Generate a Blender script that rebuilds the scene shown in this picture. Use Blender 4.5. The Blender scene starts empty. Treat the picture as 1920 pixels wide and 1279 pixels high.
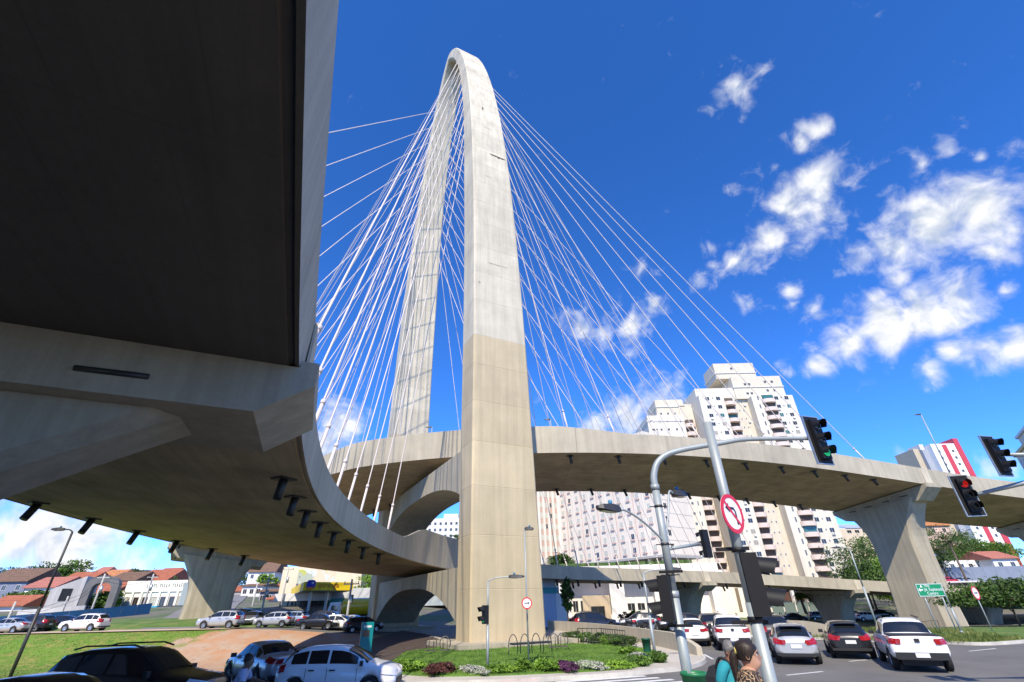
import bpy, bmesh, math, random
from mathutils import Vector, Matrix
rnd = random.Random(11)
scn = bpy.context.scene
COL = scn.collection
R = math.radians

# ---------------------------------------------------------------- camera
F_PX, CX, CY, CAM_H = 853.33, 960.0, 639.5, 2.5
PITCH, ROLL = R(30.0), R(1.3)
_c, _s = math.cos(PITCH), math.sin(PITCH)
FW = Vector((0, _c, _s)); UP0 = Vector((0, -_s, _c)); RT0 = Vector((1, 0, 0))
RT = RT0*math.cos(ROLL) - UP0*math.sin(ROLL)
UP = UP0*math.cos(ROLL) + RT0*math.sin(ROLL)
CAMP = Vector((0, 0, CAM_H))
cam_d = bpy.data.cameras.new('camera'); cam = bpy.data.objects.new('camera', cam_d); COL.objects.link(cam)
cam_d.sensor_width = 36.0; cam_d.lens = 16.0; cam_d.clip_start = 0.1; cam_d.clip_end = 6000
M = Matrix((RT, UP, -FW)).transposed().to_4x4(); M.translation = CAMP
cam.matrix_world = M
scn.camera = cam

def ray(px, py):
    return FW + RT*((px-CX)/F_PX) + UP*((CY-py)/F_PX)
def atY(px, py, Y):
    d = ray(px, py); return CAMP + d*(Y/d.y)
def atZ(px, py, Z=0.0):
    d = ray(px, py); return CAMP + d*((Z-CAM_H)/d.z)

# ---------------------------------------------------------------- sky, sun, exposure
SUN_EL = R(46); SUN_H = Vector((-0.13, -0.99)).normalized()
sun_to = Vector((SUN_H.x*math.cos(SUN_EL), SUN_H.y*math.cos(SUN_EL), math.sin(SUN_EL)))
world = bpy.data.worlds.new('World'); scn.world = world; world.use_nodes = True
def make_world():
    nt = world.node_tree; nt.nodes.clear(); N = nt.nodes; L = nt.links
    def nd(t, **k):
        n = N.new(t)
        for a, b in k.items(): setattr(n, a, b)
        return n
    def math_(op, a, b=None, clamp=False):
        n = nd('ShaderNodeMath', operation=op, use_clamp=clamp)
        for i, v in enumerate((a, b)):
            if v is None: continue
            if isinstance(v, (int, float)): n.inputs[i].default_value = v
            else: L.new(v, n.inputs[i])
        return n.outputs[0]
    out = nd('ShaderNodeOutputWorld'); bg = nd('ShaderNodeBackground'); bg.inputs['Strength'].default_value = 0.1
    sky = nd('ShaderNodeTexSky', sky_type='NISHITA'); sky.sun_disc = False
    sky.sun_elevation = SUN_EL; sky.sun_rotation = math.atan2(SUN_H.x, SUN_H.y)
    sky.altitude = 700; sky.air_density = 0.5; sky.dust_density = 0.0; sky.ozone_density = 5.0
    hs = nd('ShaderNodeHueSaturation'); hs.inputs['Saturation'].default_value = 1.12; hs.inputs['Value'].default_value = SKY_V
    tn = nd('ShaderNodeMix', data_type='RGBA', blend_type='MULTIPLY'); tn.inputs['Factor'].default_value = 1; L.new(sky.outputs[0], tn.inputs[6]); tn.inputs[7].default_value = SKY_TINT
    L.new(tn.outputs[2], hs.inputs['Color'])
    tc = nd('ShaderNodeTexCoord'); D = tc.outputs['Generated']
    # clouds: round puffs (centre pixel, radius in pixels, weight) as the photograph shows them, plus the same kind of puffs all round
    puffs = [(1385,165,38,.85),(1355,190,34,.6),(1425,125,26,.6),(1395,215,24,.4),(1525,248,36,.85),(1495,275,36,.7),(1535,345,60,1.0),(1495,395,62,1.15),(1440,440,48,1.0),
             (1395,480,44,.8),(1345,500,38,.7),(1335,465,26,.7),(1310,530,34,.5),(1770,270,36,.5),(1725,300,36,.65),(1790,250,24,.4),(1845,287,26,.55),(1450,325,22,.5),(1385,347,22,.6),
             (1830,405,80,1.25),(1745,430,85,1.25),(1680,465,62,1.1),(1610,490,36,.95),(1860,470,50,.8),(1680,520,46,.8),(1900,420,40,.7),
             (1790,565,62,1.1),(1730,590,70,1.2),(1660,610,66,1.2),(1590,640,52,1.1),(1545,680,36,.95),(1645,560,34,.8),(1790,655,40,.9),(1850,665,52,1.0),(1905,650,46,1.05),(1745,700,40,.8),(1890,535,28,.8),
             (1478,545,24,.85),(1470,570,20,.6),(1398,570,26,.85),(1525,587,28,.85),(1475,685,26,.8),(1190,600,44,.95),(1225,580,30,.8),(1085,612,42,.9),(1130,625,36,.7),(1205,505,36,.45),(1190,660,34,.5),
             (1240,760,60,1.1),(1180,785,60,1.2),(1120,805,50,1.0),(640,790,52,1.0),(620,830,50,1.1),(655,850,46,.8),(40,1000,90,1.3),(140,1010,100,1.35),(240,1060,80,1.0),(30,1090,90,1.0),(330,1100,60,.9),
             (480,1080,60,1.0),(600,1095,70,.9),(1850,870,34,.8),(1890,865,34,.8),(1690,860,30,.7),(865,990,20,.4)]
    pts = []
    for px, py, rad, wgt in puffs:
        d = ray(px, py); s = d.length; d.normalize()
        pts.append((d, rad/F_PX/s*.80, wgt))
    rr = random.Random(5)
    for i in range(9):
        az = R(105 + i*19 + rr.uniform(-6, 6)); el = R(rr.uniform(8, 38))
        d = Vector((math.sin(az)*math.cos(el), math.cos(az)*math.cos(el), math.sin(el)))
        for k in range(2):
            e = (d+Vector((rr.uniform(-.12, .12), rr.uniform(-.12, .12), rr.uniform(-.04, .04)))).normalized()
            pts.append((e, rr.uniform(.06, .13), rr.uniform(.8, 1.2)))
    nz = nd('ShaderNodeTexNoise'); nz.inputs['Scale'].default_value = 11.0; nz.inputs['Detail'].default_value = 2.0
    L.new(D, nz.inputs['Vector'])
    wv = nd('ShaderNodeVectorMath', operation='MULTIPLY_ADD'); L.new(nz.outputs['Color'], wv.inputs[0]); wv.inputs[1].default_value = (.06, .06, .06)
    ad = nd('ShaderNodeVectorMath', operation='ADD'); ad.inputs[1].default_value = (-.03, -.03, -.03); L.new(D, ad.inputs[0]); L.new(ad.outputs[0], wv.inputs[2])
    DW = wv.outputs[0]
    cov = None
    for d, r_, w in pts:
        n = nd('ShaderNodeVectorMath', operation='DISTANCE'); L.new(DW, n.inputs[0]); n.inputs[1].default_value = d
        m_ = nd('ShaderNodeMath', operation='MULTIPLY_ADD'); L.new(n.outputs['Value'], m_.inputs[0]); m_.inputs[1].default_value = -1.0/r_; m_.inputs[2].default_value = 1.1*w+.15
        cov = m_.outputs[0] if cov is None else math_('MAXIMUM', cov, m_.outputs[0])
    cov = math_('MAXIMUM', cov, -1.0)
    def fbm(offset, scale, det, rough):
        mp = nd('ShaderNodeMapping'); mp.inputs['Location'].default_value = offset; L.new(D, mp.inputs['Vector'])
        n = nd('ShaderNodeTexNoise'); n.inputs['Scale'].default_value = scale; n.inputs['Detail'].default_value = det; n.inputs['Roughness'].default_value = rough
        n.inputs['Distortion'].default_value = 0.35
        L.new(mp.outputs[0], n.inputs['Vector']); return n.outputs['Fac']
    n1 = fbm((0, 0, 0), 17.0, 7.0, 0.55)
    n1b = fbm((-.004, -.004, .020), 17.0, 3.0, 0.55)
    body = math_('ADD', math_('MULTIPLY', cov, 1.15), math_('MULTIPLY', math_('SUBTRACT', n1, 0.545), 3.0))
    mr = nd('ShaderNodeMapRange', interpolation_type='SMOOTHSTEP'); L.new(body, mr.inputs['Value'])
    mr.inputs['From Min'].default_value = 0.0; mr.inputs['From Max'].default_value = 1.4
    n2 = fbm((3.1, 1.7, 5.2), 30.0, 6.0, 0.6)
    wsp = math_('ADD', math_('MULTIPLY', cov, 0.75), math_('MULTIPLY', math_('SUBTRACT', n2, 0.465), 4.2))
    mw = nd('ShaderNodeMapRange', interpolation_type='SMOOTHSTEP'); L.new(wsp, mw.inputs['Value']); mw.inputs['From Min'].default_value = 0.0; mw.inputs['From Max'].default_value = 1.6; mw.inputs['To Max'].default_value = .55
    DENS = math_('MAXIMUM', mr.outputs[0], mw.outputs[0])
    # self shade: thicker cloud towards the light reads darker below
    sh = nd('ShaderNodeMapRange'); L.new(math_('SUBTRACT', n1b, n1), sh.inputs['Value'])
    sh.inputs['From Min'].default_value = -0.10; sh.inputs['From Max'].default_value = 0.14
    cr = nd('ShaderNodeMix', data_type='RGBA'); L.new(sh.outputs[0], cr.inputs['Factor'])
    cr.inputs[6].default_value = (8.4, 8.4, 8.5, 1); cr.inputs[7].default_value = (4.7, 5.3, 6.4, 1)
    mx = nd('ShaderNodeMix', data_type='RGBA'); L.new(DENS, mx.inputs['Factor']); L.new(hs.outputs[0], mx.inputs[6]); L.new(cr.outputs[2], mx.inputs[7])
    L.new(mx.outputs[2], bg.inputs['Color']); L.new(bg.outputs[0], out.inputs['Surface'])
SKY_V = 2.45; SKY_TINT = (.98, 1.10, 1.38, 1)
world.cycles.sampling_method = 'MANUAL'; world.cycles.sample_map_resolution = 512
make_world()
sun_d = bpy.data.lights.new('sun', 'SUN'); sun_d.energy = 5.0; sun_d.angle = R(0.53); sun_d.color = (1.0, 0.905, 0.75)
sun = bpy.data.objects.new('sun', sun_d); COL.objects.link(sun)
sun.rotation_euler = (-sun_to).to_track_quat('-Z', 'Y').to_euler(); sun.location = sun_to*150
scn.render.engine = 'CYCLES'
vs = scn.view_settings; vs.view_transform = 'Standard'; vs.look = 'None'; vs.exposure = 0.38; vs.gamma = 1.0; vs.use_curve_mapping = False
scn.cycles.use_denoising = True; scn.cycles.use_adaptive_sampling = True; scn.cycles.adaptive_threshold = 0.015
scn.cycles.max_bounces = 6; scn.cycles.diffuse_bounces = 3

# ---------------------------------------------------------------- materials
MATS = {}
def mat(name, col, rough=0.8, metal=0.0, var=0.0, vscale=1.0, streak=0.0, bump=0.0, bscale=20.0, emit=0.0, spec=0.5, coat=0.0, trans=0.0, stain=0.0, stain_col=(.05,.045,.035), fine=0.0, ior=None, vcol2=None, vthr=None, orand=0.0, uvstreak=0.0):
    if name in MATS: return MATS[name]
    m = bpy.data.materials.new(name); m.use_nodes = True; nt = m.node_tree; N = nt.nodes; L = nt.links
    b = N['Principled BSDF']
    b.inputs['Base Color'].default_value = (*col, 1); b.inputs['Roughness'].default_value = rough; b.inputs['Metallic'].default_value = metal
    b.inputs['Specular IOR Level'].default_value = spec; b.inputs['Coat Weight'].default_value = coat
    if trans: b.inputs['Transmission Weight'].default_value = trans
    if emit:
        b.inputs['Emission Color'].default_value = (*col, 1); b.inputs['Emission Strength'].default_value = emit
    tc = N.new('ShaderNodeTexCoord'); src = tc.outputs['Object']
    def noise(scale, det=4, vec=None, rough_=.6):
        n = N.new('ShaderNodeTexNoise'); n.inputs['Scale'].default_value = scale; n.inputs['Detail'].default_value = det; n.inputs['Roughness'].default_value = rough_
        L.new(vec if vec is not None else src, n.inputs['Vector']); return n.outputs['Fac']
    cur = None
    def mixmul(fac_sock, lo, hi, amt):
        nonlocal cur
        mr = N.new('ShaderNodeMapRange'); L.new(fac_sock, mr.inputs['Value']); mr.inputs['From Min'].default_value = lo; mr.inputs['From Max'].default_value = hi
        mr.inputs['To Min'].default_value = 1-amt; mr.inputs['To Max'].default_value = 1+amt*.6
        mx = N.new('ShaderNodeMix'); mx.data_type = 'RGBA'; mx.blend_type = 'MULTIPLY'; mx.inputs['Factor'].default_value = 1
        if cur is None: mx.inputs[6].default_value = (*col, 1)
        else: L.new(cur, mx.inputs[6])
        L.new(mr.outputs[0], mx.inputs[7]); cur = mx.outputs[2]
    if vcol2 is not None:
        n = noise(vscale, 5); mr = N.new('ShaderNodeMapRange'); L.new(n, mr.inputs['Value']); t = vthr or (.42, .6)
        mr.inputs['From Min'].default_value, mr.inputs['From Max'].default_value = t
        mx = N.new('ShaderNodeMix'); mx.data_type = 'RGBA'; L.new(mr.outputs[0], mx.inputs['Factor']); mx.inputs[6].default_value = (*col, 1); mx.inputs[7].default_value = (*vcol2, 1)
        cur = mx.outputs[2]
    if var: mixmul(noise(vscale, 5), .3, .7, var)
    if fine: mixmul(noise(bscale, 3), .3, .7, fine)
    if streak:
        mp = N.new('ShaderNodeMapping'); mp.inputs['Scale'].default_value = (1.6, 1.6, .07); L.new(src, mp.inputs['Vector'])
        mixmul(noise(1.3, 6, mp.outputs[0], .65), .32, .68, streak)
    if orand:
        oi = N.new('ShaderNodeObjectInfo'); mixmul(oi.outputs['Random'], 0, 1, orand)
    if uvstreak:
        mp = N.new('ShaderNodeMapping'); mp.inputs['Scale'].default_value = (2.6, .16, 1); L.new(tc.outputs['UV'], mp.inputs['Vector'])
        mixmul(noise(1.0, 7, mp.outputs[0], .7), .33, .67, uvstreak)
        wv = N.new('ShaderNodeTexBrick'); wv.offset = .37; wv.inputs['Scale'].default_value = 1.0; wv.inputs['Mortar Size'].default_value = .012; wv.inputs['Mortar Smooth'].default_value = .3; wv.inputs['Brick Width'].default_value = 1.22; wv.inputs['Row Height'].default_value = 2.44
        wv.inputs['Color1'].default_value = (.44, .44, .44, 1); wv.inputs['Color2'].default_value = (.56, .56, .56, 1); wv.inputs['Mortar'].default_value = (.22, .22, .22, 1); L.new(tc.outputs['UV'], wv.inputs['Vector'])
        mixmul(wv.outputs['Color'], .2, .8, .14)
    if stain:
        n = noise(.55, 7, None, .72); mr = N.new('ShaderNodeMapRange'); L.new(n, mr.inputs['Value']); mr.inputs['From Min'].default_value = .56; mr.inputs['From Max'].default_value = .74
        mr.inputs['To Max'].default_value = stain
        mx = N.new('ShaderNodeMix'); mx.data_type = 'RGBA'; L.new(mr.outputs[0], mx.inputs['Factor'])
        if cur is None: mx.inputs[6].default_value = (*col, 1)
        else: L.new(cur, mx.inputs[6])
        mx.inputs[7].default_value = (*stain_col, 1); cur = mx.outputs[2]
    if cur is not None: L.new(cur, b.inputs['Base Color'])
    if bump:
        bp = N.new('ShaderNodeBump'); bp.inputs['Strength'].default_value = bump; bp.inputs['Distance'].default_value = .03
        L.new(noise(bscale, 4), bp.inputs['Height']); L.new(bp.outputs[0], b.inputs['Normal'])
    MATS[name] = m; return m

# ---------------------------------------------------------------- mesh builder
class MB:
    def __init__(s): s.v = []; s.f = []; s.m = []; s.sm = []
    def add(s, vs, fs, mi=0, smooth=False):
        o = len(s.v); s.v += [tuple(x) for x in vs]
        for f in fs: s.f.append([i+o for i in f]); s.m.append(mi); s.sm.append(smooth)
        return s
    def box(s, c, d, rz=0.0, mi=0, M=None):
        x, y, z = d[0]/2, d[1]/2, d[2]/2; P = []
        ca, sa = math.cos(rz), math.sin(rz)
        for a, b_, e in ((-1,-1,-1),(1,-1,-1),(1,1,-1),(-1,1,-1),(-1,-1,1),(1,-1,1),(1,1,1),(-1,1,1)):
            p = Vector((a*x*ca-b_*y*sa, a*x*sa+b_*y*ca, e*z))+Vector(c)
            P.append(M @ p if M else p)
        return s.add(P, [(3,2,1,0),(4,5,6,7),(0,1,5,4),(1,2,6,5),(2,3,7,6),(3,0,4,7)], mi)
    def prism(s, poly, z0, z1, mi=0, M=None):
        n = len(poly); P = [Vector((x, y, z0)) for x, y in poly]+[Vector((x, y, z1)) for x, y in poly]
        if M: P = [M @ p for p in P]
        return s.add(P, [list(range(n))[::-1], list(range(n, 2*n))]+[(i, (i+1) % n, n+(i+1) % n, n+i) for i in range(n)], mi)
    def tube(s, pts, r, n=8, mi=0, cap=True, smooth=True):
        pts = [Vector(p) for p in pts]; rs = r if isinstance(r, (list, tuple)) else [r]*len(pts)
        o = len(s.v); prev = None
        for i, p in enumerate(pts):
            d = (pts[min(i+1, len(pts)-1)]-pts[max(i-1, 0)]).normalized()
            if prev is None:
                a = Vector((0, 0, 1)) if abs(d.z) < .9 else Vector((1, 0, 0)); u = d.cross(a).normalized()
            else:
                u = (prev-d*prev.dot(d)).normalized()
            prev = u; w = d.cross(u)
            for k in range(n):
                t = 2*math.pi*k/n; s.v.append(tuple(p+(u*math.cos(t)+w*math.sin(t))*rs[i]))
        for i in range(len(pts)-1):
            for k in range(n):
                a = o+i*n+k; b_ = o+i*n+(k+1) % n
                s.f.append([a, b_, b_+n, a+n]); s.m.append(mi); s.sm.append(smooth)
        if cap:
            s.f.append([o+k for k in range(n)][::-1]); s.m.append(mi); s.sm.append(False)
            s.f.append([o+(len(pts)-1)*n+k for k in range(n)]); s.m.append(mi); s.sm.append(False)
        return s
    def lathe(s, prof, n=16, M=None, mi=0, smooth=True):
        o = len(s.v)
        for r_, z in prof:
            for k in range(n):
                t = 2*math.pi*k/n; p = Vector((r_*math.cos(t), r_*math.sin(t), z)); s.v.append(tuple(M @ p if M else p))
        for i in range(len(prof)-1):
            for k in range(n):
                a = o+i*n+k; b_ = o+i*n+(k+1) % n
                s.f.append([a, b_, b_+n, a+n]); s.m.append(mi); s.sm.append(smooth)
        return s
    def loft(s, rings, mi=0, smooth=False, closed=True, cap=True):
        n = len(rings[0]); o = len(s.v)
        for r_ in rings: s.v += [tuple(p) for p in r_]
        for i in range(len(rings)-1):
            for k in range(n if closed else n-1):
                a = o+i*n+k; b_ = o+i*n+(k+1) % n
                s.f.append([a, b_, b_+n, a+n]); s.m.append(mi); s.sm.append(smooth)
        if cap and closed:
            s.f.append([o+k for k in range(n)][::-1]); s.m.append(mi); s.sm.append(False)
            e = o+(len(rings)-1)*n
            s.f.append([e+k for k in range(n)]); s.m.append(mi); s.sm.append(False)
        return s
    def mesh(s, name, mats, fix=True):
        me = bpy.data.meshes.new(name); me.from_pydata(s.v, [], s.f)
        if not isinstance(mats, (list, tuple)): mats = [mats]
        for m_ in mats: me.materials.append(m_)
        me.polygons.foreach_set('material_index', s.m); me.polygons.foreach_set('use_smooth', s.sm); me.update()
        if fix:
            bm = bmesh.new(); bm.from_mesh(me); bmesh.ops.recalc_face_normals(bm, faces=bm.faces); bm.to_mesh(me); bm.free()
        return me
    def build(s, name, mats, parent=None, loc=None, rz=None, fix=True):
        return obj(name, s.mesh(name, mats, fix), parent, loc, rz)
def obj(name, me, parent=None, loc=None, rz=None):
    o = bpy.data.objects.new(name, me); COL.objects.link(o)
    if parent is not None: o.parent = parent
    if loc is not None: o.location = loc
    if rz is not None: o.rotation_euler = (0, 0, rz)
    return o
def tag(o, label=None, cat=None, group=None, kind=None):
    if label: o['label'] = label
    if cat: o['category'] = cat
    if group: o['group'] = group
    if kind: o['kind'] = kind
    return o
def thing(name, label, cat, loc=(0, 0, 0), rz=0.0, group=None, sc=1.0):
    o = bpy.data.objects.new(name, None); COL.objects.link(o); o.empty_display_size = .5
    o.location = loc; o.rotation_euler = (0, 0, rz); o.scale = (sc, sc, sc)
    return tag(o, label, cat, group)
def kids(o): return [c for c in bpy.data.objects if c.parent is o]
def copy_tree(o, parent=None, tree=None):
    if tree is None:
        tree = {}
        for c in bpy.data.objects:
            if c.parent is not None: tree.setdefault(c.parent.name, []).append(c)
    c = o.copy(); COL.objects.link(c); c.parent = parent
    for ch in tree.get(o.name, []): copy_tree(ch, c, tree)
    return c
def dup(o, loc, rz, label=None, group=None, sc=None):
    c = copy_tree(o); c.location = loc; c.rotation_euler = (0, 0, rz)
    if sc: c.scale = (sc, sc, sc)
    if label: c['label'] = label
    if group: c['group'] = group
    return c
def arc_sample(pts, step):
    L = [0]
    for a, b in zip(pts[:-1], pts[1:]): L.append(L[-1]+(b-a).length)
    return L
# ================================================================ bridge
CON = mat('concrete_pale', (.60, .53, .395), .85, var=.16, vscale=.35, streak=.16, bump=.15, bscale=14, stain=.22, stain_col=(.30, .285, .25), fine=.05, orand=.09)
CON_B = mat('concrete_coated_beige', (.55, .445, .27), .7, var=.12, vscale=.4, streak=.14, bump=.1, bscale=14, stain=.2, stain_col=(.42, .37, .27), fine=.04, orand=.09)
CON_D = mat('concrete_deck', (.46, .405, .30), .85, var=.16, vscale=.3, streak=.15, bump=.15, bscale=12, stain=.3, stain_col=(.26, .25, .21), fine=.05, orand=.07)
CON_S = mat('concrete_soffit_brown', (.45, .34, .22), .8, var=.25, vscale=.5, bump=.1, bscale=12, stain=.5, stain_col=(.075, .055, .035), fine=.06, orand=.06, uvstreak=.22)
CON_O = mat('concrete_soffit_grey', (.085, .074, .058), .8, var=.2, vscale=.4, bump=.1, bscale=12, stain=.4, stain_col=(.05, .047, .04), fine=.05, orand=.05, uvstreak=.14)  # soffit concrete with the deep shade of the overhead span put into its colour
CON_P = mat('concrete_pier', (.40, .35, .25), .85, var=.14, vscale=.35, streak=.2, bump=.15, bscale=12, stain=.3, stain_col=(.24, .22, .17), fine=.05)
STEEL_D = mat('dark_steel', (.06, .057, .053), .5, metal=.6, var=.2, vscale=3)
GALV = mat('galvanised_steel', (.42, .45, .45), .42, metal=.7, var=.12, vscale=4)
SHEATH = mat('cable_sheath', (.66, .57, .51), .55, var=.06, vscale=.3)
ASPH = mat('asphalt', (.145, .138, .126), .85, var=.22, vscale=.35, bump=.25, bscale=60, fine=.18, stain=.35, stain_col=(.095, .093, .09))

AC = Vector((-8.071, 50.266)); ATH = -1.094
AD = Vector((math.cos(ATH), math.sin(ATH))); AN = Vector((-AD.y, AD.x))
A_S, A_H, A_a, A_b = 16.325, 94.91, 3.122, .688
def interp(x, xs, ys):
    if x <= xs[0]: return ys[0]
    for i in range(len(xs)-1):
        if x <= xs[i+1]: return ys[i]+(ys[i+1]-ys[i])*(x-xs[i])/(xs[i+1]-xs[i])
    return ys[-1]
def a_w(q): return interp(q, [0, .5, 1], [5.687, 4.788, 3.4])
def a_t(q): return interp(q, [0, .5, .9, 1], [2.63, 2.978, 1.9, 1.6])
def a_out(q): return A_S*max(0, 1-q**A_a)**A_b
# outer curve sampled finely on the near half, mirrored
qs = [i/400*.9 for i in range(400)]+[1-.1*(1-i/400)**2.2 for i in range(401)]
half = [(a_out(q), q*A_H, q) for q in qs]
full = half+[(-s, z, q) for s, z, q in half[-2::-1]]
cum = [0]
for a, b in zip(full[:-1], full[1:]): cum.append(cum[-1]+math.hypot(b[0]-a[0], b[1]-a[1]))
def arch_at(u):
    import bisect
    i = min(max(bisect.bisect_left(cum, u), 1), len(cum)-1); k = (u-cum[i-1])/max(1e-9, cum[i]-cum[i-1])
    a, b = full[i-1], full[i]
    s = a[0]+(b[0]-a[0])*k; z = a[1]+(b[1]-a[1])*k; q = a[2]+(b[2]-a[2])*k
    i0, i1 = max(0, i-6), min(len(full)-1, i+6)
    ds, dz = full[i1][0]-full[i0][0], full[i1][1]-full[i0][1]; l = math.hypot(ds, dz); ds /= l; dz /= l
    return s, z, q, ds, dz
def arch_pt(s, z, q, lat):
    p = AC+AD*s+AN*(lat-1.703*q); return Vector((p.x, p.y, z))
def arch_ring(u, inset=0.0):
    s, z, q, ds, dz = arch_at(u); w = a_w(q)/2-inset; t = a_t(q)
    # normal to the inside of the curve
    ns, nz = -dz, ds
    so, zo = s+ns*inset, z+nz*inset; si, zi = s+ns*(t-inset), z+nz*(t-inset)
    c = .14
    def P(ss, zz, l): return arch_pt(ss, zz, q, l)
    return [P(so, zo, w-c), P(so+ns*c, zo+nz*c, w), P(si-ns*c, zi-nz*c, w), P(si, zi, w-c),
            P(si, zi, -w+c), P(si-ns*c, zi-nz*c, -w), P(so+ns*c, zo+nz*c, -w), P(so, zo, -w+c)]
pylon = thing('arch_pylon', 'tall pale concrete arch pylon with two legs and fanned white stay cables', 'pylon', (AC.x, AC.y, 0))
PYL_INV = Vector((-AC.x, -AC.y, 0))
def rel(v, o=None): return Vector(v)+PYL_INV
Z_BEIGE = atY(940, 668, 38.6).z
Ltot = cum[-1]; nl = 58; U = [Ltot*i/nl for i in range(nl+1)]
# height of the beige coat on both legs
uB = next(c for c, f in zip(cum, full) if f[1] > Z_BEIGE)
iB = min(range(nl), key=lambda i: abs(U[i]-uB)); U[iB] = uB; U[nl-iB] = Ltot-uB
for i in range(nl):
    u0, u1 = U[i], U[i+1]
    ins = .013
    us = [u0, u0+.03]+[u0+(u1-u0)*k/5 for k in range(1, 5)]+[u1-.03, u1]
    rings = []
    for j, u in enumerate(us):
        r_ = arch_ring(u, ins if j in (0, len(us)-1) else 0.0); rings.append([rel(p) for p in r_])
    mb = MB(); mb.loft(rings, smooth=False, cap=(i in (0, nl-1)))
    low = i < iB or i >= nl-iB
    mb.build('concrete_lift', CON_B if low else CON, pylon)
# plinths
for sgn in (1, -1):
    mb = MB(); c = AD*(sgn*(A_S-1.3))
    hw, hd = 4.3, 3.1
    def Q(a, b): p = c+AN*a+AD*b; return (p.x, p.y)
    mb.prism([Q(-hw, -hd), Q(hw, -hd), Q(hw, hd), Q(-hw, hd)], -.3, .42)
    mb.build('plinth', CON_P, pylon)
# cross beams between the legs: side profile in (s, z), arched soffit
def beam(z_top, z_crown, z_spring, wid, s0, s1, name):
    prof = []
    n = 18
    for k in range(n+1):
        f = k/n; s = s0+(s1-s0)*f
        zz = z_spring+(z_crown-z_spring)*(1-abs(2*f-1)**2.6)
        prof.append((s, zz))
    prof += [(s1, z_top), (s0, z_top)]
    mb = MB(); A = []; B = []
    for s, z in prof:
        p = AC+AD*s+AN*(-wid/2-.1); A.append(Vector((p.x, p.y, z))+PYL_INV)
        p = AC+AD*s+AN*(wid/2-.1); B.append(Vector((p.x, p.y, z))+PYL_INV)
    mb.loft([A, B])
    mb.build(name, CON_P, pylon)
beam(13.95, 12.1, 9.6, 4.4, -14.2, 13.9, 'cross_beam')
beam(4.95, 3.9, .4, 4.6, -14.4, 14.3, 'cross_beam')

# ---- decks
class Deck: pass
def cumint(f, ds):
    o = [0]
    for a, b in zip(f[:-1], f[1:]): o.append(o[-1]+(a+b)/2*ds)
    return o
def upper_deck():
    D = Deck(); S = [-52+i for i in range(171)]
    k0, k1, k2, h0 = .0218, -.0387, -.0137, -.2014
    th = []
    for s in S:
        if s < -12:
            t = h0+k0*-12+k1*144/2*1e-2-k2*12**3/3*1e-4
            t += .004*(max(s, -21)+12)
            if s < -29: t += .045*(max(s, -40)+29)
        else:
            sc = min(s, 82); t = h0+k0*sc+k1*sc*sc/2*1e-2+k2*abs(sc)**3*(1 if sc > 0 else -1)/3*1e-4
        th.append(t)
    x = cumint([math.cos(t) for t in th], 1); y = cumint([math.sin(t) for t in th], 1); i0 = 52
    c0 = AC+AD*-1.494
    D.S = S; D.th = th; D.x = [a-x[i0]+c0.x for a in x]; D.y = [a-y[i0]+c0.y for a in y]
    D.z = [15.1973+1.9354e-2*s-6.8809e-4*s*s if s > -6 else interp(s, [-52, -33, -20, -6], [8.6, 11.0, 13.2, 15.05]) for s in S]
    D.W = 12.365; D.cross = -.0917*12.365; D.hf = [1.98+.75*max(0, min(1, (17-abs(s-3))/7)) for s in S]
    return D
def lower_deck():
    D = Deck(); S = [-92+i for i in range(219)]
    kn = [-92, -70, -35, 0, 35, 70, 130]; kv = [.0114, .0114, -.0184, -.0229, -.0111, -.0043, -.0077]
    kk = [interp(s, kn, kv) for s in S]; i0 = 92
    th = cumint(kk, 1); th = [t-th[i0]+1.0576 for t in th]
    x = cumint([math.cos(t) for t in th], 1); y = cumint([math.sin(t) for t in th], 1)
    c0 = AC+AD*-4.6207
    D.S = S; D.th = th; D.x = [a-x[i0]+c0.x for a in x]; D.y = [a-y[i0]+c0.y for a in y]
    zr = [interp(s, [-70, -35, 0, 50, 130], [6.2721, 6.6351, 5.2201, 4.6906, -.0807]) for s in range(-110, 150)]
    D.z = [sum(zr[i+18-15:i+18+16])/31 for i in range(len(S))]
    D.W = 12.616; D.cross = .0175*12.616; D.hf = [1.49+1.25*max(0, min(1, (s+14.5)/4))*max(0, min(1, (6-s)/3)) for s in S]
    return D
def dk(D, s):
    i = min(max(int(math.floor(s-D.S[0])), 0), len(D.S)-2); f = s-D.S[0]-i
    g = lambda a: a[i]+(a[i+1]-a[i])*f
    return g(D.x), g(D.y), g(D.th), g(D.z), g(D.hf)
def deck_pt(D, s, lat, dz=0.0):
    """lat +1 near edge .. -1 far edge (fractions of the half width); dz above the soffit"""
    x, y, th, z, hf = dk(D, s); nx, ny = math.sin(th), -math.cos(th); q = lat*D.W/2
    return Vector((x+nx*q, y+ny*q, z+D.cross*(1-lat)/2+dz))
def deck_section(D, s):
    x, y, th, z, hf = dk(D, s); h = D.W/2
    pts = [(h, 0), (h+.04, hf), (h-.18, hf), (h-.24, hf-.85), (-h+.24, hf-.85), (-h+.18, hf), (-h-.04, hf), (-h, 0),
           (-h+.07, 0), (-h+.08, .05), (-h+.19, .05), (-h+.20, 0), (h-.20, 0), (h-.19, .05), (h-.08, .05), (h-.07, 0)]
    return [deck_pt(D, s, q/h, dz) for q, dz in pts]
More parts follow.
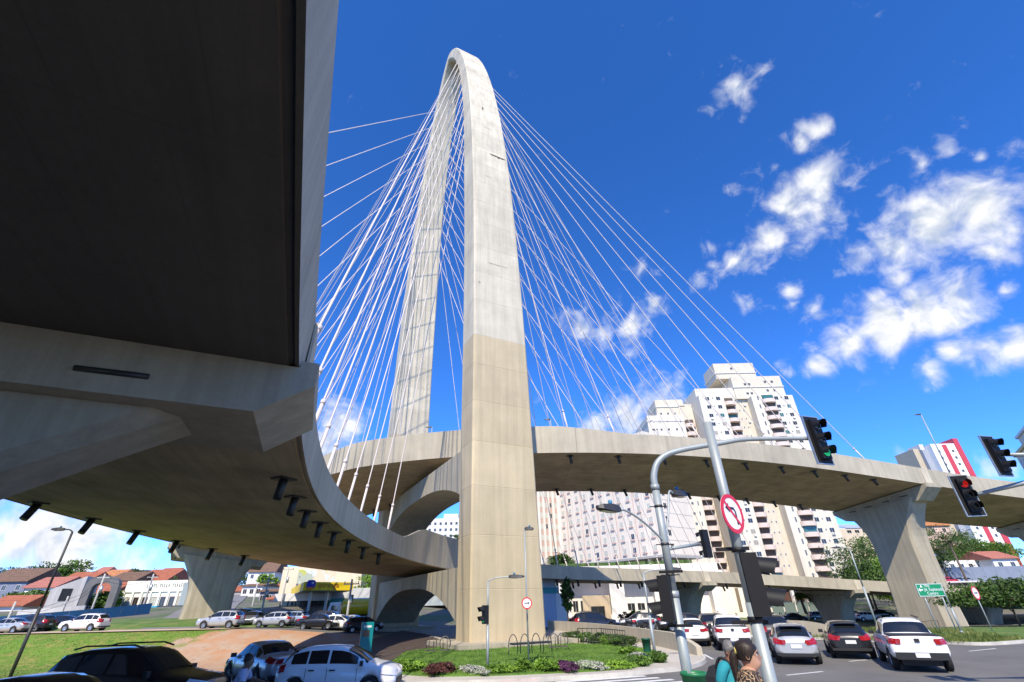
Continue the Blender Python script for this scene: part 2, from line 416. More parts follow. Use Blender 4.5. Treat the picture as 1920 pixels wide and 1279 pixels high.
def build_deck(D, name, label, s0, s1, joints, step=9.0):
    root = thing(name, label, 'viaduct', (dk(D, 0)[0], dk(D, 0)[1], 0)); off = -Vector(root.location)
    cuts = sorted(set([s0, s1]+[j for j in joints if s0 < j < s1])); brk = []
    for a, b in zip(cuts[:-1], cuts[1:]):
        n = max(1, round((b-a)/step)); brk += [a+(b-a)*i/n for i in range(n)]
    brk.append(s1)
    for a, b in zip(brk[:-1], brk[1:]):
        n = max(2, int((b-a)/1.1)); g = .012
        rings = [[p+off for p in deck_section(D, a+g+(b-a-2*g)*i/n)] for i in range(n+1)]
        mb = MB(); mb.loft(rings)
        # soffit faces (indices 7..15 edges) get the dirty soffit finish, darkened overhead to paint in its shade, road faces the asphalt
        for fi in range(n*16):
            e = fi % 16
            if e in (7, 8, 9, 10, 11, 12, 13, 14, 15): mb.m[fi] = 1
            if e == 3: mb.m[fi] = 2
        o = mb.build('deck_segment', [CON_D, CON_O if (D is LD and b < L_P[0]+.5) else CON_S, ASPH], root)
        uv = o.data.uv_layers.new(name='UVMap'); lat = [0, 0, 0, 0, D.W, D.W, D.W, D.W, D.W, D.W-.08, D.W-.19, D.W-.2, .2, .19, .08, .07]
        for lp in o.data.loops: uv.data[lp.index].uv = (lat[lp.vertex_index % 16], a+(b-a)*(lp.vertex_index//16)/n)
    return root, off
UD = upper_deck(); LD = lower_deck()
U_P = [58.8, 84.5, -38.5]; L_P = [-49.7, 46.0, 74.0, 100.0]
up_root, up_off = build_deck(UD, 'curved_viaduct', 'upper curved concrete viaduct crossing behind the arch leg towards the right', -48, 112, U_P)
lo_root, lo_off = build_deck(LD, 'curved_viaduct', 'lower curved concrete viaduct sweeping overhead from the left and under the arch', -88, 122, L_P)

# ---- hammerhead piers
def pier(D, root, off, s, zb, cap_h=1.5, cap_d=2.6, base_hw=2.7, dep=2.4, ext=.35, flx=2.3, flh=5.2, ch=1.5):
    x, y, th, z, hf = dk(D, s); h = D.W/2
    fwd = Vector((math.cos(th), math.sin(th), 0)); rt = Vector((math.sin(th), -math.cos(th), 0)); o = Vector((x, y, 0))+off
    def P(q, l, zz): return o+rt*q+fwd*l+Vector((0, 0, zz))
    zs = lambda q: z+D.cross*(1-q/h)/2        # soffit height at q
    # cap: front profile across the deck, swept along it
    ends = h+ext
    prof = [(-ends, zs(-ends)+.12), (-h-.03, zs(-h)+.12), (-h-.03, zs(-h)-.02), (h+.03, zs(h)-.02), (h+.03, zs(h)+.12), (ends, zs(ends)+.12), (ends, zs(ends)-.35), (ends-ch, zs(ends-ch)-cap_h), (-ends+ch, zs(-ends+ch)-cap_h), (-ends, zs(-ends)-.35)]
    mb = MB(); mb.loft([[P(q, -cap_d/2, zz) for q, zz in prof], [P(q, cap_d/2, zz) for q, zz in prof]])
    pr = mb.build('pier', CON_P, root)
    mb = MB(); n = 22; top = z+D.cross/2-cap_h+.5; rings = []
    for k in range(n+1):
        v = k/n; zz = zb+(top-zb)*v; d_top = top-zz
        fl = max(0, 1-d_top/flh)
        hw = base_hw-.25*min(1, (zz-zb)/4)+(ends-ch-.1-base_hw)*fl**flx
        tilt = D.cross*hw/h/2*fl
        dd = dep/2+.25*max(0, 1-(zz-zb)/6); c = .35
        ring = [(hw-c, -dd), (hw, -dd+c), (hw, dd-c), (hw-c, dd), (-hw+c, dd), (-hw, dd-c), (-hw, -dd+c), (-hw+c, -dd)]
        rings.append([P(q, l, zz-D.cross*q/h/2*fl) for q, l in ring])
    mb.loft(rings); mb.build('column', CON_P, pr)
    # horizontal pour joints as thin proud bands are not there; bearings and drain slots under the cap
    for q in (-3.6, -1.2, 1.2, 3.6):
        mb = MB(); a = [P(q-.5, -cap_d/2-.02, zs(q)-.62), P(q+.5, -cap_d/2-.02, zs(q)-.62)]
        mb.tube(a, .05, 6); mb.build('drain_slot', STEEL_D, pr)
    for q in (-1, 1):
        mb = MB()
        for a, b in ((-.55, .55),):
            mb.add([P(q*(h+.10), a, zs(q*h)+.14), P(q*(h+.10), b, zs(q*h)+.14), P(q*(h+.10), b, zs(q*h)+hf-.05), P(q*(h+.10), a, zs(q*h)+hf-.05),
                    P(q*(h+.045), a, zs(q*h)+.14), P(q*(h+.045), b, zs(q*h)+.14), P(q*(h+.045), b, zs(q*h)+hf-.05), P(q*(h+.045), a, zs(q*h)+hf-.05)],
                   [(0,1,2,3),(4,5,6,7),(0,1,5,4),(2,3,7,6),(0,3,7,4),(1,2,6,5)])
        mb.build('joint_cover', CON, pr)
    return pr
pier(UD, up_root, up_off, U_P[0], -1.7, base_hw=2.9, dep=3.0)
pier(UD, up_root, up_off, U_P[1], -2.2, base_hw=2.9, dep=3.0)
pier(LD, lo_root, lo_off, L_P[0], -.2, base_hw=1.35, flx=1.05, flh=2.6, dep=1.7, cap_h=.98, ch=.9)
pier(UD, up_root, up_off, U_P[2], .6, base_hw=2.9, dep=3.0)
for s_, zb in zip(L_P[1:], (-2.8, -2.8, -2.8)): pier(LD, lo_root, lo_off, s_, zb, cap_h=1.1, base_hw=2.2)

# ---- stay cables
def leg_anchor(side, z, lat):
    q = z/A_H; s = a_out(q)
    ds = (a_out(min(1, q+.005))-a_out(q-.005)); dz = .01*A_H; l = math.hypot(ds, dz)
    t = a_t(q)*.93
    return arch_pt(side*(s-t*dz/l), z+t*ds/l, q, lat*a_w(q)*.40)
def cable(D, s, edge, side, z, latsign):
    a = leg_anchor(side, z, latsign)
    b = deck_pt(D, s, edge*(1-.9/D.W), dk(D, s)[4]-.5)
    d = (a-b).normalized(); b0 = b-d*.6
    mb = MB(); mb.tube([rel(b0+d*2.9), rel(a)], .043, 8, cap=False)
    c = mb.build('stay_cable', SHEATH, pylon)
    mb = MB(); mb.tube([rel(b0), rel(b0+d*3.0)], .078, 8); mb.tube([rel(b0+d*2.95), rel(b0+d*3.15)], .105, 8); mb.tube([rel(b0+d*.35), rel(b0+d*.65)], .13, 8)
    mb.build('anchor_sleeve', SHEATH, c)
    return c
def anchor_pipe(D, root, off, s, edge, axis):
    p = deck_pt(D, s, edge*(1-1.7/D.W), 0)+off
    mb = MB(); mb.tube([p+axis*.15, p-axis*.75], .15, 10)
    o = mb.build('anchor_pipe', STEEL_D, root)
    mb = MB(); mb.box(p+Vector((0, 0, -.03)), (.62, .62, .06), rz=dk(D, s)[2]+.785); mb.build('bearing_plate', STEEL_D, o)
fans = [(UD, up_root, up_off, [9.5+4.55*k for k in range(10)], 0.0), (UD, up_root, up_off, [-(9.5+3.0*k) for k in range(12)], .8), (LD, lo_root, lo_off, [-(17.5+3.35*k) for k in range(10)], 1.6), (LD, lo_root, lo_off, [14+4.0*k for k in range(12)], 2.3)]
for D, root, off, ssl, dzc in fans:
    for k, ss in enumerate(ssl):
        zc = 55.5+28.4*k/(len(ssl)-1); lats = 1 if ss > 0 else -1
        for edge, side in ((1, 1), (-1, -1)):
            cable(D, ss, edge, side, zc+dzc, lats)
            if D is LD and ss < -44: continue
            a = leg_anchor(side, zc, lats); b = deck_pt(D, ss, edge, 1)
            ax = (a-b).normalized(); ax = Vector((ax.x*.7, ax.y*.7, ax.z)).normalized()
            anchor_pipe(D, root, off, ss, edge, ax)

# dark weather stains on the outer face of the near leg
def stain(py, px, w, h, seed, m):
    r = random.Random(seed); u = min(range(len(cum)//2), key=lambda i: abs(proj_y(arch_pt(full[i][0], full[i][1], full[i][2], 0))-py)); sft = full[u]; q = sft[2]
    i0, i1 = max(0, u-5), u+5; ds, dz = full[i1][0]-full[i0][0], full[i1][1]-full[i0][1]; l = math.hypot(ds, dz); ds /= l; dz /= l
    c = [arch_pt(sft[0], sft[1], q, x*.1*a_w(q)) for x in range(-5, 6)]; lat = min(range(11), key=lambda i: abs(proj_x(c[i])-px)); la = (lat-5)*.1*a_w(q)
    la = max(-a_w(q)/2+w/2+.2, min(a_w(q)/2-w/2-.2, la)); mb = MB(); top = []; bot = []; n = 14
    for k in range(n+1):
        f = k/n-.5; e = (1-abs(2*f)**2)**.5; top.append((la+f*w, h*.35*e*r.uniform(.4, 1.2))); bot.append((la+f*w, -h*e*r.uniform(.3, 1.3)))
    def Q(a, b): return rel(arch_pt(sft[0]+ds*b+.012*dz, sft[1]+dz*b-.012*ds, q, a))
    for k in range(n): mb.add([Q(*top[k]), Q(*top[k+1]), Q(*bot[k+1]), Q(*bot[k])], [(0, 1, 2, 3)])
    mb.build('stain_mark', m, pylon)
def proj_y(p):
    d = p-CAMP; return CY-F_PX*d.dot(UP)/d.dot(FW)
def proj_x(p):
    d = p-CAMP; return CX+F_PX*d.dot(RT)/d.dot(FW)
ST1 = mat('stain_dark', (.10, .085, .06), .9, var=.4, vscale=3); ST2 = mat('stain_grey', (.36, .32, .25), .9, var=.4, vscale=3)
stain(289, 930, 2.3, .35, 1, ST1); stain(240, 915, 1.2, .15, 2, ST2); stain(205, 906, .25, .9, 3, ST1); stain(335, 915, .9, .12, 4, ST2); stain(497, 935, 2.2, .1, 5, ST2); stain(540, 900, .3, .25, 6, ST2)
# ================================================================ ground, roads, lawns
def lerp(a, b, t): return a+(b-a)*t
def sst(a, b, x):
    t = max(0.0, min(1.0, (x-a)/(b-a))); return t*t*(3-2*t)
def dip(x, y):
    return 1.9*sst(-88, -80, x)*sst(-8.0, -15.0, x)*sst(23.5, 30, y)*sst(54.5, 48, y)
def tilt(x, y):
    return .8*sst(-12, -28, x)*sst(50, 56, y)*sst(120, 90, y)-2.4*sst(2, 16, x)*sst(46, 74, y)*sst(175, 120, y)
def hill(x, y):
    return hill0(x, y)+tilt(x, y)
def hill0(x, y):
    y0 = lerp(62, 84, sst(-30, 5, x)); d = y-y0
    if d <= 0: return 0.0
    k = .085*d
    return 24*(1-math.exp(-k/24))
def gp(px, py, z=0.0): return atZ(px, py, z)
EARTHY = mat('town_ground', (.17, .155, .12), .9, var=.3, vscale=.12, bump=.2, bscale=3, vcol2=(.07, .11, .035), vthr=(.45, .6))
GRASS = mat('lawn', (.10, .185, .025), .9, var=.35, vscale=.5, bump=.6, bscale=30, fine=.3, vcol2=(.19, .16, .06), vthr=(.50, .70))
GRASS_G = mat('garden_lawn', (.11, .215, .025), .9, var=.3, vscale=.8, bump=.6, bscale=40, fine=.3)
PAVE = mat('pavement_concrete', (.47, .43, .36), .85, var=.14, vscale=.5, bump=.1, bscale=30, fine=.08, stain=.25, stain_col=(.3, .27, .22))
KERB = mat('kerb_concrete', (.52, .49, .43), .85, var=.2, vscale=1.5, fine=.1, stain=.4, stain_col=(.2, .18, .15))
PAINT = mat('road_paint_white', (.62, .62, .60), .7, var=.25, vscale=3, stain=.5, stain_col=(.22, .22, .21))
PAINT_R = mat('road_paint_red', (.50, .10, .08), .7, var=.2, vscale=2)
SOIL = mat('bare_soil', (.40, .235, .14), .95, var=.22, vscale=.4, bump=.5, bscale=8, fine=.15, vcol2=(.44, .33, .235), vthr=(.42, .6))
SOIL_D = mat('dark_mulch', (.075, .05, .035), .95, var=.3, vscale=2, bump=.6, bscale=14, fine=.2)  # earth colour darkened for the shadow lying under the lower deck
SAND = mat('sandy_path', (.52, .40, .28), .95, var=.18, vscale=.5, bump=.3, bscale=12, fine=.1)

xs = [-1500, -900, -600, -420, -320]+list(range(-250, -91, 12))+list(range(-90, 1, 3))+list(range(10, 251, 12))+[320, 420, 600, 900, 1500]
ys = [-400, -150, -60]+list(range(-20, 20, 10))+list(range(20, 60, 2))+list(range(60, 300, 10))+[320, 360, 420, 500, 650, 900, 1300, 2000]
mb = MB()
V = [(x, y, hill(x, y)-.06-dip(x, y)+(rnd.uniform(-.25, .25) if y > 130 else 0)) for y in ys for x in xs]; nx = len(xs)
mb.add(V, [(j*nx+i, j*nx+i+1, (j+1)*nx+i+1, (j+1)*nx+i) for j in range(len(ys)-1) for i in range(nx-1)])
tag(mb.build('ground', EARTHY), kind='structure')
rx_ = [-130, -110, -90, -70, -50, -35, -28, -24]+[-21+i*.75 for i in range(20)]+[-4, 0, 4, 8, 12, 16]+list(range(22, 151, 8)); ry_ = [-40, -20, 0, 12, 18]+[22+i*.8 for i in range(42)]+[57, 59, 61, 62]+[64, 66, 69, 72, 76, 80, 84]
def lawn_edge(y): return lerp(-8.6, -13.5, (y-24)/30)
mb = MB(); V = [(x, y, tilt(x, y)+.004) for y in ry_ for x in rx_]; Fq = []; nx = len(rx_)
for j in range(len(ry_)-1):
    for i in range(nx-1):
        xc, yc = (rx_[i]+rx_[i+1])/2, (ry_[j]+ry_[j+1])/2
        if 24.1 < yc < 54.2 and xc < lawn_edge(yc)-.25: continue
        if yc > 62 and xc < -34+(yc-62)*2: continue
        Fq.append((j*nx+i, j*nx+i+1, (j+1)*nx+i+1, (j+1)*nx+i))
mb.add(V, Fq, smooth=True); tag(mb.build('road', ASPH), kind='structure')
# street climbing the hill on the left, seen beyond the filling station
mb = MB(); rows = []
for i in range(14):
    t = i/13; c = gp(452, 1168, .3).lerp(atY(470, 1100, 230), t); w = 4.5
    c.y = lerp(60, 230, t); c.x = lerp(-38, -122, t)
    rows.append([(c.x-w, c.y, hill(c.x, c.y)+.06), (c.x+w, c.y, hill(c.x, c.y)+.06)])
mb.loft(rows, closed=False, cap=False); tag(mb.build('street', mat('pale_asphalt', (.20, .195, .19), .9, var=.15, vscale=.3)), kind='structure')

def sheet(name, pts, m, kind='structure', h=None):
    mb = MB(); n = len(pts)
    if h is None:
        mb.add(pts, [list(range(n))])
    else:
        top = [Vector(p) for p in pts]; bot = [Vector((p[0], p[1], p[2]-h)) for p in pts]
        mb.add(top+bot, [list(range(n))]+[(i, n+i, n+(i+1) % n, (i+1) % n) for i in range(n)])
    o = mb.build(name, m); tag(o, kind=kind); return o
def kerb_line(name, pts, w=.16, h=.16, zb=0.0):
    mb = MB(); P = [Vector(p) for p in pts]; rings = []
    for i, p in enumerate(P):
        d = (P[min(i+1, len(P)-1)]-P[max(i-1, 0)]); d.z = 0; d.normalize(); nrm = Vector((-d.y, d.x, 0))
        rings.append([Vector((p.x, p.y, zb-.05))-nrm*w/2, Vector((p.x, p.y, zb-.05))+nrm*w/2, Vector((p.x, p.y, zb+h))+nrm*(w/2-.02), Vector((p.x, p.y, zb+h))-nrm*(w/2-.02)])
    mb.loft(rings); o = mb.build(name, KERB); tag(o, kind='structure'); return o
def curve_pts(pts, n=6):
    P = [Vector(p) for p in pts]; out = []
    for i in range(len(P)-1):
        a, b, c, d = P[max(i-1, 0)], P[i], P[i+1], P[min(i+2, len(P)-1)]
        for k in range(n):
            t = k/n; out.append(.5*((2*b)+(c-a)*t+(2*a-5*b+4*c-d)*t*t+(3*b-a-3*c+d)*t**3))
    out.append(P[-1]); return out
# island of pavement round the near leg
front = curve_pts([gp(x, y, .13) for x, y in ((640, 1300), (760, 1282), (845, 1277), (940, 1275), (1023, 1270), (1132, 1264), (1184, 1259.6), (1240, 1254), (1280, 1250), (1311, 1242), (1321, 1234), (1316, 1228))])
wall_line = curve_pts([gp(x, y, .13) for x, y in ((1313, 1229), (1270, 1219), (1215, 1207), (1150, 1195), (1085, 1186), (1030, 1181))])
isl = front+wall_line+[Vector((-2, 62, .13)), Vector((-12, 64, .13)), gp(690, 1205, .13), gp(660, 1240, .13)]
sheet('pavement', isl, PAVE, h=.2)
kerb_line('kerb', front, h=.15)
# low sloping wall behind the pavement
mb = MB(); rings = []
for i, p in enumerate(wall_line):
    d = (wall_line[min(i+1, len(wall_line)-1)]-wall_line[max(i-1, 0)]).normalized(); nr = Vector((-d.y, d.x, 0)); h = lerp(.35, .8, min(1, i/6))
    rings.append([p-nr*.15, p+nr*.15, p+nr*.13+Vector((0, 0, h)), p-nr*.13+Vector((0, 0, h))])
mb.loft(rings); tag(mb.build('low_wall', CON_D), 'low sloping concrete wall curving along the pavement behind the garden', 'wall')
# garden lawn on the island
gl = curve_pts([gp(x, y, .17) for x, y in ((742, 1262), (800, 1266), (880, 1266), (960, 1264), (1050, 1260), (1130, 1256), (1200, 1248), (1238, 1236), (1236, 1224), (1205, 1215), (1140, 1209), (1060, 1206))])
gl += [gp(860, 1208, .17), gp(760, 1222, .17), gp(735, 1240, .17)]
sheet('garden_lawn', gl, GRASS_G, h=.05)
# bare ground under the lower deck, its shade painted in as dark brown
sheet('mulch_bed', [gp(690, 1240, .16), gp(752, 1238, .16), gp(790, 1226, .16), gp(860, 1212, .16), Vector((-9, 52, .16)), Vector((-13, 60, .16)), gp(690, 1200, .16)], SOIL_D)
# red and white crossing
sheet('crossing_paint', [gp(952, 1275.5, .006), gp(1014, 1273, .006), gp(1003, 1288, .006), gp(925, 1290, .006)], PAINT_R)
a0, b0 = gp(1012, 1274, .006), gp(1178, 1262.5, .006); dd = (b0-a0).normalized(); nn = Vector((dd.y, -dd.x, 0))
for k in range(5):
    o = a0+nn*(.15+.62*k)
    sheet('crossing_stripe', [o+dd*(.3*k), o+(b0-a0)+dd*.2*k, o+(b0-a0)+nn*.32+dd*.2*k, o+nn*.32+dd*.3*k], PAINT)
# lane dashes
for (x0, y0), (x1, y1) in (((1817, 1221), (1867, 1216)), ((1475, 1266), (1543, 1259)), ((1622, 1213.5), (1662, 1211)), ((1320, 1227), (1337, 1236)), ((1632, 1202.5), (1652, 1201)), ((1592, 1240), (1640, 1236)), ((1250, 1283), (1330, 1276))):
    a, b = gp(x0, y0, .006), gp(x1, y1, .006); d = (b-a).normalized(); q = Vector((d.y, -d.x, 0))*.07
    sheet('lane_dash', [a-q, b-q, b+q, a+q], PAINT)
# right-hand far wall and grass bank with the big pier
rf = curve_pts([gp(x, y, .13) for x, y in ((1330, 1189), (1400, 1190), (1480, 1193), (1560, 1196), (1650, 1199), (1720, 1202), (1772, 1203), (1850, 1205), (1940, 1199))])
rf += [Vector((70, 40, .13)), Vector((110, 46, .13))]
mb = MB(); rows = []
for p in rf:
    q = Vector((p.x*1.25+2, 80, 0)); r_ = []
    for k in range(12):
        t = (k/11)**1.3; c = Vector((p.x, p.y, 0)).lerp(q, t)
        c.z = .14+.12*sst(.0, .12, t)-.15*sst(.1, .3, t)+tilt(c.x, c.y)*.92-.9*sst(.25, .7, t)*(1-min(1, -tilt(c.x, c.y)/2.4))+(.03*math.sin(c.x*.7)*math.sin(c.y*.9)); r_.append(c)
    rows.append(r_)
mb.loft(rows, closed=False, cap=False, smooth=True); tag(mb.build('lawn', GRASS), kind='structure')
kerb_line('kerb', rf, h=.15, w=.22)
sheet('pavement', [p+Vector((-.05, -1.5, -.1)) for p in rf[:26]]+[p+Vector((0, 0, -.1)) for p in rf[:26]][::-1], PAVE)
wl = [p+Vector((.2, .5, 0)) for p in rf[:26]]
mb = MB(); rings = []
for i, p in enumerate(wl):
    h = lerp(.95, .25, sst(14, 25, i)); rings.append([p+Vector((-.1, -.12, 0)), p+Vector((-.1, .12, 0)), p+Vector((-.1, .11, h)), p+Vector((-.1, -.11, h))])
mb.loft(rings); tag(mb.build('low_wall', CON_D), 'long low grey wall on the far side of the road below the grass bank', 'wall')

# left lawn with the bare earth slope, path and berm
def lawn_z(x, y):
    xr = lerp(-8.6, -13.5, (y-24)/30)
    f = sst(24, 33, y)*sst(54.5, 44, y)**.8*sst(0, 5.0, xr-x)
    return .03+.82*sst(44, 54, y)*sst(-12, -28, x)-1.35*f+.04*math.sin(x*.9)*math.sin(y*.8)*min(1, f*3)
def lawn_grass_soil():
    m = bpy.data.materials.new('lawn_and_soil'); m.use_nodes = True; nt = m.node_tree; N = nt.nodes; L = nt.links
    b = N['Principled BSDF']; b.inputs['Roughness'].default_value = .95; b.inputs['Specular IOR Level'].default_value = .2
    tc = N.new('ShaderNodeTexCoord')
    def noise(s, d=5):
        n = N.new('ShaderNodeTexNoise'); n.inputs['Scale'].default_value = s; n.inputs['Detail'].default_value = d; L.new(tc.outputs['Object'], n.inputs['Vector']); return n.outputs['Fac']
    def ramp(f, a, bb, c0, c1):
        mr = N.new('ShaderNodeMapRange'); L.new(f, mr.inputs['Value']); mr.inputs['From Min'].default_value = a; mr.inputs['From Max'].default_value = bb
        mx = N.new('ShaderNodeMix'); mx.data_type = 'RGBA'; L.new(mr.outputs[0], mx.inputs['Factor'])
        for i, c in ((6, c0), (7, c1)):
            if isinstance(c, tuple): mx.inputs[i].default_value = (*c, 1)
            else: L.new(c, mx.inputs[i])
        return mx.outputs[2]
    g = ramp(noise(1.6, 6), .4, .68, (.10, .20, .025), (.27, .24, .07)); g = ramp(noise(.35, 4), .45, .62, g, (.13, .23, .03))
    s = ramp(noise(.5, 6), .4, .62, (.42, .235, .13), (.40, .30, .22)); s = ramp(noise(3, 4), .55, .8, s, (.30, .16, .09))
    # soil patch: ellipse with a ragged edge, in object coordinates
    mp = N.new('ShaderNodeVectorMath'); mp.operation = 'MULTIPLY_ADD'; L.new(tc.outputs['Object'], mp.inputs[0]); mp.inputs[1].default_value = (1/10.5, 1/9.5, 0); mp.inputs[2].default_value = (22.0/10.5, -47.5/9.5, 0)
    ln = N.new('ShaderNodeVectorMath'); ln.operation = 'LENGTH'; L.new(mp.outputs[0], ln.inputs[0])
    ad = N.new('ShaderNodeMath'); ad.operation = 'MULTIPLY_ADD'; L.new(noise(.8, 6), ad.inputs[0]); ad.inputs[1].default_value = .8; L.new(ln.outputs['Value'], ad.inputs[2])
    fac = ramp(ad.outputs[0], 1.28, 1.42, (0, 0, 0), (1, 1, 1))
    mx = N.new('ShaderNodeMix'); mx.data_type = 'RGBA'; L.new(fac, mx.inputs['Factor']); L.new(s, mx.inputs[6]); L.new(g, mx.inputs[7])
    L.new(mx.outputs[2], b.inputs['Base Color'])
    bp = N.new('ShaderNodeBump'); bp.inputs['Strength'].default_value = .6; bp.inputs['Distance'].default_value = .05; L.new(noise(14, 4), bp.inputs['Height']); L.new(bp.outputs[0], b.inputs['Normal'])
    return m
LAWN_SOIL = lawn_grass_soil()
mb = MB(); lx = [-80+i*1.0 for i in range(72)]; ly = [24+i*.75 for i in range(41)]
def lxy(i, j):
    x, y = lx[i], ly[j]; xr = lerp(-8.6, -13.5, (y-24)/30); x = -80+(x+80)/(71)*(xr+80); return x, y
mb.add([(*lxy(i, j), lawn_z(*lxy(i, j))) for j in range(41) for i in range(72)], [(j*72+i, j*72+i+1, (j+1)*72+i+1, (j+1)*72+i) for j in range(40) for i in range(71)], smooth=True)
tag(mb.build('lawn', LAWN_SOIL), kind='structure')
sheet('path', [Vector((-62, 53.6, .88)), Vector((-30, 53.6, .88)), Vector((-29, 59.0, .87)), Vector((-62, 58.5, .87))], SAND)
mb = MB(); rows = []
for i in range(30):
    x = -62+i*1.25; rows.append([Vector((x, y, hill0(x, y)*.6+.8*sst(-12, -28, x)+.55*sst(60, 63.5, y)*sst(76, 70, y)*(sst(-62, -57, x)*sst(-26, -30, x))-.02)) for y in (59.5, 61, 62, 63, 64, 65.5, 68, 71, 74, 77)])
mb.loft(rows, closed=False, cap=False, smooth=True); tag(mb.build('grass_berm', GRASS), kind='structure')
# near corner where the people walk: a slightly raised apron of pavement
mb = MB(); rows = []
for i in range(9):
    x = -2+i*1.6; rows.append([Vector((x, y, .53*sst(11.0, 6.0, y)+.012)) for y in (-4, 0, 4, 6, 6.8, 7.6, 8.4, 9.2, 10, 11)])
mb.loft(rows, closed=False, cap=False, smooth=True); tag(mb.build('corner_pavement', PAVE), kind='structure')
# ================================================================ buildings
GLASS_D = mat('dark_window_glass', (.025, .028, .03), .12, spec=.6)
GLASS_G = mat('green_window_glass', (.04, .13, .12), .12, spec=.6)
GLASS_P = mat('pale_window_blind', (.48, .49, .40), .5, var=.25, vscale=.6)
FRAME_W = mat('white_frame', (.62, .60, .56), .6)
PINK = mat('pink_trim', (.55, .38, .33), .8, var=.1, vscale=1)
def wallmat(name, c, st=.08): return mat(name, c, .85, var=.07, vscale=.25, streak=st, bump=.05, bscale=10, fine=.03, stain=.08, stain_col=tuple(x*.72 for x in c))
WIN = {}
def win_mesh(w, h, glass, frame, sill=None, proud=.06):
    key = (w, h, glass.name, frame.name, sill.name if sill else None)
    if key in WIN: return WIN[key]
    mb = MB(); t = .07
    mb.box((0, -.01, h/2), (w-2*t, .02, h-2*t), mi=0)
    for c, d in (((0, -proud/2, t/2), (w, proud, t)), ((0, -proud/2, h-t/2), (w, proud, t)), ((-w/2+t/2, -proud/2, h/2), (t, proud, h-2*t)), ((w/2-t/2, -proud/2, h/2), (t, proud, h-2*t)), ((0, -proud/3, h/2), (t*.6, proud*.6, h-2*t))):
        mb.box(c, d, mi=1)
    mats = [glass, frame]
    if sill:
        mb.box((0, -.16, -.17), (w+.15, .32, .3), mi=2); mats.append(sill)
    WIN[key] = mb.mesh('window', mats); return WIN[key]
def frame_of(A, B):
    A = Vector((A[0], A[1])); B = Vector((B[0], B[1])); d = B-A; return A, d.length, math.atan2(d.y, d.x)
def block(root, x0, x1, y0, y1, z0, z1, m, name='wall'):
    mb = MB(); mb.box(((x0+x1)/2, (y0+y1)/2, (z0+z1)/2), (x1-x0, y1-y0, z1-z0)); return mb.build(name, m, root)
def windows(root, me, xs_, zs_, y=0.0, name='window', skip=None, rz=0.0, xfix=None):
    for z in zs_:
        for x in xs_:
            if skip and skip(x, z): continue
            o = obj(name, me, root, (x, y, z) if xfix is None else (xfix, x, z), rz)
# ---- slab hotel with small windows
W_HOT = wallmat('hotel_render', (.72, .635, .52))
kz = atY(1242, 1040, 122).z; K = atZ(1242, 1040, kz); Lh = atZ(1056, 1061, kz); Rh = atZ(1307, 1044, kz)
A, wd, rz = frame_of(Lh, K)
ht = thing('hotel_block', 'long white slab block with rows of small shuttered windows behind the upper viaduct', 'building', (A.x, A.y, kz), rz)
side = (Vector((Rh.x, Rh.y))-Vector((K.x, K.y))).length
block(ht, 0, wd, 0, 15, 0, 30, W_HOT); block(ht, -.3, wd+.3, -.25, 15.3, 30, 31, W_HOT, 'roof')
block(ht, -.2, wd+.2, -.15, 15.2, -.5, 0, mat('grey_trim', (.35, .34, .32), .8), 'base_course')
nc = 11; cw = wd/nc
for r_ in range(9):
    for c_ in range(nc):
        if r_ > 5 and c_ in (3, 4): continue
        g = GLASS_D if rnd.random() < .10 else GLASS_P
        obj('window', win_mesh(1.2, 1.4, g, FRAME_W, PINK), ht, (cw*(c_+.5), 0, 1.0+r_*3.25))
for c_ in range(1, nc):
    mb = MB(); mb.box((cw*c_, -.05, 15), (.16, .1, 30)); mb.build('pilaster', PINK if c_ % 2 else FRAME_W, ht)
for z in (21.3, 24.6, 27.9):
    mb = MB(); mb.box((cw*4, -.3, z), (cw*2, .6, .9)); mb.build('balcony', PINK, ht)
for r_ in range(8): obj('window', win_mesh(1.3, 1.5, GLASS_D, FRAME_W), ht, (wd, 4.2, 1.2+r_*3.25), math.pi/2)
for r_ in range(9):
    mb = MB(); mb.box((wd+.02, 7.5, 3.25*r_+.2), (.06, 15, .07)); mb.build('floor_line', mat('grey_trim', (.35, .34, .32), .8), ht)
for k in range(9):
    mb = MB(); mb.box((1.5+k*(wd-3)/8, 2, -1.6), (.7, .7, 2.6)); mb.build('pilotis_column', W_HOT, ht)
# brown and white striped wing at its left end
Lw = atZ(985, 1060, kz)
A2, wd2, rz2 = frame_of(Lw, Lh)
bw = thing('striped_block', 'pinkish brown block with white vertical ribs beside the big arch leg', 'building', (A2.x, A2.y, kz), rz2)
W_BRN = wallmat('brown_render', (.50, .34, .26))
block(bw, 0, wd2-.3, .4, 14, -4, 29, W_BRN); block(bw, -.2, wd2-.1, .2, 14.2, 29, 29.8, FRAME_W, 'roof')
nr = 7
for k in range(nr+1):
    mb = MB(); mb.box((k*(wd2-.6)/nr+.2, .25, 12.5), (.75, .5, 33)); mb.build('rib', W_HOT, bw)
for r_ in range(9):
    for k in range(nr): obj('window', win_mesh(1.0, 1.5, GLASS_D if rnd.random() < .25 else GLASS_P, FRAME_W), bw, ((k+.5)*(wd2-.6)/nr+.2, .4, .6+r_*3.2))
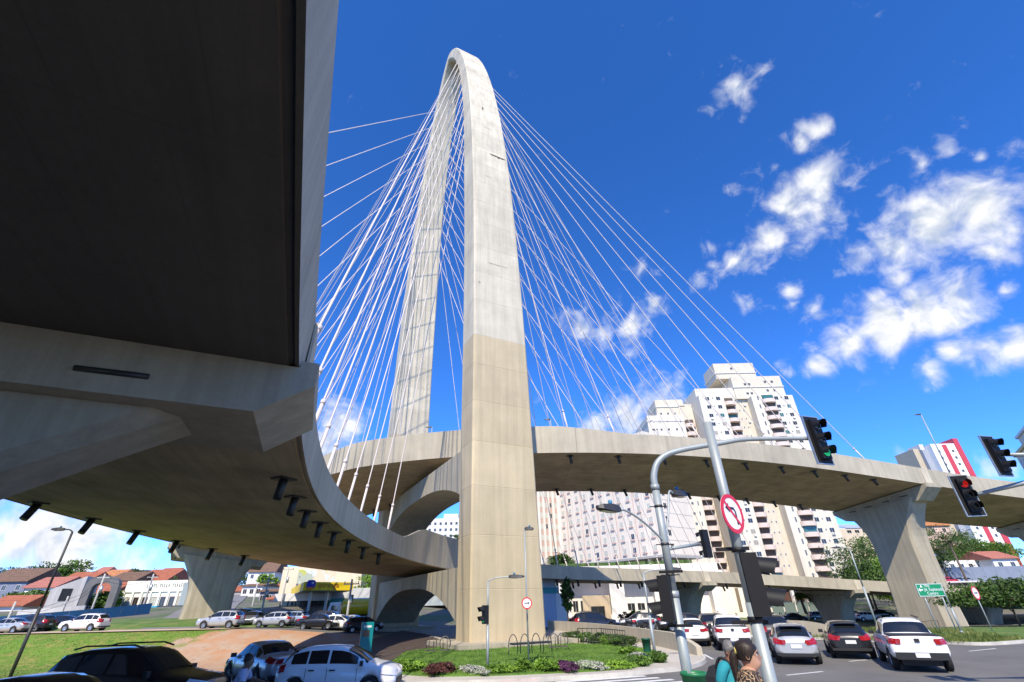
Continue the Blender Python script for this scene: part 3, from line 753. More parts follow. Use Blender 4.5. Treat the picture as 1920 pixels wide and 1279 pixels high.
# ---- white podium building seen below the lower viaduct
W_POD = wallmat('podium_white', (.80, .75, .66))
pz = 2.2; PA = atY(1052, 1170, 102); PB = atY(1305, 1170, 99)
A, wd, rz = frame_of(PA, PB)
pod = thing('podium_building', 'low cream white building with entrance and canopy seen under the lower viaduct', 'building', (A.x, A.y, 0), rz)
ptop = atY(1180, 1058, 98).z-.6
block(pod, 0, wd+6, 3, 22, -3, ptop, W_POD)
block(pod, -.5, wd+6.5, -.6, 3, 6.9, ptop-.8, W_POD, 'canopy_band'); block(pod, .1, wd+6, -.2, 3, -3, .3, W_POD, 'plinth')
block(pod, 0, wd+6, 0, 3, ptop-.8, ptop+.6, W_POD, 'parapet')
for x0, x1 in ((0, 2.2), (9.8, 12.6), (18.2, 22.0), (wd+4, wd+6)):
    block(pod, x0, x1, .05, 3.0, .3, 6.9, W_POD, 'pillar')
for k in range(4): obj('window', win_mesh(1.5, 1.3, GLASS_D, FRAME_W), pod, (13.8+k*1.9 if k < 2 else 14.5+k*2.9, 2.95, .9))
for k in range(3): obj('window', win_mesh(1.1, 2.0, GLASS_D, FRAME_W), pod, (3.0+k*1.5, 2.95, .8))
ent = block(pod, 4.4, 9.6, -.4, 2.9, -2.6, 3.6, wallmat('ochre_stone', (.55, .42, .26)), 'entrance')
obj('door', win_mesh(2.6, 3.2, GLASS_D, mat('bronze_frame', (.16, .11, .07), .5)), ent, (7.2, -.41, -1.4))
hg = MB()
for k in range(18):
    hg.box((1+k*1.45, 1.5, ptop+.9), (1.2, 1.2, .7), rz=k*.4)
hg.build('planter', mat('hedge', (.07, .13, .03), .9, var=.4, vscale=2), pod)
# pale blue building by the leg
BA, BB = atY(1012, 1172, 66), atY(1064, 1170, 70); A, wd, rz = frame_of(BA, BB)
bb = thing('painted_building', 'pale blue and white building with a teal band beside the arch leg', 'building', (A.x, A.y, 0), rz)
W_BL = wallmat('pale_blue_render', (.42, .50, .66)); block(bb, -1, wd*.62, 0, 9, -.2, 6.2, W_BL); block(bb, wd*.62, wd, -.05, 8, -.2, 3.6, wallmat('white_render', (.72, .72, .72)), 'wall')
block(bb, -1.05, wd*.64, -.1, 9.05, 3.55, 4.25, mat('teal_paint', (.05, .30, .36), .7), 'band'); block(bb, -1.2, wd*.66, -.3, 9.2, 6.2, 6.5, FRAME_W, 'roof')
# ---- plain cream hall and the house with columns, right of the podium
HA, HB = atY(1292, 1168, 108), atY(1446, 1168, 104); A, wd, rz = frame_of(HA, HB)
cr = thing('cream_hall', 'plain cream wall block with a brown strip behind the traffic signals', 'building', (A.x, A.y, 0), rz)
block(cr, 0, wd, 0, 14, -3.5, 5.0, wallmat('cream_render', (.80, .74, .60))); block(cr, wd*.66, wd*.70, -.12, 0, .3, 4.4, mat('brown_panel', (.20, .15, .09), .7), 'panel'); block(cr, -.2, wd+.2, -.3, 14.3, 5.0, 5.3, FRAME_W, 'roof')
HA, HB = atY(1450, 1172, 108), atY(1600, 1172, 112); A, wd, rz = frame_of(HA, HB)
hs_ = thing('columned_house', 'cream two storey house with brown upper windows and glass fence under the lower viaduct', 'building', (A.x, A.y, -.6), rz)
W_HC = wallmat('house_cream', (.66, .59, .47)); block(hs_, 0, wd, 2, 14, -3.5, 5.2, W_HC); block(hs_, -.2, wd+.3, .6, 14.4, 5.2, 5.5, FRAME_W, 'roof')
BRN = mat('brown_wood', (.11, .05, .03), .6, var=.2, vscale=2)
block(hs_, 3.6, wd-.5, 1.6, 2, 2.6, 5.0, BRN, 'upper_panel')
for k in range(5): mb = MB(); mb.box((1.2+k*3.1, 1.2, 2.5), (.55, .55, 5.2)); mb.build('column', W_POD, hs_)
for k in range(4): obj('window', win_mesh(1.9, 1.5, GLASS_D, BRN), hs_, (4.8+k*3.0, 1.58, 3.2))
for k in range(5):
    mb = MB(); mb.box((1.6+k*2.9, -.6, 1.1), (2.6, .06, 2.2)); mb.build('glass_fence_panel', mat('green_fence_glass', (.16, .20, .17), .2, spec=.6), hs_)
mb = MB(); mb.box((1.5, .4, 3.2), (4.5, 1.4, .9)); mb.build('hedge_box', MATS['hedge'], hs_)
# ---- apartment towers
Y0 = 150.0
W_T = wallmat('tower_cream', (.60, .53, .41), .12); W_T2 = wallmat('tower_white', (.66, .60, .485), .12); W_BAL = wallmat('balcony_pinkish', (.62, .51, .44))
CURT = mat('curtain', (.32, .29, .24), .8, var=.3, vscale=.4)
AC_ = MB(); AC_.box((0, -.22, .3), (.8, .42, .6)); AC_ME = AC_.mesh('air_conditioner', [FRAME_W])
DARK_IN = mat('balcony_interior', (.10, .075, .06), .8, var=.3, vscale=.5)
tw = thing('apartment_tower', 'tall cream apartment tower with curved balconies rising behind the right viaduct', 'building', (0, Y0, 6), 0)
fl = [z for z in [1.0+3.1*i for i in range(19)]]
block(tw, 84, 98.6, 0, 17, 0, 58.5, W_T2); block(tw, 79, 84, 3.5, 18, 0, 58.5, W_T); block(tw, 73.8, 79, 2.2, 18, 0, 59.5, W_T); block(tw, 65.2, 73.8, -.8, 18, 0, 59.0, W_T2)
block(tw, 80, 98, 2.5, 16, 58.5, 67.2, W_T, 'penthouse'); block(tw, 66, 80, 3, 16, 58.5, 63, W_T2, 'penthouse')
block(tw, 75.5, 90.5, 4, 14, 67.2, 73.5, W_T, 'roof_block'); block(tw, 75.2, 90.8, 3.7, 14.3, 69.3, 69.6, FRAME_W, 'cornice'); block(tw, 79.7, 98.2, 2.2, 16.3, 62.8, 63.1, FRAME_W, 'cornice')
GV = lambda: GLASS_D if rnd.random() < .72 else (CURT if rnd.random() < .7 else GLASS_G)
for z in fl:
    for x in (92.6, 96.2): obj('window', win_mesh(1.5, 1.35, GV(), FRAME_W), tw, (x, 0, z))
    obj('window', win_mesh(.5, .6, GLASS_D, FRAME_W), tw, (94.4, 0, z+.55))
    for x in (68.0, 71.8): obj('window', win_mesh(1.5, 1.35, GV(), FRAME_W), tw, (x, -.8, z))
    obj('window', win_mesh(.5, .6, GLASS_D, FRAME_W), tw, (69.9, -.8, z+.55))
    for x in (80.4, 81.9): obj('window', win_mesh(.5, .65, GLASS_D, FRAME_W), tw, (x, 3.5, z+.4))
    obj('window', win_mesh(.6, 1.6, GLASS_D, FRAME_W), tw, (86.2, 0, z))
    for z2 in (1.4, 4.6): pass
for x, z in ((84.5, 60), (86, 60), (84.5, 63.6), (86, 63.6), (92, 61), (94.5, 61), (92, 64.4), (94.5, 64.4), (82, 70.8)):
    obj('window', win_mesh(1.0, 1.0, GLASS_D, FRAME_W), tw, (x, 2.5 if z < 67 else 4, z))
bal_me = {}
def balcony(root, x, y, z, w, d, glass=None):
    key = (w, d)
    if key not in bal_me:
        n = 10; P = []
        for k in range(n+1):
            a = math.pi*k/n; P.append((-math.cos(a)*w/2, -math.sin(a)*d))
        mb = MB(); mb.prism(P, -.25, 1.05); bal_me[key] = mb.mesh('balcony', [W_BAL])
        mb = MB(); mb.box((0, -.03, 1.95), (w*.82, .06, 1.75)); bal_me[(key, 'o')] = mb.mesh('balcony_opening', [DARK_IN])
        mb = MB(); mb.box((0, -.25, 1.9), (w*.8, .04, 1.6)); bal_me[(key, 'g')] = mb.mesh('glazing', [GLASS_G])
    o = obj('balcony', bal_me[key], root, (x, y, z)); obj('balcony_opening', bal_me[(key, 'o')], o)
    if glass: obj('glazing', bal_me[(key, 'g')], o)
for z in fl:
    balcony(tw, 89.6, 0, z-.9, 4.8, 1.5, rnd.random() < .2); balcony(tw, 76.4, 2.2, z-.9, 4.6, 2.0, rnd.random() < .15)
tb = thing('apartment_tower', 'shorter cream apartment tower left of the tall one above the viaduct parapet', 'building', (0, Y0+4, 6), 0)
block(tb, 60.2, 65.0, 2.5, 18, 0, 58.5, W_T); block(tb, 47.2, 60.2, 0, 17, 0, 53.5, W_T2); block(tb, 52, 62.2, 2.8, 14, 53.5, 60.5, W_T, 'roof_block')
block(tb, 51.7, 62.5, 2.5, 14.3, 57.6, 57.9, FRAME_W, 'cornice'); block(tb, 47.0, 60.4, -.2, 17.2, 51.2, 51.5, FRAME_W, 'cornice')
for z in fl[:17]:
    for x in (49.0, 51.6, 54.2, 57.0): obj('window', win_mesh(.8, .9, GLASS_D, FRAME_W), tb, (x, 0, z+.3))
    obj('window', win_mesh(.5, 1.4, GLASS_D, FRAME_W), tb, (58.8, 0, z)); balcony(tb, 62.6, 2.5, z-.9, 4.2, 1.8)
for x in (53.5, 56, 58.5):
    obj('window', win_mesh(.8, .9, GLASS_D, FRAME_W), tb, (x, 2.8, 54.7))
# ---- red and white tower, far right
def plan_building(name, label, pxl, pxr, py, Y, z0, ztop, depth, m, pyr=None, Yr=None):
    a, b = atY(pxl, py, Y), atY(pxr, pyr or py, Yr or Y); A, wd, rz = frame_of(a, b)
    t = thing(name, label, 'building', (A.x, A.y, z0), rz); block(t, 0, wd, 0, depth, 0, ztop-z0, m); return t, wd, ztop-z0
zt = atY(1770, 832, 230).z; z0 = hill(150, 230)
rw, wd, hh = plan_building('red_striped_tower', 'white tower with two red vertical stripes beyond the right viaduct', 1757, 1806, 860, 230, z0, zt, 14, wallmat('tower_plain_white', (.80, .79, .76)))
RED = mat('red_cladding', (.50, .05, .07), .6, var=.08, vscale=.5)
block(rw, wd*.42, wd*.60, -.15, 0, 0, hh-.5, RED, 'stripe'); block(rw, wd*.93, wd+1.6, -.5, 14, 0, hh+2.5, RED, 'stripe')
block(rw, -2.8, 0, 3, 16, 0, hh-2, wallmat('grey_side', (.34, .36, .40)), 'side_wing'); block(rw, -5.6, -2.8, 5, 18, 0, hh-1, wallmat('tan_side', (.50, .42, .30)), 'side_wing'); block(rw, -2.4, -.3, 4, 12, hh-2, hh+1, FRAME_W, 'roof_block')
for k in range(16):
    for x in (wd*.22, wd*.76): obj('window', win_mesh(1.3, 1.3, GLASS_D, FRAME_W), rw, (x, 0, hh-4.5-3.3*k))
zt = atY(1900, 850, 140).z
ct, wd, hh = plan_building('cream_tower', 'cream tower cut by the right edge of the picture', 1890, 1990, 830, 140, hill(120, 140), zt, 16, W_T, Yr=108)
block(ct, -.5, wd+.5, -.5, 16, hh-1.2, hh-.6, wallmat('ochre_band', (.60, .47, .22)), 'cornice'); block(ct, 2.5, wd, 2, 12, hh, hh+3.5, W_T2, 'roof_block'); block(ct, 2, wd, 1.5, 12.5, hh+3.5, hh+4.2, FRAME_W, 'roof')
for k in range(16):
    for x in (2.2, 5.5, 9): obj('window', win_mesh(1.2, 1.2, GLASS_D, FRAME_W), ct, (x, 0, hh-4-3.1*k))
# ---- far white block framed by the cross beam
zt = atY(835, 972, 260).z
fb, wd, hh = plan_building('far_block', 'distant white block with dark windows framed between the arch legs', 790, 880, 985, 260, hill(-30, 260), zt, 15, wallmat('far_white', (.66, .65, .62)))
for k in range(5):
    for i in range(9): obj('window', win_mesh(1.3, 1.5, GLASS_D, FRAME_W), fb, (1.8+i*(wd-3)/8, 0, hh-3.4-3.1*k))
block(fb, wd*.45, wd*.75, 2, 10, hh, hh+2.5, MATS['far_white'], 'roof_block')
# ---- houses and blocks on the right hillside
def gable_house(name, label, px0, px1, py_base, py_eave, Y, wallm, roofm, depth=9, rise=1.8, over=.5, wins=2, group=None, hip=False):
    a, b = atY(px0, py_base, Y), atY(px1, py_base, Y); A, wd, rz = frame_of(a, b); h = atY((px0+px1)/2, py_eave, Y).z-a.z
    t = thing(name, label, 'house', (A.x, A.y, a.z), rz, group)
    mb = MB(); mb.box((wd/2, depth/2, h/2-2), (wd, depth, h+4)); mb.build('wall', wallm, t)
    mb = MB(); i = wd*.22 if hip else 0
    P = [(-over, -over, h), (wd+over, -over, h), (wd+over, depth+over, h), (-over, depth+over, h), (-over+i, depth/2, h+rise), (wd+over-i, depth/2, h+rise)]
    P2 = [(x, y, z-.18) for x, y, z in P]
    mb.add(P+P2, [(0, 1, 5, 4), (2, 3, 4, 5), (1, 2, 5), (3, 0, 4), (6, 7, 11, 10), (8, 9, 10, 11), (0, 1, 7, 6), (1, 2, 8, 7), (2, 3, 9, 8), (3, 0, 6, 9)])
    rf_ = mb.build('roof', roofm, t)
    if not hip:
        mb = MB()
        for x in (0.02, wd-.02): mb.add([(x, 0, h-.02), (x, depth, h-.02), (x, depth/2, h+rise*.93)], [(0, 1, 2)])
        mb.build('gable', wallm, t)
    nrow = 1 if h < 4.2 else 2
    for r_ in range(nrow):
        for k in range(wins):
            obj('window', win_mesh(1.1, 1.2, GLASS_D, FRAME_W), t, (wd*(k+.5)/wins, 0, h-2.0-2.9*r_))
    # tile rows on the roof, proud battens
    mb = MB(); nb = 6
    for k in range(1, nb):
        y = -over+(depth/2+over)*k/nb; z = h+rise*k/nb
        mb.add([(-over+i*k/nb, y-.05, z+.0), (wd+over-i*k/nb, y-.05, z+.0), (wd+over-i*k/nb, y, z+.09), (-over+i*k/nb, y, z+.09), (-over+i*k/nb, y+.1, z+.03), (wd+over-i*k/nb, y+.1, z+.03)], [(0, 1, 2, 3), (3, 2, 5, 4)])
    mb.build('tile_course', roofm, rf_)
    return t
T_RED = mat('roof_tile_red', (.36, .115, .06), .85, var=.25, vscale=1.2, fine=.2, bscale=8); T_BRN = mat('roof_tile_brown', (.17, .10, .065), .85, var=.25, vscale=1.2, fine=.2, bscale=8)
T_ORG = mat('roof_tile_orange', (.46, .19, .075), .85, var=.25, vscale=1.2, fine=.2, bscale=8); T_PNK = mat('roof_tile_pink', (.40, .15, .11), .85, var=.2, vscale=1.2, fine=.2, bscale=8)
W_WH = wallmat('house_white', (.74, .72, .68)); W_BE = wallmat('house_beige', (.62, .52, .40)); W_BG = wallmat('house_blue_grey', (.18, .20, .27)); W_PK = wallmat('house_pink', (.62, .45, .38))
t, wd, hh = plan_building('hill_block', 'beige block with a sloping grey roof right of the tall tower', 1550, 1655, 1025, 165, 8, atY(1600, 990, 165).z, 14, W_BE)
mb = MB(); mb.add([(wd*.45, -.3, hh), (wd+.5, -.3, hh), (wd+.5, 14, hh+2.6), (wd*.45, 14, hh+2.6), (wd*.45, -.3, hh+.25), (wd+.5, -.3, hh+.25), (wd+.5, 14, hh+2.9), (wd*.45, 14, hh+2.9)], [(0,1,2,3),(4,5,6,7),(0,1,5,4),(1,2,6,5),(2,3,7,6),(3,0,4,7)]); mb.build('roof', mat('sheet_roof', (.42, .44, .47), .5, var=.1, vscale=1), t)
block(t, 1, 3.4, 2, 5, hh, hh+4.5, wallmat('yellow_render', (.62, .42, .08)), 'stair_tower')
for k in range(4): obj('window', win_mesh(1.6, 1.0, GLASS_D, FRAME_W), t, (wd*.5+k*2.6, 0, hh-1.6))
gable_house('hill_house', 'orange roofed house among trees above the right bank', 1722, 1785, 1003, 985, 150, W_PK, T_ORG, depth=10, rise=3.0, wins=3)
gable_house('hill_house', 'small white house with a pinkish gable at the far right below the viaduct', 1868, 1915, 1066, 1046, 118, W_WH, T_PNK, wins=2)
t, wd, hh = plan_building('long_low_building', 'long low white building behind a grey fence on the right', 1780, 1872, 1075, 122, hill(95, 122), atY(1830, 1050, 122).z, 10, W_WH)
for k in range(7): obj('window', win_mesh(1.1, 1.3, GLASS_D, FRAME_W), t, (1.5+k*2.2, 0, hh-2.0))
a, b = atY(1765, 1096, 108), atY(1990, 1092, 108); A, wd, rz = frame_of(a, b)
gf = thing('metal_fence', 'long blue grey sheet fence along the raised street at right', 'fence', (A.x, A.y, a.z), rz)
for k in range(int(wd/2.5)): mb = MB(); mb.box((k*2.5+1.25, 0, 1.6), (2.46, .08, 3.0)); mb.build('fence_panel', mat('fence_blue_grey', (.21, .24, .30), .6, var=.08, vscale=.8), gf)
mb = MB(); mb.box((wd/2, 1.5, -1.2), (wd, 5.5, 2.4)); mb.build('retaining_wall', CON_D, gf)
t, wd, hh = plan_building('pink_hut', 'small pink and white building under the end of the lower viaduct', 1792, 1862, 1165, 98, 0, 4.3, 6, W_PK)
for k in range(3): block(t, 1.2+k*2.0, 2.0+k*2.0, -.2, 0, .4, 3.4, mat('grey_shutter', (.25, .24, .23), .7), 'shutter')
block(t, wd-1.4, wd-.5, -.15, 0, 1.2, 2.4, RED, 'sign_board'); block(t, -.3, wd+.3, -.9, 6, 4.3, 4.55, FRAME_W, 'roof'); block(t, -.6, wd+4, -2.2, -.2, -.1, .5, W_BE, 'step')
t, wd, hh = plan_building('retaining_wall', 'dark stained retaining wall behind the spreading tree at right', 1850, 2080, 1168, 92, 0, 4.2, 1.2, mat('dark_wall', (.07, .062, .055), .9, var=.25, vscale=.4, stain=.3)); t['category'] = 'wall'

# ---- left hillside houses
LH = [('hill_house', 'brown roofed house with blue grey gable wall on the left hilltop', -35, 44, 1108, 1090, 120, W_BG, T_BRN, 10, 3.0, 3, False),
      ('hill_house', 'pink tiled house below the brown roofed one', 44, 100, 1112, 1101, 112, W_WH, T_PNK, 9, 2.2, 3, False),
      ('hill_house', 'white house under two red tiled roofs on the left hill', 102, 152, 1106, 1094, 118, W_WH, T_RED, 9, 2.6, 2, False),
      ('hill_house', 'house with a broad orange hipped roof above the grey arch frame', 153, 207, 1102, 1092, 128, W_BE, T_ORG, 12, 3.2, 3, True),
      ('hill_house', 'white gabled house with red roof behind the blue hoarding', -30, 36, 1152, 1136, 92, W_WH, T_RED, 6, 1.7, 2, False),
      ('hill_house', 'dark brown roofed house left of the white hall', 200, 250, 1098, 1089, 125, W_PK, T_BRN, 9, 2.2, 2, False),
      ('hill_house', 'red roofed house peeping above the white hall', 255, 310, 1096, 1088, 130, W_WH, T_RED, 10, 2.8, 3, False),
      ('hill_house', 'low pink roofed house beside the grey shed', 60, 118, 1132, 1123, 104, W_PK, T_PNK, 6, 1.3, 3, False),
      ('hill_house', 'low red roofed house seen through the grey arch frame', 150, 205, 1125, 1112, 108, W_WH, T_RED, 9, 2.2, 3, False),
      ('hill_house', 'small white flat house with a chimney block at the far left', 20, 62, 1085, 1074, 135, W_WH, T_BRN, 9, .8, 2, True)]
for nm, lb, p0_, p1_, pb, pe, Yh, wm, rm, dp, rs, nw, hp in LH:
    gable_house(nm, lb, p0_, p1_, pb, pe, Yh, wm, rm, depth=dp, rise=rs, wins=nw, hip=hp, group='houses on the left hillside')
# white two storey hall with pilasters and lettering
a, b = atY(218, 1152, 97), atY(338, 1152, 97); A, wd, rz = frame_of(a, b)
hl = thing('white_hall', 'cream white two storey hall with pilasters and dark lettering left of the pier', 'building', (A.x, A.y, a.z), rz)
hz = atY(280, 1089, 97).z-a.z; W_HL = wallmat('hall_cream', (.78, .77, .66))
block(hl, 0, wd, 0, 14, -3, hz, W_HL); block(hl, -.2, wd+.2, -.2, 14.2, hz-1.9, hz-1.6, W_HL, 'cornice'); block(hl, wd, wd+2.5, -1.5, 12, -3, hz-.5, wallmat('hall_grey', (.30, .35, .35)), 'side_wing')
mb = MB(); xx = wd*.33
for wds in (5, 5, 6):
    for k in range(wds):
        w_ = rnd.uniform(.2, .34); mb.box((xx+w_/2, -.03, hz-.85), (.07, .06, .55)); mb.box((xx+w_/2+.06, -.03, hz-.6+rnd.choice((0, -.25, -.5))), (w_*.7, .06, .08)); xx += w_+.14
    xx += .4
mb.build('lettering', mat('dark_letters', (.05, .07, .06), .6), hl)
for k in range(8): mb = MB(); mb.box((k*wd/7.05+.2, -.12, hz/2-2.2), (.4, .24, hz+.6)); mb.build('pilaster', W_HL, hl)
BRN_F = mat('brown_frame', (.24, .13, .09), .6)
for r_ in range(2):
    for k in range(7): obj('window', win_mesh(1.0, 1.7, GLASS_P if (k+r_) % 3 == 0 else GLASS_D, BRN_F), hl, ((k+.5)*wd/7.05+.2, 0, hz-4.4-3.7*r_))
block(hl, wd-3.5, wd+2.6, -2.4, 0, hz-5.6, hz-4.2, mat('dark_sign', (.05, .06, .07), .6), 'sign_board'); block(hl, wd*.55, wd*.8, -3.5, -.2, .9, 1.15, mat('cyan_awning', (.02, .33, .48), .6), 'awning')
# grey shed wall with the arch frame
a, b = atY(78, 1146, 90), atY(140, 1144, 92); A, wd, rz = frame_of(a, b)
sh_ = thing('grey_shed', 'windowed pale grey shed wall stepping up behind the blue hoarding', 'building', (A.x, A.y, a.z), rz)
W_SH = wallmat('shed_grey', (.46, .45, .44), .2); mb = MB(); mb.add([(0, 0, -2), (wd, 0, -2), (wd, 0, 5.4), (0, 0, 3.3), (0, 9, -2), (wd, 9, -2), (wd, 9, 5.4), (0, 9, 3.3)], [(0,1,2,3),(4,5,6,7),(0,1,5,4),(1,2,6,5),(2,3,7,6),(3,0,4,7)]); mb.build('wall', W_SH, sh_)
obj('window', win_mesh(1.5, 1.9, GLASS_D, STEEL_D), sh_, (wd*.52, -.02, 1.5)); obj('window', win_mesh(1.2, .9, GLASS_D, STEEL_D), sh_, (wd*.4, -.02, -.6))
a, b = atY(140, 1148, 90), atY(205, 1148, 92); A, wd, rz = frame_of(a, b)
af = thing('concrete_portal', 'dark grey rounded concrete frame standing in front of the red roofs', 'frame', (A.x, A.y, a.z), rz)
n = 14; o_, i_ = [], []
for k in range(n+1):
    t = math.pi*k/n; cx = wd/2; rx, rzz = wd/2, 2.2
    o_.append((cx-math.cos(t)*rx, 3.4+math.sin(t)**.6*rzz)); i_.append((cx-math.cos(t)*(rx-1.0), 3.0+math.sin(t)**.6*(rzz-.7)))
poly = [(o_[0][0], -2)]+o_+[(o_[-1][0], -2), (i_[-1][0], -2)]+i_[::-1]+[(i_[0][0], -2)]
mb = MB(); np_ = len(poly); half = n+2
Fp = [Vector((x, 0, z)) for x, z in poly]; Bp = [Vector((x, 2.0, z)) for x, z in poly]
outer = [0]+list(range(1, n+2))+[n+2]; inner = [np_-1]+list(range(np_-2, n+3, -1))+[n+3]
fs = []
for k in range(len(outer)-1):
    fs += [(outer[k], outer[k+1], inner[k+1], inner[k]), (np_+outer[k], np_+outer[k+1], np_+inner[k+1], np_+inner[k]), (outer[k], outer[k+1], np_+outer[k+1], np_+outer[k]), (inner[k], inner[k+1], np_+inner[k+1], np_+inner[k])]
mb.add(Fp+Bp, fs); mb.build('frame', mat('frame_grey', (.15, .15, .15), .85, var=.2, vscale=.6), af)
# blue hoarding
hp_ = [atY(-40, 1184, 66), atY(60, 1175, 69), atY(130, 1168, 72), atY(210, 1160, 76), atY(305, 1148, 82)]
hp2 = curve_pts(hp_, 5); ho = thing('site_hoarding', 'long blue sheet hoarding along the street at left', 'fence', tuple(hp_[0])); BLUE = mat('hoarding_blue', (.008, .075, .20), .6, var=.12, vscale=.8)
dist = 0; cp = hp2[0]; acc = [cp]
for p in hp2[1:]:
    while (p-acc[-1]).length > 2.0: acc.append(acc[-1]+(p-acc[-1]).normalized()*2.0)
for a, b in zip(acc[:-1], acc[1:]):
    g = (b-a)*.012; mb = MB(); q = Vector((0, .05, 0)); a_, b_ = a+g-hp_[0], b-g-hp_[0]; u = Vector((0, 0, 1.45))
    d_ = Vector((0, 0, .8))
    mb.add([a_-d_, b_-d_, b_+u, a_+u, a_+q-d_, b_+q-d_, b_+u+q, a_+u+q], [(0,1,2,3),(4,5,6,7),(0,1,5,4),(1,2,6,5),(2,3,7,6),(3,0,4,7)]); mb.build('hoarding_panel', BLUE, ho)
wl0 = [p+Vector((-1, 5, 0)) for p in hp2[:9]]
mb = MB(); mb.loft([[p+Vector((0, 0, -1)), p+Vector((0, .2, -1)), p+Vector((0, .2, 2.2)), p+Vector((0, 0, 2.2))] for p in wl0]); tag(mb.build('white_yard_wall', W_WH), 'low white yard wall behind the blue hoarding', 'wall')

# ---- filling station
cz = 4.7
f0, f1, b0_ = atZ(568, 1107, cz), atZ(661, 1107, cz), atZ(540, 1117.5, cz)
dl = (b0_-f0); dl = dl.normalized()*min(dl.length, 26); b0_ = f0+dl; b1_ = f1+dl
st = thing('station_canopy', 'yellow filling station canopy on grey posts with a blue emblem', 'canopy', (f0.x, f0.y, 0)); o0 = Vector((f0.x, f0.y, 0))
YEL = mat('station_yellow', (.86, .60, .008), .5, var=.04, vscale=1)
mb = MB(); mb.prism([((p-o0).x, (p-o0).y) for p in (f0, f1, b1_, b0_)], cz, cz+1.05); mb.build('fascia', YEL, st)
mb = MB(); mb.prism([((p-o0).x, (p-o0).y) for p in (f0+dl*.02, f1+dl*.02, b1_, b0_)], cz-.05, cz-.005); mb.build('soffit', mat('canopy_soffit', (.45, .44, .42), .6), st)
fd = (f1-f0); fw_ = fd.length; fd.normalize(); frz = math.atan2(fd.y, fd.x)
for u_, v_ in ((.25, .25), (.6, .25), (.25, .8), (.6, .8)):
    p = f0-o0+fd*fw_*u_+dl*v_; mb = MB(); mb.box((p.x, p.y, cz/2), (.32, .32, cz)); mb.build('post', GALV, st)
def text_obj(name, body, size, m, parent, loc, rot, extrude=.01, align='LEFT'):
    cu = bpy.data.curves.new(name, 'FONT'); cu.body = body; cu.size = size; cu.extrude = extrude; cu.align_x = align; cu.resolution_u = 2
    tmp = bpy.data.objects.new(name, cu); COL.objects.link(tmp)
    dg = bpy.context.evaluated_depsgraph_get(); me = bpy.data.meshes.new_from_object(tmp.evaluated_get(dg)); bpy.data.objects.remove(tmp)
    me.materials.clear(); me.materials.append(m); o = obj(name, me, parent, loc); o.rotation_euler = rot; return o
text_obj('lettering', 'ipiranga', 1.0, mat('orange_brown_letter', (.42, .10, .01), .5), st, Vector(f0-o0)*1+fd*fw_*.27+Vector((fd.y, -fd.x, 0))*.03+Vector((0, 0, cz-f0.z+.38)), (math.pi/2, 0, frz))
lg = f0-o0+fd*fw_*.13+Vector((fd.y, -fd.x, 0))*.12; lg.z = cz+.75
mb = MB(); mb.prism([(.62*math.copysign(abs(math.cos(t))**.6, math.cos(t)), .55*math.copysign(abs(math.sin(t))**.6, math.sin(t))) for t in [2*math.pi*k/20 for k in range(20)]], -.06, .06)
o = mb.build('emblem', mat('emblem_blue', (.005, .03, .36), .5), st, lg); o.rotation_euler = (math.pi/2, 0, frz)
mb = MB(); mb.prism([(-.5, -.28), (-.2, -.38), (.3, -.3), (.5, -.1), (.3, -.52), (0, -.66), (-.4, -.52)], .065, .075); e = mb.build('emblem_flame', mat('emblem_orange', (.7, .16, .01), .5), o)
mb = MB(); mb.prism([(.0, .1), (.3, .02), (.38, .2), (.2, .33)], .065, .075); mb.build('emblem_mark', FRAME_W, o)
# fuel pumps
pump_p = None
for u_, v_ in ((.1, .3), (.42, .3), (.72, .35)):
    p = f0+fd*fw_*u_+dl*v_; t = thing('fuel_pump', 'white and yellow fuel pump under the canopy, %s' % ('leftmost', 'middle one', 'rightmost')[int(u_*3)], 'fuel pump', (p.x, p.y, 0), frz, 'fuel pumps')
    mb = MB(); mb.box((0, 0, .9), (.7, .5, 1.8)); mb.build('cabinet', mat('pump_white', (.55, .55, .55), .4), t); mb = MB(); mb.box((0, -.26, 1.25), (.5, .02, .4)); mb.build('display', GLASS_D, t)
    mb = MB(); mb.box((0, 0, 2.0), (.75, .55, .4)); mb.build('top_sign', YEL, t)
    mb = MB(); mb.tube([(.36, 0, 1.2), (.55, -.1, .7), (.5, -.15, .4), (.38, -.1, .9)], .03, 6); mb.build('hose', STEEL_D, t)
# shop and the mural building behind
def flat(name, label, cat, px0, px1, pyb, pyt, Y, dep, m):
    a, b = atY(px0, pyb, Y), atY(px1, pyb, Y); A, wd, rz = frame_of(a, b); zb = min(a.z, hill(a.x, Y)); h = atY((px0+px1)/2, pyt, Y).z-zb
    t = thing(name, label, cat, (A.x, A.y, zb), rz); block(t, 0, wd, 0, dep, -.5, h, m); return t, wd, h
t, wd, hh = flat('station_shop', 'low station shop with white fascia and dark glass front', 'building', 520, 606, 1160, 1127, 88, 8, GLASS_D)
block(t, -.5, wd+.5, -1.5, 8.5, hh, hh+1.1, FRAME_W, 'roof'); [block(t, k*wd/6-.1, k*wd/6+.1, -.06, 0, 0, hh, STEEL_D, 'mullion') for k in range(7)]
t, wd, hh = flat('brick_shop', 'brick shop with a pale roof and teal awning right of the canopy', 'building', 606, 705, 1160, 1122, 90, 9, wallmat('shop_brick', (.30, .14, .09)))
block(t, -.5, wd+.5, -1.2, 9.5, hh, hh+1.5, mat('shop_roof', (.50, .50, .49), .6, var=.1, vscale=1), 'roof'); block(t, 1, wd*.38, -.08, 0, .4, hh-.6, GLASS_D, 'shop_window'); block(t, .8, wd*.36, -1.4, -.1, 2.0, 2.9, mat('teal_awning', (.04, .36, .31), .6), 'awning')
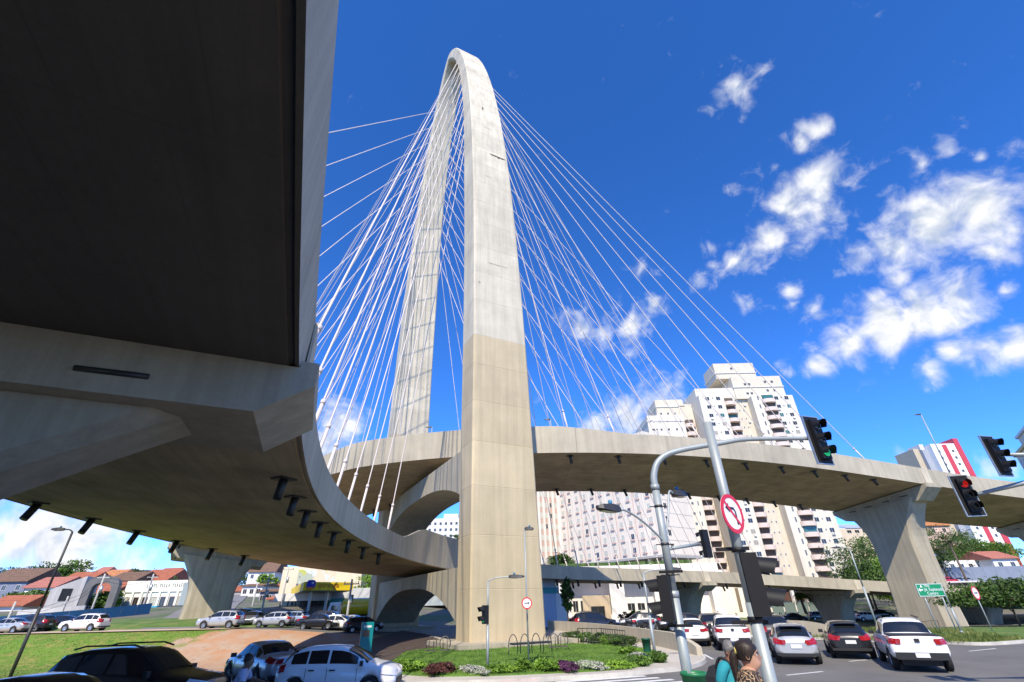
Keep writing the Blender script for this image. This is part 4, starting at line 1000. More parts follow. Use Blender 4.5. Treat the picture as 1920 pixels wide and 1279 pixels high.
def mural_mat():
    m = bpy.data.materials.new('mural_paint'); m.use_nodes = True; nt = m.node_tree; N = nt.nodes; L = nt.links; b = N['Principled BSDF']; b.inputs['Roughness'].default_value = .8
    tc = N.new('ShaderNodeTexCoord'); cur = None
    for i, (sc_, off, th, col) in enumerate(((.16, 0, .50, (.36, .40, .30)), (.2, 7, .56, (.10, .10, .11)), (.35, 13, .6, (.42, .44, .10)), (.5, 23, .62, (.55, .58, .6)))):
        mp = N.new('ShaderNodeMapping'); mp.inputs['Location'].default_value = (off, off, off); L.new(tc.outputs['Object'], mp.inputs['Vector'])
        n = N.new('ShaderNodeTexNoise'); n.inputs['Scale'].default_value = sc_; n.inputs['Detail'].default_value = 3; L.new(mp.outputs[0], n.inputs['Vector'])
        g = N.new('ShaderNodeMath'); g.operation = 'GREATER_THAN'; L.new(n.outputs['Fac'], g.inputs[0]); g.inputs[1].default_value = th
        mx = N.new('ShaderNodeMix'); mx.data_type = 'RGBA'; L.new(g.outputs[0], mx.inputs['Factor'])
        if cur is None: mx.inputs[6].default_value = (.62, .52, .36, 1)
        else: L.new(cur, mx.inputs[6])
        mx.inputs[7].default_value = (*col, 1); cur = mx.outputs[2]
    L.new(cur, b.inputs['Base Color']); return m
t, wd, hh = flat('mural_building', 'tall cream building with a dark painted mural behind the filling station', 'building', 512, 668, 1160, 1062, 112, 18, wallmat('mural_cream', (.70, .58, .40)))
block(t, wd*.2, wd*.66, -.05, 0, hh*.3, hh-.6, mural_mat(), 'mural_panel')
t, wd, hh = flat('corner_shop', 'shop with grey canopy roof and dark fronts seen through the low arch', 'building', 770, 905, 1172, 1135, 98, 10, wallmat('corner_brown', (.16, .09, .06)))
block(t, -.5, wd+.5, -2.0, 10, hh, hh+2.2, mat('canopy_grey', (.36, .40, .39), .6), 'roof'); [block(t, 1+k*wd/5, 1+k*wd/5+1.9, -.08, 0, .3, hh-.8, GLASS_D, 'shop_window') for k in range(5)]
t, wd, hh = flat('white_house', 'small white gabled house beyond the brick shop', 'house', 662, 712, 1130, 1108, 118, 8, W_WH)
mb = MB(); mb.add([(-.5, -.5, hh), (wd+.5, -.5, hh), (wd/2, -.5, hh+2.4), (-.5, 8.5, hh), (wd+.5, 8.5, hh), (wd/2, 8.5, hh+2.4)], [(0,1,2),(3,4,5),(0,2,5,3),(1,2,5,4)]); mb.build('roof', T_BRN, t); obj('window', win_mesh(1.2, 1.3, GLASS_D, FRAME_W), t, (wd*.4, 0, hh-1.9))
# shops and houses up the street
STH = [(462, 512, 1092, 1072, 170, W_WH, 'white steep house with green trim at the top of the street', T_BRN, 4.5), (452, 490, 1112, 1098, 140, W_WH, 'white shop block half way up the street', T_BRN, .6), (484, 522, 1128, 1108, 118, W_BG, 'dark fronted shop beside the street poles', T_BRN, .5), (500, 540, 1142, 1122, 104, W_PK, 'pinkish shop front near the foot of the street', T_RED, .6), (428, 450, 1118, 1108, 150, W_BE, 'small beige house on the left of the rising street', T_RED, 1.5)]
for p0_, p1_, pb, pe, Yh, wm, lb, rm, rs in STH: gable_house('street_house', lb, p0_, p1_, pb, pe, Yh, wm, rm, depth=9, rise=rs, wins=3, group='houses along the rising street')

for i in range(26):
    z = rnd.choice(fl)-.75; x, y = rnd.choice(((92.6, 0), (96.2, 0), (68.0, -.8), (71.8, -.8), (82.6, 3.5))); obj('air_conditioner', AC_ME, tw, (x+rnd.uniform(-.3, .3), y, z))
# blocks added behind the photographer, out of view, to cut sky and bounce light
for i, (x0, x1, h, lb) in enumerate(((-95, -52, 22, 'added unseen light blocker behind the camera on the left'), (-60, -19, 17, 'nearer added unseen light blocker close behind the parked cars'), (-6, 26, 20, 'lower added unseen light blocker behind the camera on the right'))):
    t = thing('street_block', lb, 'building', (x0, (-46, 4, -46)[i], 0)); block(t, 0, x1-x0, -14, 0, -.1, h, wallmat('street_render_%d' % i, ((.42, .38, .32), (.36, .33, .29), (.45, .36, .28))[i])); block(t, -.3, x1-x0+.3, -14.3, .3, h, h+.8, FRAME_W, 'roof')
    for r_ in range(int(h/3.2)-1):
        for c_ in range(int((x1-x0)/4)): obj('window', win_mesh(1.6, 1.5, GLASS_D, FRAME_W), t, (2.2+c_*4, .0, 2.2+r_*3.2), math.pi)

# far skyline of small houses
WC = [W_WH, W_BE, W_PK, wallmat('house_cream_far', (.70, .64, .52)), wallmat('house_white_far', (.78, .77, .75))]; RC = [T_RED, T_BRN, T_ORG, T_PNK]
RN = ('red', 'brown', 'orange', 'pinkish'); ON = ('first', 'second', 'third', 'fourth', 'fifth', 'sixth', 'seventh', 'eighth', 'ninth', 'tenth', 'eleventh', 'twelfth', 'thirteenth', 'fourteenth')
rh = random.Random(21)
for i in range(13):
    px = 8+i*25.5+rh.uniform(-5, 5); Yh = rh.uniform(140, 175); w_ = rh.uniform(20, 30); yb = 1096-i*.35+rh.uniform(-5, 4); ri = rh.randrange(4)
    gable_house('skyline_house', 'tiny %s roofed house, %s from the left on the far skyline' % (RN[ri], ON[i]), px, px+w_, yb, yb-rh.uniform(9, 14), Yh, WC[rh.randrange(5)], RC[ri], depth=8, rise=rh.uniform(1.2, 2.6), wins=2, hip=rh.random() < .4, group='tiny skyline houses at left')
for i in range(8):
    px = 424+i*13+rh.uniform(-3, 3); Yh = rh.uniform(120, 215); yb = 1122-i*2+rh.uniform(-14, 6); ri = rh.randrange(4)
    gable_house('street_house', 'tiny %s roofed house, %s from the left beside the rising street' % (RN[ri], ON[i]), px, px+rh.uniform(12, 20), yb, yb-rh.uniform(9, 15), Yh, WC[rh.randrange(5)], RC[ri], depth=8, rise=rh.uniform(.5, 2.0), wins=2, group='houses along the rising street')
# ================================================================ street furniture
BLACKP = mat('black_signal_plastic', (.010, .010, .011), .55, spec=.3)
LENS = {'off': mat('signal_lens_dark', (.02, .02, .02), .2), 'red': mat('signal_lens_red', (.9, .02, .01), .3, emit=.25), 'green': mat('signal_lens_green', (.02, .75, .22), .3, emit=.2)}
POLE_M = mat('pole_galvanised', (.33, .37, .37), .5, metal=.25, var=.1, vscale=3, streak=.1)
POLE_D = mat('pole_dark', (.05, .05, .052), .5, metal=.3)
SIGN_W = mat('sign_white', (.78, .78, .80), .45); SIGN_R = mat('sign_red', (.62, .012, .02), .4); SIGN_G = mat('sign_green', (.004, .23, .09), .4); SIGN_B = mat('sign_black', (.01, .01, .01), .5)
def Rz(a): return Matrix.Rotation(a, 4, 'Z')
def signal_head(parent, loc, rz, lit, n=3, name='signal_head', back=True, sc=1.0):
    """head facing local -Y"""
    h = .36*n
    e = MB(); e.box((0, .06, 0), (.30*sc, .2*sc, h*sc)); o = e.build(name, BLACKP, parent, loc, rz)
    if back:
        mb = MB(); mb.box((0, .10*sc, 0), (.52*sc, .03, (h+.22)*sc)); mb.build('backboard', BLACKP, o)
        mb = MB(); w_, h_ = .54*sc, (h+.24)*sc; t = .022
        for c, d in (((0, .1*sc, h_/2), (w_+t, .045, t)), ((0, .1*sc, -h_/2), (w_+t, .045, t)), ((-w_/2, .1*sc, 0), (t, .045, h_-t)), ((w_/2, .1*sc, 0), (t, .045, h_-t))): mb.box(c, d)
        mb.build('backboard_edge', GALV, o)
    for k in range(n):
        z = (h/2-.18-.36*k)*sc; M_ = Matrix.Translation((0, -.045*sc, z)) @ Matrix.Rotation(math.pi/2, 4, 'X')
        mb = MB(); mb.lathe([(0, .02), (.09*sc, .012), (.125*sc, 0)], 14, M_); mb.build('lens', LENS[lit[k]], o)
        mb = MB(); P = []; nn = 12
        for q in range(nn+1):
            a = math.pi*(-.12+1.24*q/nn); c_, s_ = math.cos(a)*.14*sc, math.sin(a)*.14*sc
            dp = (.17+.10*max(0, math.sin(a)))*sc
            P.append([Vector((c_, -.045*sc, z+s_)), Vector((c_, -.045*sc-dp, z+s_-.03*sc))])
        mb.loft(P, closed=False, cap=False, smooth=True); mb.build('visor', BLACKP, o)
    return o
def street_sign(parent, loc, rz, r=.3, kind='noleft'):
    M_ = Matrix.Rotation(math.pi/2, 4, 'X')
    mb = MB(); mb.lathe([(0, -.008), (r, -.008), (r, .008), (0, .008)], 32, M_, smooth=False); o = mb.build('sign_plate', SIGN_W, parent, loc, rz)
    mb = MB(); mb.lathe([(r*.80, .0), (r*.80, .0115), (r*1.004, .0115), (r*1.004, -.002)], 40, M_, smooth=False); mb.build('red_ring', SIGN_R, o)
    def flat(pts, y): return [(x*r, y, z*r) for x, z in pts]
    mb = MB()
    if kind == 'noleft':
        pts = [((.22, -.55), (.36, -.55), (.36, .12), (.22, .12)), ((.36, .12), (.22, .12), (.12, .2), (.2, .33)), ((.2, .33), (.12, .2), (-.25, .2), (-.25, .33)), ((-.25, .02), (-.25, .52), (-.62, .27))]
        for p in pts: mb.add(flat(p, -.0105), [list(range(len(p)))])
        mb.build('arrow', SIGN_B, o)
        mb = MB(); mb.add(flat([(-.62, .50), (-.50, .62), (.62, -.50), (.50, -.62)], -.0118), [(0, 1, 2, 3)]); mb.build('slash', SIGN_R, o)
    else:
        for p in (((-.5, -.08), (.3, -.08), (.3, .08), (-.5, .08)), ((.25, -.22), (.25, .22), (.58, 0))): mb.add(flat(p, -.0105), [list(range(len(p)))])
        mb.build('arrow', SIGN_B, o)
    return o
# --- signal mast with the curved arm
pb = atY(1286, 1262, 11.0); bx_, by_ = 3.28, 11.0
mast = thing('signal_mast', 'grey curved arm signal mast with a green light over the road', 'traffic light', (bx_, by_, .05))
hd = atY(1517, 822, 11.0); zt_ = 4.75
arm = curve_pts([(0, 0, zt_), (.02, 0, zt_+.28), (.2, 0, zt_+.62), (.65, 0, zt_+.84), (1.8, 0, zt_+1.02), (2.5, 0, zt_+1.10), (hd.x-bx_, hd.y-by_, hd.z-.05)], 6)
mb = MB(); mb.tube([(0, 0, 0), (0, 0, 2.6)], .10, 14); mb.tube([(0, 0, 2.6), (0, 0, zt_)], .086, 14); mb.build('pole', POLE_M, mast)
mb = MB(); mb.tube(arm, [lerp(.084, .048, i/(len(arm)-1)) for i in range(len(arm))], 12); mb.build('arm', POLE_M, mast)
mb = MB(); mb.tube([(0, 0, zt_-.06), (0, 0, zt_+.06)], .10, 14); mb.tube([(0, 0, 2.5), (0, 0, 2.62)], .112, 14); mb.build('collar', POLE_M, mast)
signal_head(mast, (hd.x-bx_+.2, -.1, hd.z-.1), R(18), ('off', 'off', 'green'), sc=.9)
for z in (2.9, 3.5, 4.3):
    mb = MB(); mb.tube([(0, 0, z), (0, 0, z+.05)], .096, 12); mb.tube([(-.2, 0, z+.02), (.2, 0, z+.02)], .012, 6); mb.build('band_clamp', STEEL_D, mast)
# street lamps fixed on the mast
def lamp_head(parent, loc, d, L_=.62):
    d = Vector(d).normalized(); u = Vector((0, 0, 1)); s_ = d.cross(u).normalized(); u = s_.cross(d)
    o = Vector(loc); rings = []
    for t, w, h in ((0, .06, .05), (.12, .10, .08), (.4, .14, .09), (.85, .12, .06), (1, .05, .03)):
        c = o+d*L_*t; rings.append([c+s_*w-u*h*.7, c+s_*w*.8+u*h, c-s_*w*.8+u*h, c-s_*w-u*h*.7])
    mb = MB(); mb.loft(rings); hd_ = mb.build('lamp_head', POLE_D, parent)
    c = o+d*L_*.55-u*.07; mb = MB(); mb.add([c+s_*.09+d*.18, c-s_*.09+d*.18, c-s_*.09-d*.18, c+s_*.09-d*.18], [(0, 1, 2, 3)]); mb.build('lamp_glass', mat('lamp_glass', (.5, .5, .48), .2), hd_)
    mb = MB(); mb.tube([o+d*.25+u*.08, o+d*.25+u*.17], .045, 8); mb.build('photocell', mat('photocell_blue', (.03, .18, .32), .5), hd_)
b0v = Vector((bx_, by_, .05))
for (px0, py0), (px1, py1), Yl in (((1236, 1020), (1162, 957), 10.4), ((1247, 1005), (1262, 925), 11.6)):
    p0_ = Vector((.02, 0, 3.55)); e_ = atY(px1, py1, Yl)-b0v; dr = Vector((e_.x, e_.y, 0)).normalized()
    cv = curve_pts([p0_, p0_.lerp(e_, .45)+Vector((0, 0, .12)), e_-dr*.2, e_], 5)
    mb = MB(); mb.tube(cv, .024, 8); mb.build('lamp_arm', POLE_M, mast); lamp_head(mast, e_, dr+Vector((0, 0, .05)))
# side arm with the small far facing head
e2 = atY(1312, 1020, 11.6)-b0v
mb = MB(); mb.tube([(0, 0, e2.z-.15), e2], .035, 8); mb.build('side_arm', POLE_M, mast); signal_head(mast, e2+Vector((.1, 0, 0)), R(205), ('off', 'off', 'off'), sc=.55, back=False)
# pedestrian head with visors on the mast
def ped_head(parent, loc, rz, sc=1.0):
    o = signal_head(parent, loc, rz, ('off', 'off'), n=2, back=False, sc=sc)
    for z in (.42, -.42):
        mb = MB(); mb.box((0, .2*sc, z*sc), (.06, .42*sc, .05)); mb.build('bracket', BLACKP, o)
    return o
pe = atY(1240, 1122, 11.0)-b0v; ped_head(mast, (pe.x+.02, -.12, pe.z), R(-115), 1.15)
# --- sign pole with the no left turn sign, nearer the camera
sx, sy = 3.315, 7.5
spole = thing('sign_pole', 'tall grey pole with round no left turn sign and black pedestrian signal', 'sign pole', (sx, sy, .3)); sb = Vector((sx, sy, .3))
mb = MB(); mb.tube([(0, 0, -.3), (0, 0, 2.15)], .083, 16); mb.tube([(0, 0, 2.15), (0, 0, atY(1325, 793, sy).z-.3)], .074, 16); mb.build('pole', POLE_M, spole)
ps = atY(1373, 963, sy-.12)-sb; street_sign(spole, ps, math.atan2(-.80, .6)+math.pi/2, .285)
pp = atY(1412, 1095, sy)-sb; ped_head(spole, (pp.x+.06, 0, pp.z), R(78), 1.12)
mb = MB(); mb.tube([(0, 0, pp.z-.47), (0, 0, pp.z-.40)], .1, 12); mb.build('band_clamp', BLACKP, spole); mb = MB(); mb.tube([(0, 0, pp.z+.42), (0, 0, pp.z+.48)], .1, 12); mb.build('band_clamp', BLACKP, spole)
# --- the two heads entering from the right
for i, (px, py, pxa, pya, lit, face, lb) in enumerate(((1873, 853, 2010, 852, ('off', 'off', 'off'), 12, 'unlit three light signal on a horizontal arm at the right edge'), (1816, 928, 2010, 888, ('red', 'off', 'off'), -12, 'signal head showing red on a sloping arm from the right edge'))):
    h_ = atY(px, py, 13.5 if i == 0 else 14.5); e_ = atY(pxa, pya, 13.5 if i == 0 else 13.8)
    t = thing('signal_mast', lb, 'traffic light', (e_.x+1.2, e_.y, 0), 0); b_ = Vector((e_.x+1.2, e_.y, 0))
    mb = MB(); mb.tube([(0, 0, 0), (0, 0, e_.z-.4), (-.15, 0, e_.z-.1), e_-b_+Vector((-.3, 0, 0)), h_-b_+Vector((.2, 0, 0))], [.11, .1, .09, .08, .05], 12); mb.build('pole', POLE_M, t)
    signal_head(t, h_-b_, R(face), lit, sc=.9)
# --- slim lamp posts and sign posts
def lamp_post(px, py0, py1_px, py1, Y, label, dirx=-1, r=.06, arm=.9, m=None, group=None, zb=None, head=True, pxb=None):
    b = atY(px, py0, Y); t_ = atY(py1_px, py1, Y); zb = b.z if zb is None else zb
    t = thing('lamp_post', label, 'lamp post', (b.x, Y, zb), 0, group); H_ = t_.z-zb; m = m or POLE_M
    a_ = t_.x-b.x if abs(t_.x-b.x) < 2.5 else 0
    mb = MB(); mb.tube([(0, 0, 0), (0, 0, H_*.5)], r*1.15, 8); mb.tube([(0, 0, H_*.5), (0, 0, H_)], r*.8, 8); mb.build('pole', m, t)
    if head:
        mb = MB(); mb.tube(curve_pts([(0, 0, H_), (dirx*arm*.35, 0, H_+.12), (dirx*arm, 0, H_+.15)], 4), r*.55, 6); mb.build('arm', m, t); lamp_head(t, (dirx*arm*.9, 0, H_+.15), (dirx, 0, 0), .7)
    mb = MB(); mb.tube([(0, 0, 0), (0, 0, .12)], r*1.7, 8); mb.build('base', m, t)
    return t
lamp_post(22, 1262, 126, 998, 26, 'dark slim lamp post leaning over the lawn at the left edge', dirx=-1, arm=.55, r=.065, m=POLE_D, zb=-.6)
lamp_post(914, 1272, 912, 1090, 22.5, 'thin lamp post carrying a small signal in front of the arch leg', dirx=1, arm=1.0, r=.05, zb=.13)
lamp_post(1232, 1252, 1207, 1075, 25.0, 'grey lamp post with a green bin beside the garden corner', dirx=1, arm=1.3, r=.06, zb=.13)
lamp_post(1646, 1178, 1590, 1030, 44, 'tall lamp post on the bank left of the big pier', dirx=-1, arm=.9, r=.07, zb=.3)
lamp_post(1805, 1190, 1790, 1095, 36, 'plain grey post right of the green direction sign', head=False, r=.055, zb=.25)
# deck lamps
for s_, ed, lb, px, py in ((64, 1, 'lamp post standing on the upper viaduct at right', 1640, 755), (14, -1, 'lamp post on the upper viaduct behind the cables right of the arch', 1058, 735), (30, -1, 'lamp post on the upper viaduct above its middle span', 1235, 730), (-4, -1, 'lamp post on the upper viaduct left of the arch', 727, 770)):
    p = deck_pt(UD, s_, ed*.96, dk(UD, s_)[4]-.1); t = thing('lamp_post', lb, 'lamp post', p, 0, 'lamp posts on the viaduct')
    H_ = 8.0 if s_ == 64 else 6.5; mb = MB(); mb.tube([(0, 0, 0), (0, 0, H_)], .07, 8); mb.build('pole', POLE_M, t); lamp_head(t, (0, 0, H_), (-1, 0, 0), .8); mb = MB(); mb.tube([(0, 0, 0), (0, 0, .2)], .14, 8); mb.build('base', POLE_M, t)
# pedestrian signal on the thin post
o = [x for x in bpy.data.objects if x.get('label', '').startswith('thin lamp post')][0]
signal_head(o, (-.16, 0, 2.0), R(-60), ('off', 'green'), n=2, back=False, sc=.95)
# sign posts
def sign_post(px, pyb, pys, Y, label, r=.3, kind='arrow', face=0.0, top=0.0):
    b = atY(px, pyb, Y); s_ = atY(px+(pys-pyb)*(930-px)/(pyb+830)*-1, pys, Y)
    zb = max(0.1, b.z); t = thing('sign_post', label, 'sign', (b.x, Y, zb)); zs_ = s_.z-zb
    mb = MB(); mb.tube([(0, 0, 0), (0, 0, zs_+.3+top)], .035, 8); mb.build('pole', POLE_M, t); street_sign(t, (0, -.05, zs_), face, r, kind); mb = MB(); mb.box((0, -.02, zs_), (.12, .04, .06)); mb.build('bracket', POLE_M, t); return t
t = sign_post(992, 1266, 1131, 24.0, 'slender post with round red ringed arrow sign and flat lamp above', .235, 'arrow', top=atY(981, 992, 24).z-atY(987, 1131, 24).z-.3)
lamp_head(t, (.0, 0, atY(981, 992, 24).z-t.location.z), (1, 0, 0), .45)
sign_post(1866, 1194, 1112, 37.0, 'post with a small round red ringed sign on the right lawn', .42, 'arrow', R(25))
# green direction sign on two posts
g0, g1 = atY(1727, 1119, 38), atY(1771, 1117, 38); gt = atY(1712, 1095, 38)
dg_ = thing('direction_sign', 'green direction sign with white lettering in front of the right pier', 'sign', (g0.x, 38, .3))
gw = atY(1773, 1119, 38).x-atY(1722, 1119, 38).x; gh = gt.z-g0.z; zc_ = (gt.z+g0.z)/2-.3; x0_ = -.1
mb = MB(); mb.box((x0_+gw/2, 0, zc_), (gw, .05, gh)); pl = mb.build('sign_plate', SIGN_G, dg_)
for u_ in (.2, .85):
    mb = MB(); mb.tube([(x0_+gw*u_, .06, -.4), (x0_+gw*u_, .06, zc_+gh*.4)], .045, 8); mb.build('post', POLE_M, dg_)
mb = MB()
for c, d in (((x0_+gw/2, -.03, zc_+gh/2-.03), (gw-.04, .01, .03)), ((x0_+gw/2, -.03, zc_-gh/2+.03), (gw-.04, .01, .03)), ((x0_+.03, -.03, zc_), (.03, .01, gh-.1)), ((x0_+gw-.03, -.03, zc_), (.03, .01, gh-.1))): mb.box(c, d)
mb.build('border', SIGN_W, pl)
for i, (txt, dx) in enumerate((('Vila', .30), ('Jd. Esplanada', .26), ('Centro', .32))):
    text_obj('lettering', txt, .27, SIGN_W, pl, (x0_+gw*dx, -.032, zc_+gh*.24-i*gh*.30), (math.pi/2, 0, 0), .002)
mb = MB(); ax_, az_ = x0_+gw*.12, zc_+.02
mb.add([(ax_-.16, -.033, az_), (ax_, -.033, az_+.13), (ax_, -.033, az_-.13)], [(0, 1, 2)]); mb.add([(ax_, -.033, az_-.04), (ax_+.18, -.033, az_-.04), (ax_+.18, -.033, az_+.04), (ax_, -.033, az_+.04)], [(0, 1, 2, 3)])
az_ = zc_+gh*.28; mb.add([(ax_+.14, -.033, az_+.12), (ax_+.24, -.033, az_-.05), (ax_+.05, -.033, az_-.05)], [(0, 1, 2)]); mb.build('arrow', SIGN_W, pl)
# litter bins
def bin_(name, label, loc, r=.2, h=.55, m=None, z=.55):
    t = thing(name, label, 'bin', loc); m = m or mat('bin_green', (.01, .16, .06), .45)
    mb = MB(); mb.lathe([(r*.8, 0), (r, h), (r*1.08, h), (r*1.08, h+.05), (r*.92, h+.05), (r*.92, h-.02), (r*.7, .06)], 18); mb.add([(math.cos(k/18*6.2832)*r*.8, math.sin(k/18*6.2832)*r*.8, 0) for k in range(18)], [list(range(18))]); mb.build('bucket', m, t)
    mb = MB(); mb.box((0, r*1.05, h*.6), (.12, .08, h*.7)); mb.build('bracket', POLE_M, t); return t
bn = atY(1301, 1266, 10.7); bin_('litter_bin', 'green litter bin at the foot of the signal mast', (bn.x, 10.7, bn.z-.5), .235, .5)
bn = atY(1214, 1222, 24.9); bin_('litter_bin', 'small dark green litter bin on the garden lamp post', (bn.x, 24.9, bn.z), .2, .46, mat('bin_dark_green', (.012, .09, .05), .5))
# teal totem
tt = atZ(682, 1236, .15); t = thing('ticket_totem', 'teal totem with a dark screen standing at the edge of the lawn', 'totem', (tt.x, tt.y, .1), R(20)); TEAL = mat('totem_teal', (.0, .19, .19), .4)
mb = MB(); mb.box((0, 0, .85), (.62, .4, 1.7)); mb.build('cabinet', TEAL, t); mb = MB(); mb.box((-.05, -.21, 1.2), (.36, .02, .3)); mb.build('screen', GLASS_D, t); mb = MB(); mb.box((0, -.205, 1.5), (.4, .02, .1)); mb.build('label_strip', FRAME_W, t); mb = MB(); mb.box((0, 0, .03), (.75, .55, .06)); mb.build('base', STEEL_D, t)
# bike hoops and a bench round the leg
HOOP = mat('hoop_steel', (.12, .10, .085), .5, metal=.4)
def hoop(px, py, z=.2, label='', face=0.0, r=.30):
    p = atZ(px, py, z); t = thing('bike_rack', label, 'bike rack', (p.x, p.y, z), face, 'round hoop bike racks by the arch leg')
    mb = MB(); mb.tube([(math.cos(a)*r, 0, r*1.15+math.sin(a)*r*1.1) for a in [math.pi*(-.2+1.4*k/14) for k in range(15)]], .03, 6); mb.build('hoop', HOOP, t)
    for x in (-.12, .12): mb = MB(); mb.tube([(x, 0, 0), (x, 0, .68)], .02, 6); mb.build('bar', HOOP, t)
    mb = MB(); mb.box((0, 0, .03), (.6, .12, .06)); mb.build('foot', HOOP, t)
hoop(808, 1221, .3, 'leftmost round bike hoop left of the arch leg', .2); hoop(834, 1220, .3, 'round bike hoop touching the left side of the arch leg', .2)
hoop(1038, 1214, .3, 'round bike hoop just right of the arch leg', -.2); hoop(1056, 1213, .3, 'rightmost round bike hoop right of the arch leg', -.2)
p = atZ(996, 1224, .42); t = thing('bench', 'long dark bench with hoop frames at the foot of the arch leg', 'bench', (p.x, p.y-.3, .42), R(27))
mb = MB(); mb.box((0, 0, .42), (2.1, .42, .07)); mb.build('seat', mat('bench_dark', (.02, .02, .022), .5), t)
for k in range(4):
    x = -.95+k*.63; mb = MB(); mb.tube([(x+math.cos(a)*.24, .05, .3+max(0, math.sin(a))*.5) for a in [math.pi*k2/10 for k2 in range(11)]], .022, 6); mb.tube([(x-.24, .05, 0), (x-.24, .05, .3)], .022, 6); mb.tube([(x+.24, .05, 0), (x+.24, .05, .3)], .022, 6); mb.build('hoop_frame', HOOP, t)
# dark railings: garden edge and round the right pier
def railing(label, pts, h=1.0, step=.35):
    P = [Vector(p) for p in pts]; o0_ = P[0]; t = thing('railing', label, 'railing', tuple(o0_)); RM = mat('rail_dark', (.03, .035, .03), .5)
    for a, b in zip(P[:-1], P[1:]):
        mb = MB(); up = Vector((0, 0, h)); mb.tube([a-o0_+up, b-o0_+up], .025, 6); mb.tube([a-o0_+up*.15, b-o0_+up*.15], .02, 6); mb.build('rail', RM, t)
        n = max(2, int((b-a).length/step))
        for k in range(n+1):
            p = a.lerp(b, k/n)-o0_; mb = MB(); mb.tube([p, p+up], .018 if k % 6 else .03, 5, smooth=False); mb.build('baluster', RM, t)
railing('dark mesh railing along the planted bed right of the arch leg', [gp(1085, 1207, .15), gp(1130, 1208, .15), gp(1175, 1215, .15)], .85, .3)
rp = [deck_pt(UD, 57+a, b, 0) for a, b in ((-3.2, .62), (-3.2, -.62), (3.2, -.62))]; rp = [Vector((p.x, p.y, tilt(p.x, p.y)-.2)) for p in rp]
railing('dark railing round the foot of the right pier', [rp[0]+Vector((0, 0, 0)), rp[1], rp[2]], 1.2, .6)
# utility poles with wires, left
CONP = mat('pole_concrete', (.42, .41, .39), .85, var=.15, vscale=2)
ends = []
for px, pyb, pxt, pyt, Y, lb in ((164, 1164, 190, 1076, 74, 'tall concrete utility pole in front of the grey portal'), (262, 1156, 286, 1076, 84, 'utility pole with crossarm in front of the white hall'), (10, 1172, 28, 1128, 64, 'short pale pole at the left end of the hoarding'), (108, 1168, 126, 1118, 72, 'pale pole before the grey shed'), (488, 1158, 505, 1082, 72, 'utility pole at the corner of the rising street'), (470, 1150, 482, 1092, 90, 'second utility pole up the rising street'), (524, 1150, 540, 1062, 86, 'utility pole left of the mural building'), (648, 1176, 660, 1086, 60, 'pale post in front of the yellow canopy end')):
    b, t_ = atY(px, pyb, Y), atY(pxt, pyt, Y); H_ = t_.z-b.z+.5
    t = thing('utility_pole', lb, 'utility pole', (b.x, Y, b.z-.5)); mb = MB(); mb.tube([(0, 0, -1), (0, 0, H_)], [.17, .11], 8); mb.build('pole', CONP, t)
    if pyb-pyt > 60:
        mb = MB(); mb.box((0, 0, H_-.5), (1.8, .12, .12)); mb.build('crossarm', CONP, t)
        mb = MB(); [mb.tube([(x, 0, H_-.44), (x, 0, H_-.2)], .05, 6) for x in (-.8, 0, .8)]; mb.build('insulator', BLACKP, t)
        mb = MB(); mb.tube([(.25, 0, H_-1.6), (.25, 0, H_-2.5)], .2, 8); mb.build('transformer', GALV, t)
    ends.append(Vector((b.x, Y, b.z-.5+H_-.4)))
for a, b, wlab in ((ends[0], ends[1], 'between the portal pole and the hall pole'), (ends[2], ends[3], 'at the left end of the hoarding'), (ends[3], ends[0], 'in front of the grey shed'), (ends[4], ends[5], 'along the rising street')):
    for dz in (0, -.5):
        mb = MB(); mid = (a+b)/2+Vector((0, 0, -.6+dz)); mb.tube(curve_pts([a+Vector((0, 0, dz)), mid, b+Vector((0, 0, dz))], 6), .018, 4)
        tag(mb.build('overhead_wire', BLACKP), '%s overhead wire %s' % ('upper' if dz == 0 else 'lower', wlab), 'wire', 'overhead wires at left')
# ================================================================ vehicles
CAR_GLASS = mat('car_glass', (.012, .014, .016), .06, spec=.8)
TYRE = mat('tyre_rubber', (.016, .016, .016), .85); RIM = mat('alloy_rim', (.42, .43, .44), .3, metal=.8); TRIM = mat('black_trim', (.018, .018, .019), .55)
TAIL = mat('tail_lamp', (.33, .008, .01), .18, coat=.5); HEADL = mat('head_lamp', (.62, .63, .66), .12, spec=.8); PLATE = mat('number_plate', (.68, .69, .70), .4)
def paint(name, c, metal=.0): return mat('paint_'+name, c, .26, metal=metal, coat=.6, spec=.5)
P_WHITE = paint('white', (.80, .80, .79)); P_SILVER = paint('silver', (.46, .47, .48), .35); P_BLACK = paint('black', (.012, .012, .013)); P_GREY = paint('grey', (.17, .18, .19), .4); P_DARK = paint('graphite', (.035, .037, .042), .2)
P_BLUE = paint('pale_blue', (.33, .40, .50), .3); P_RED = paint('red', (.50, .03, .05)); P_YELLOW = paint('yellow', (.75, .46, .01))
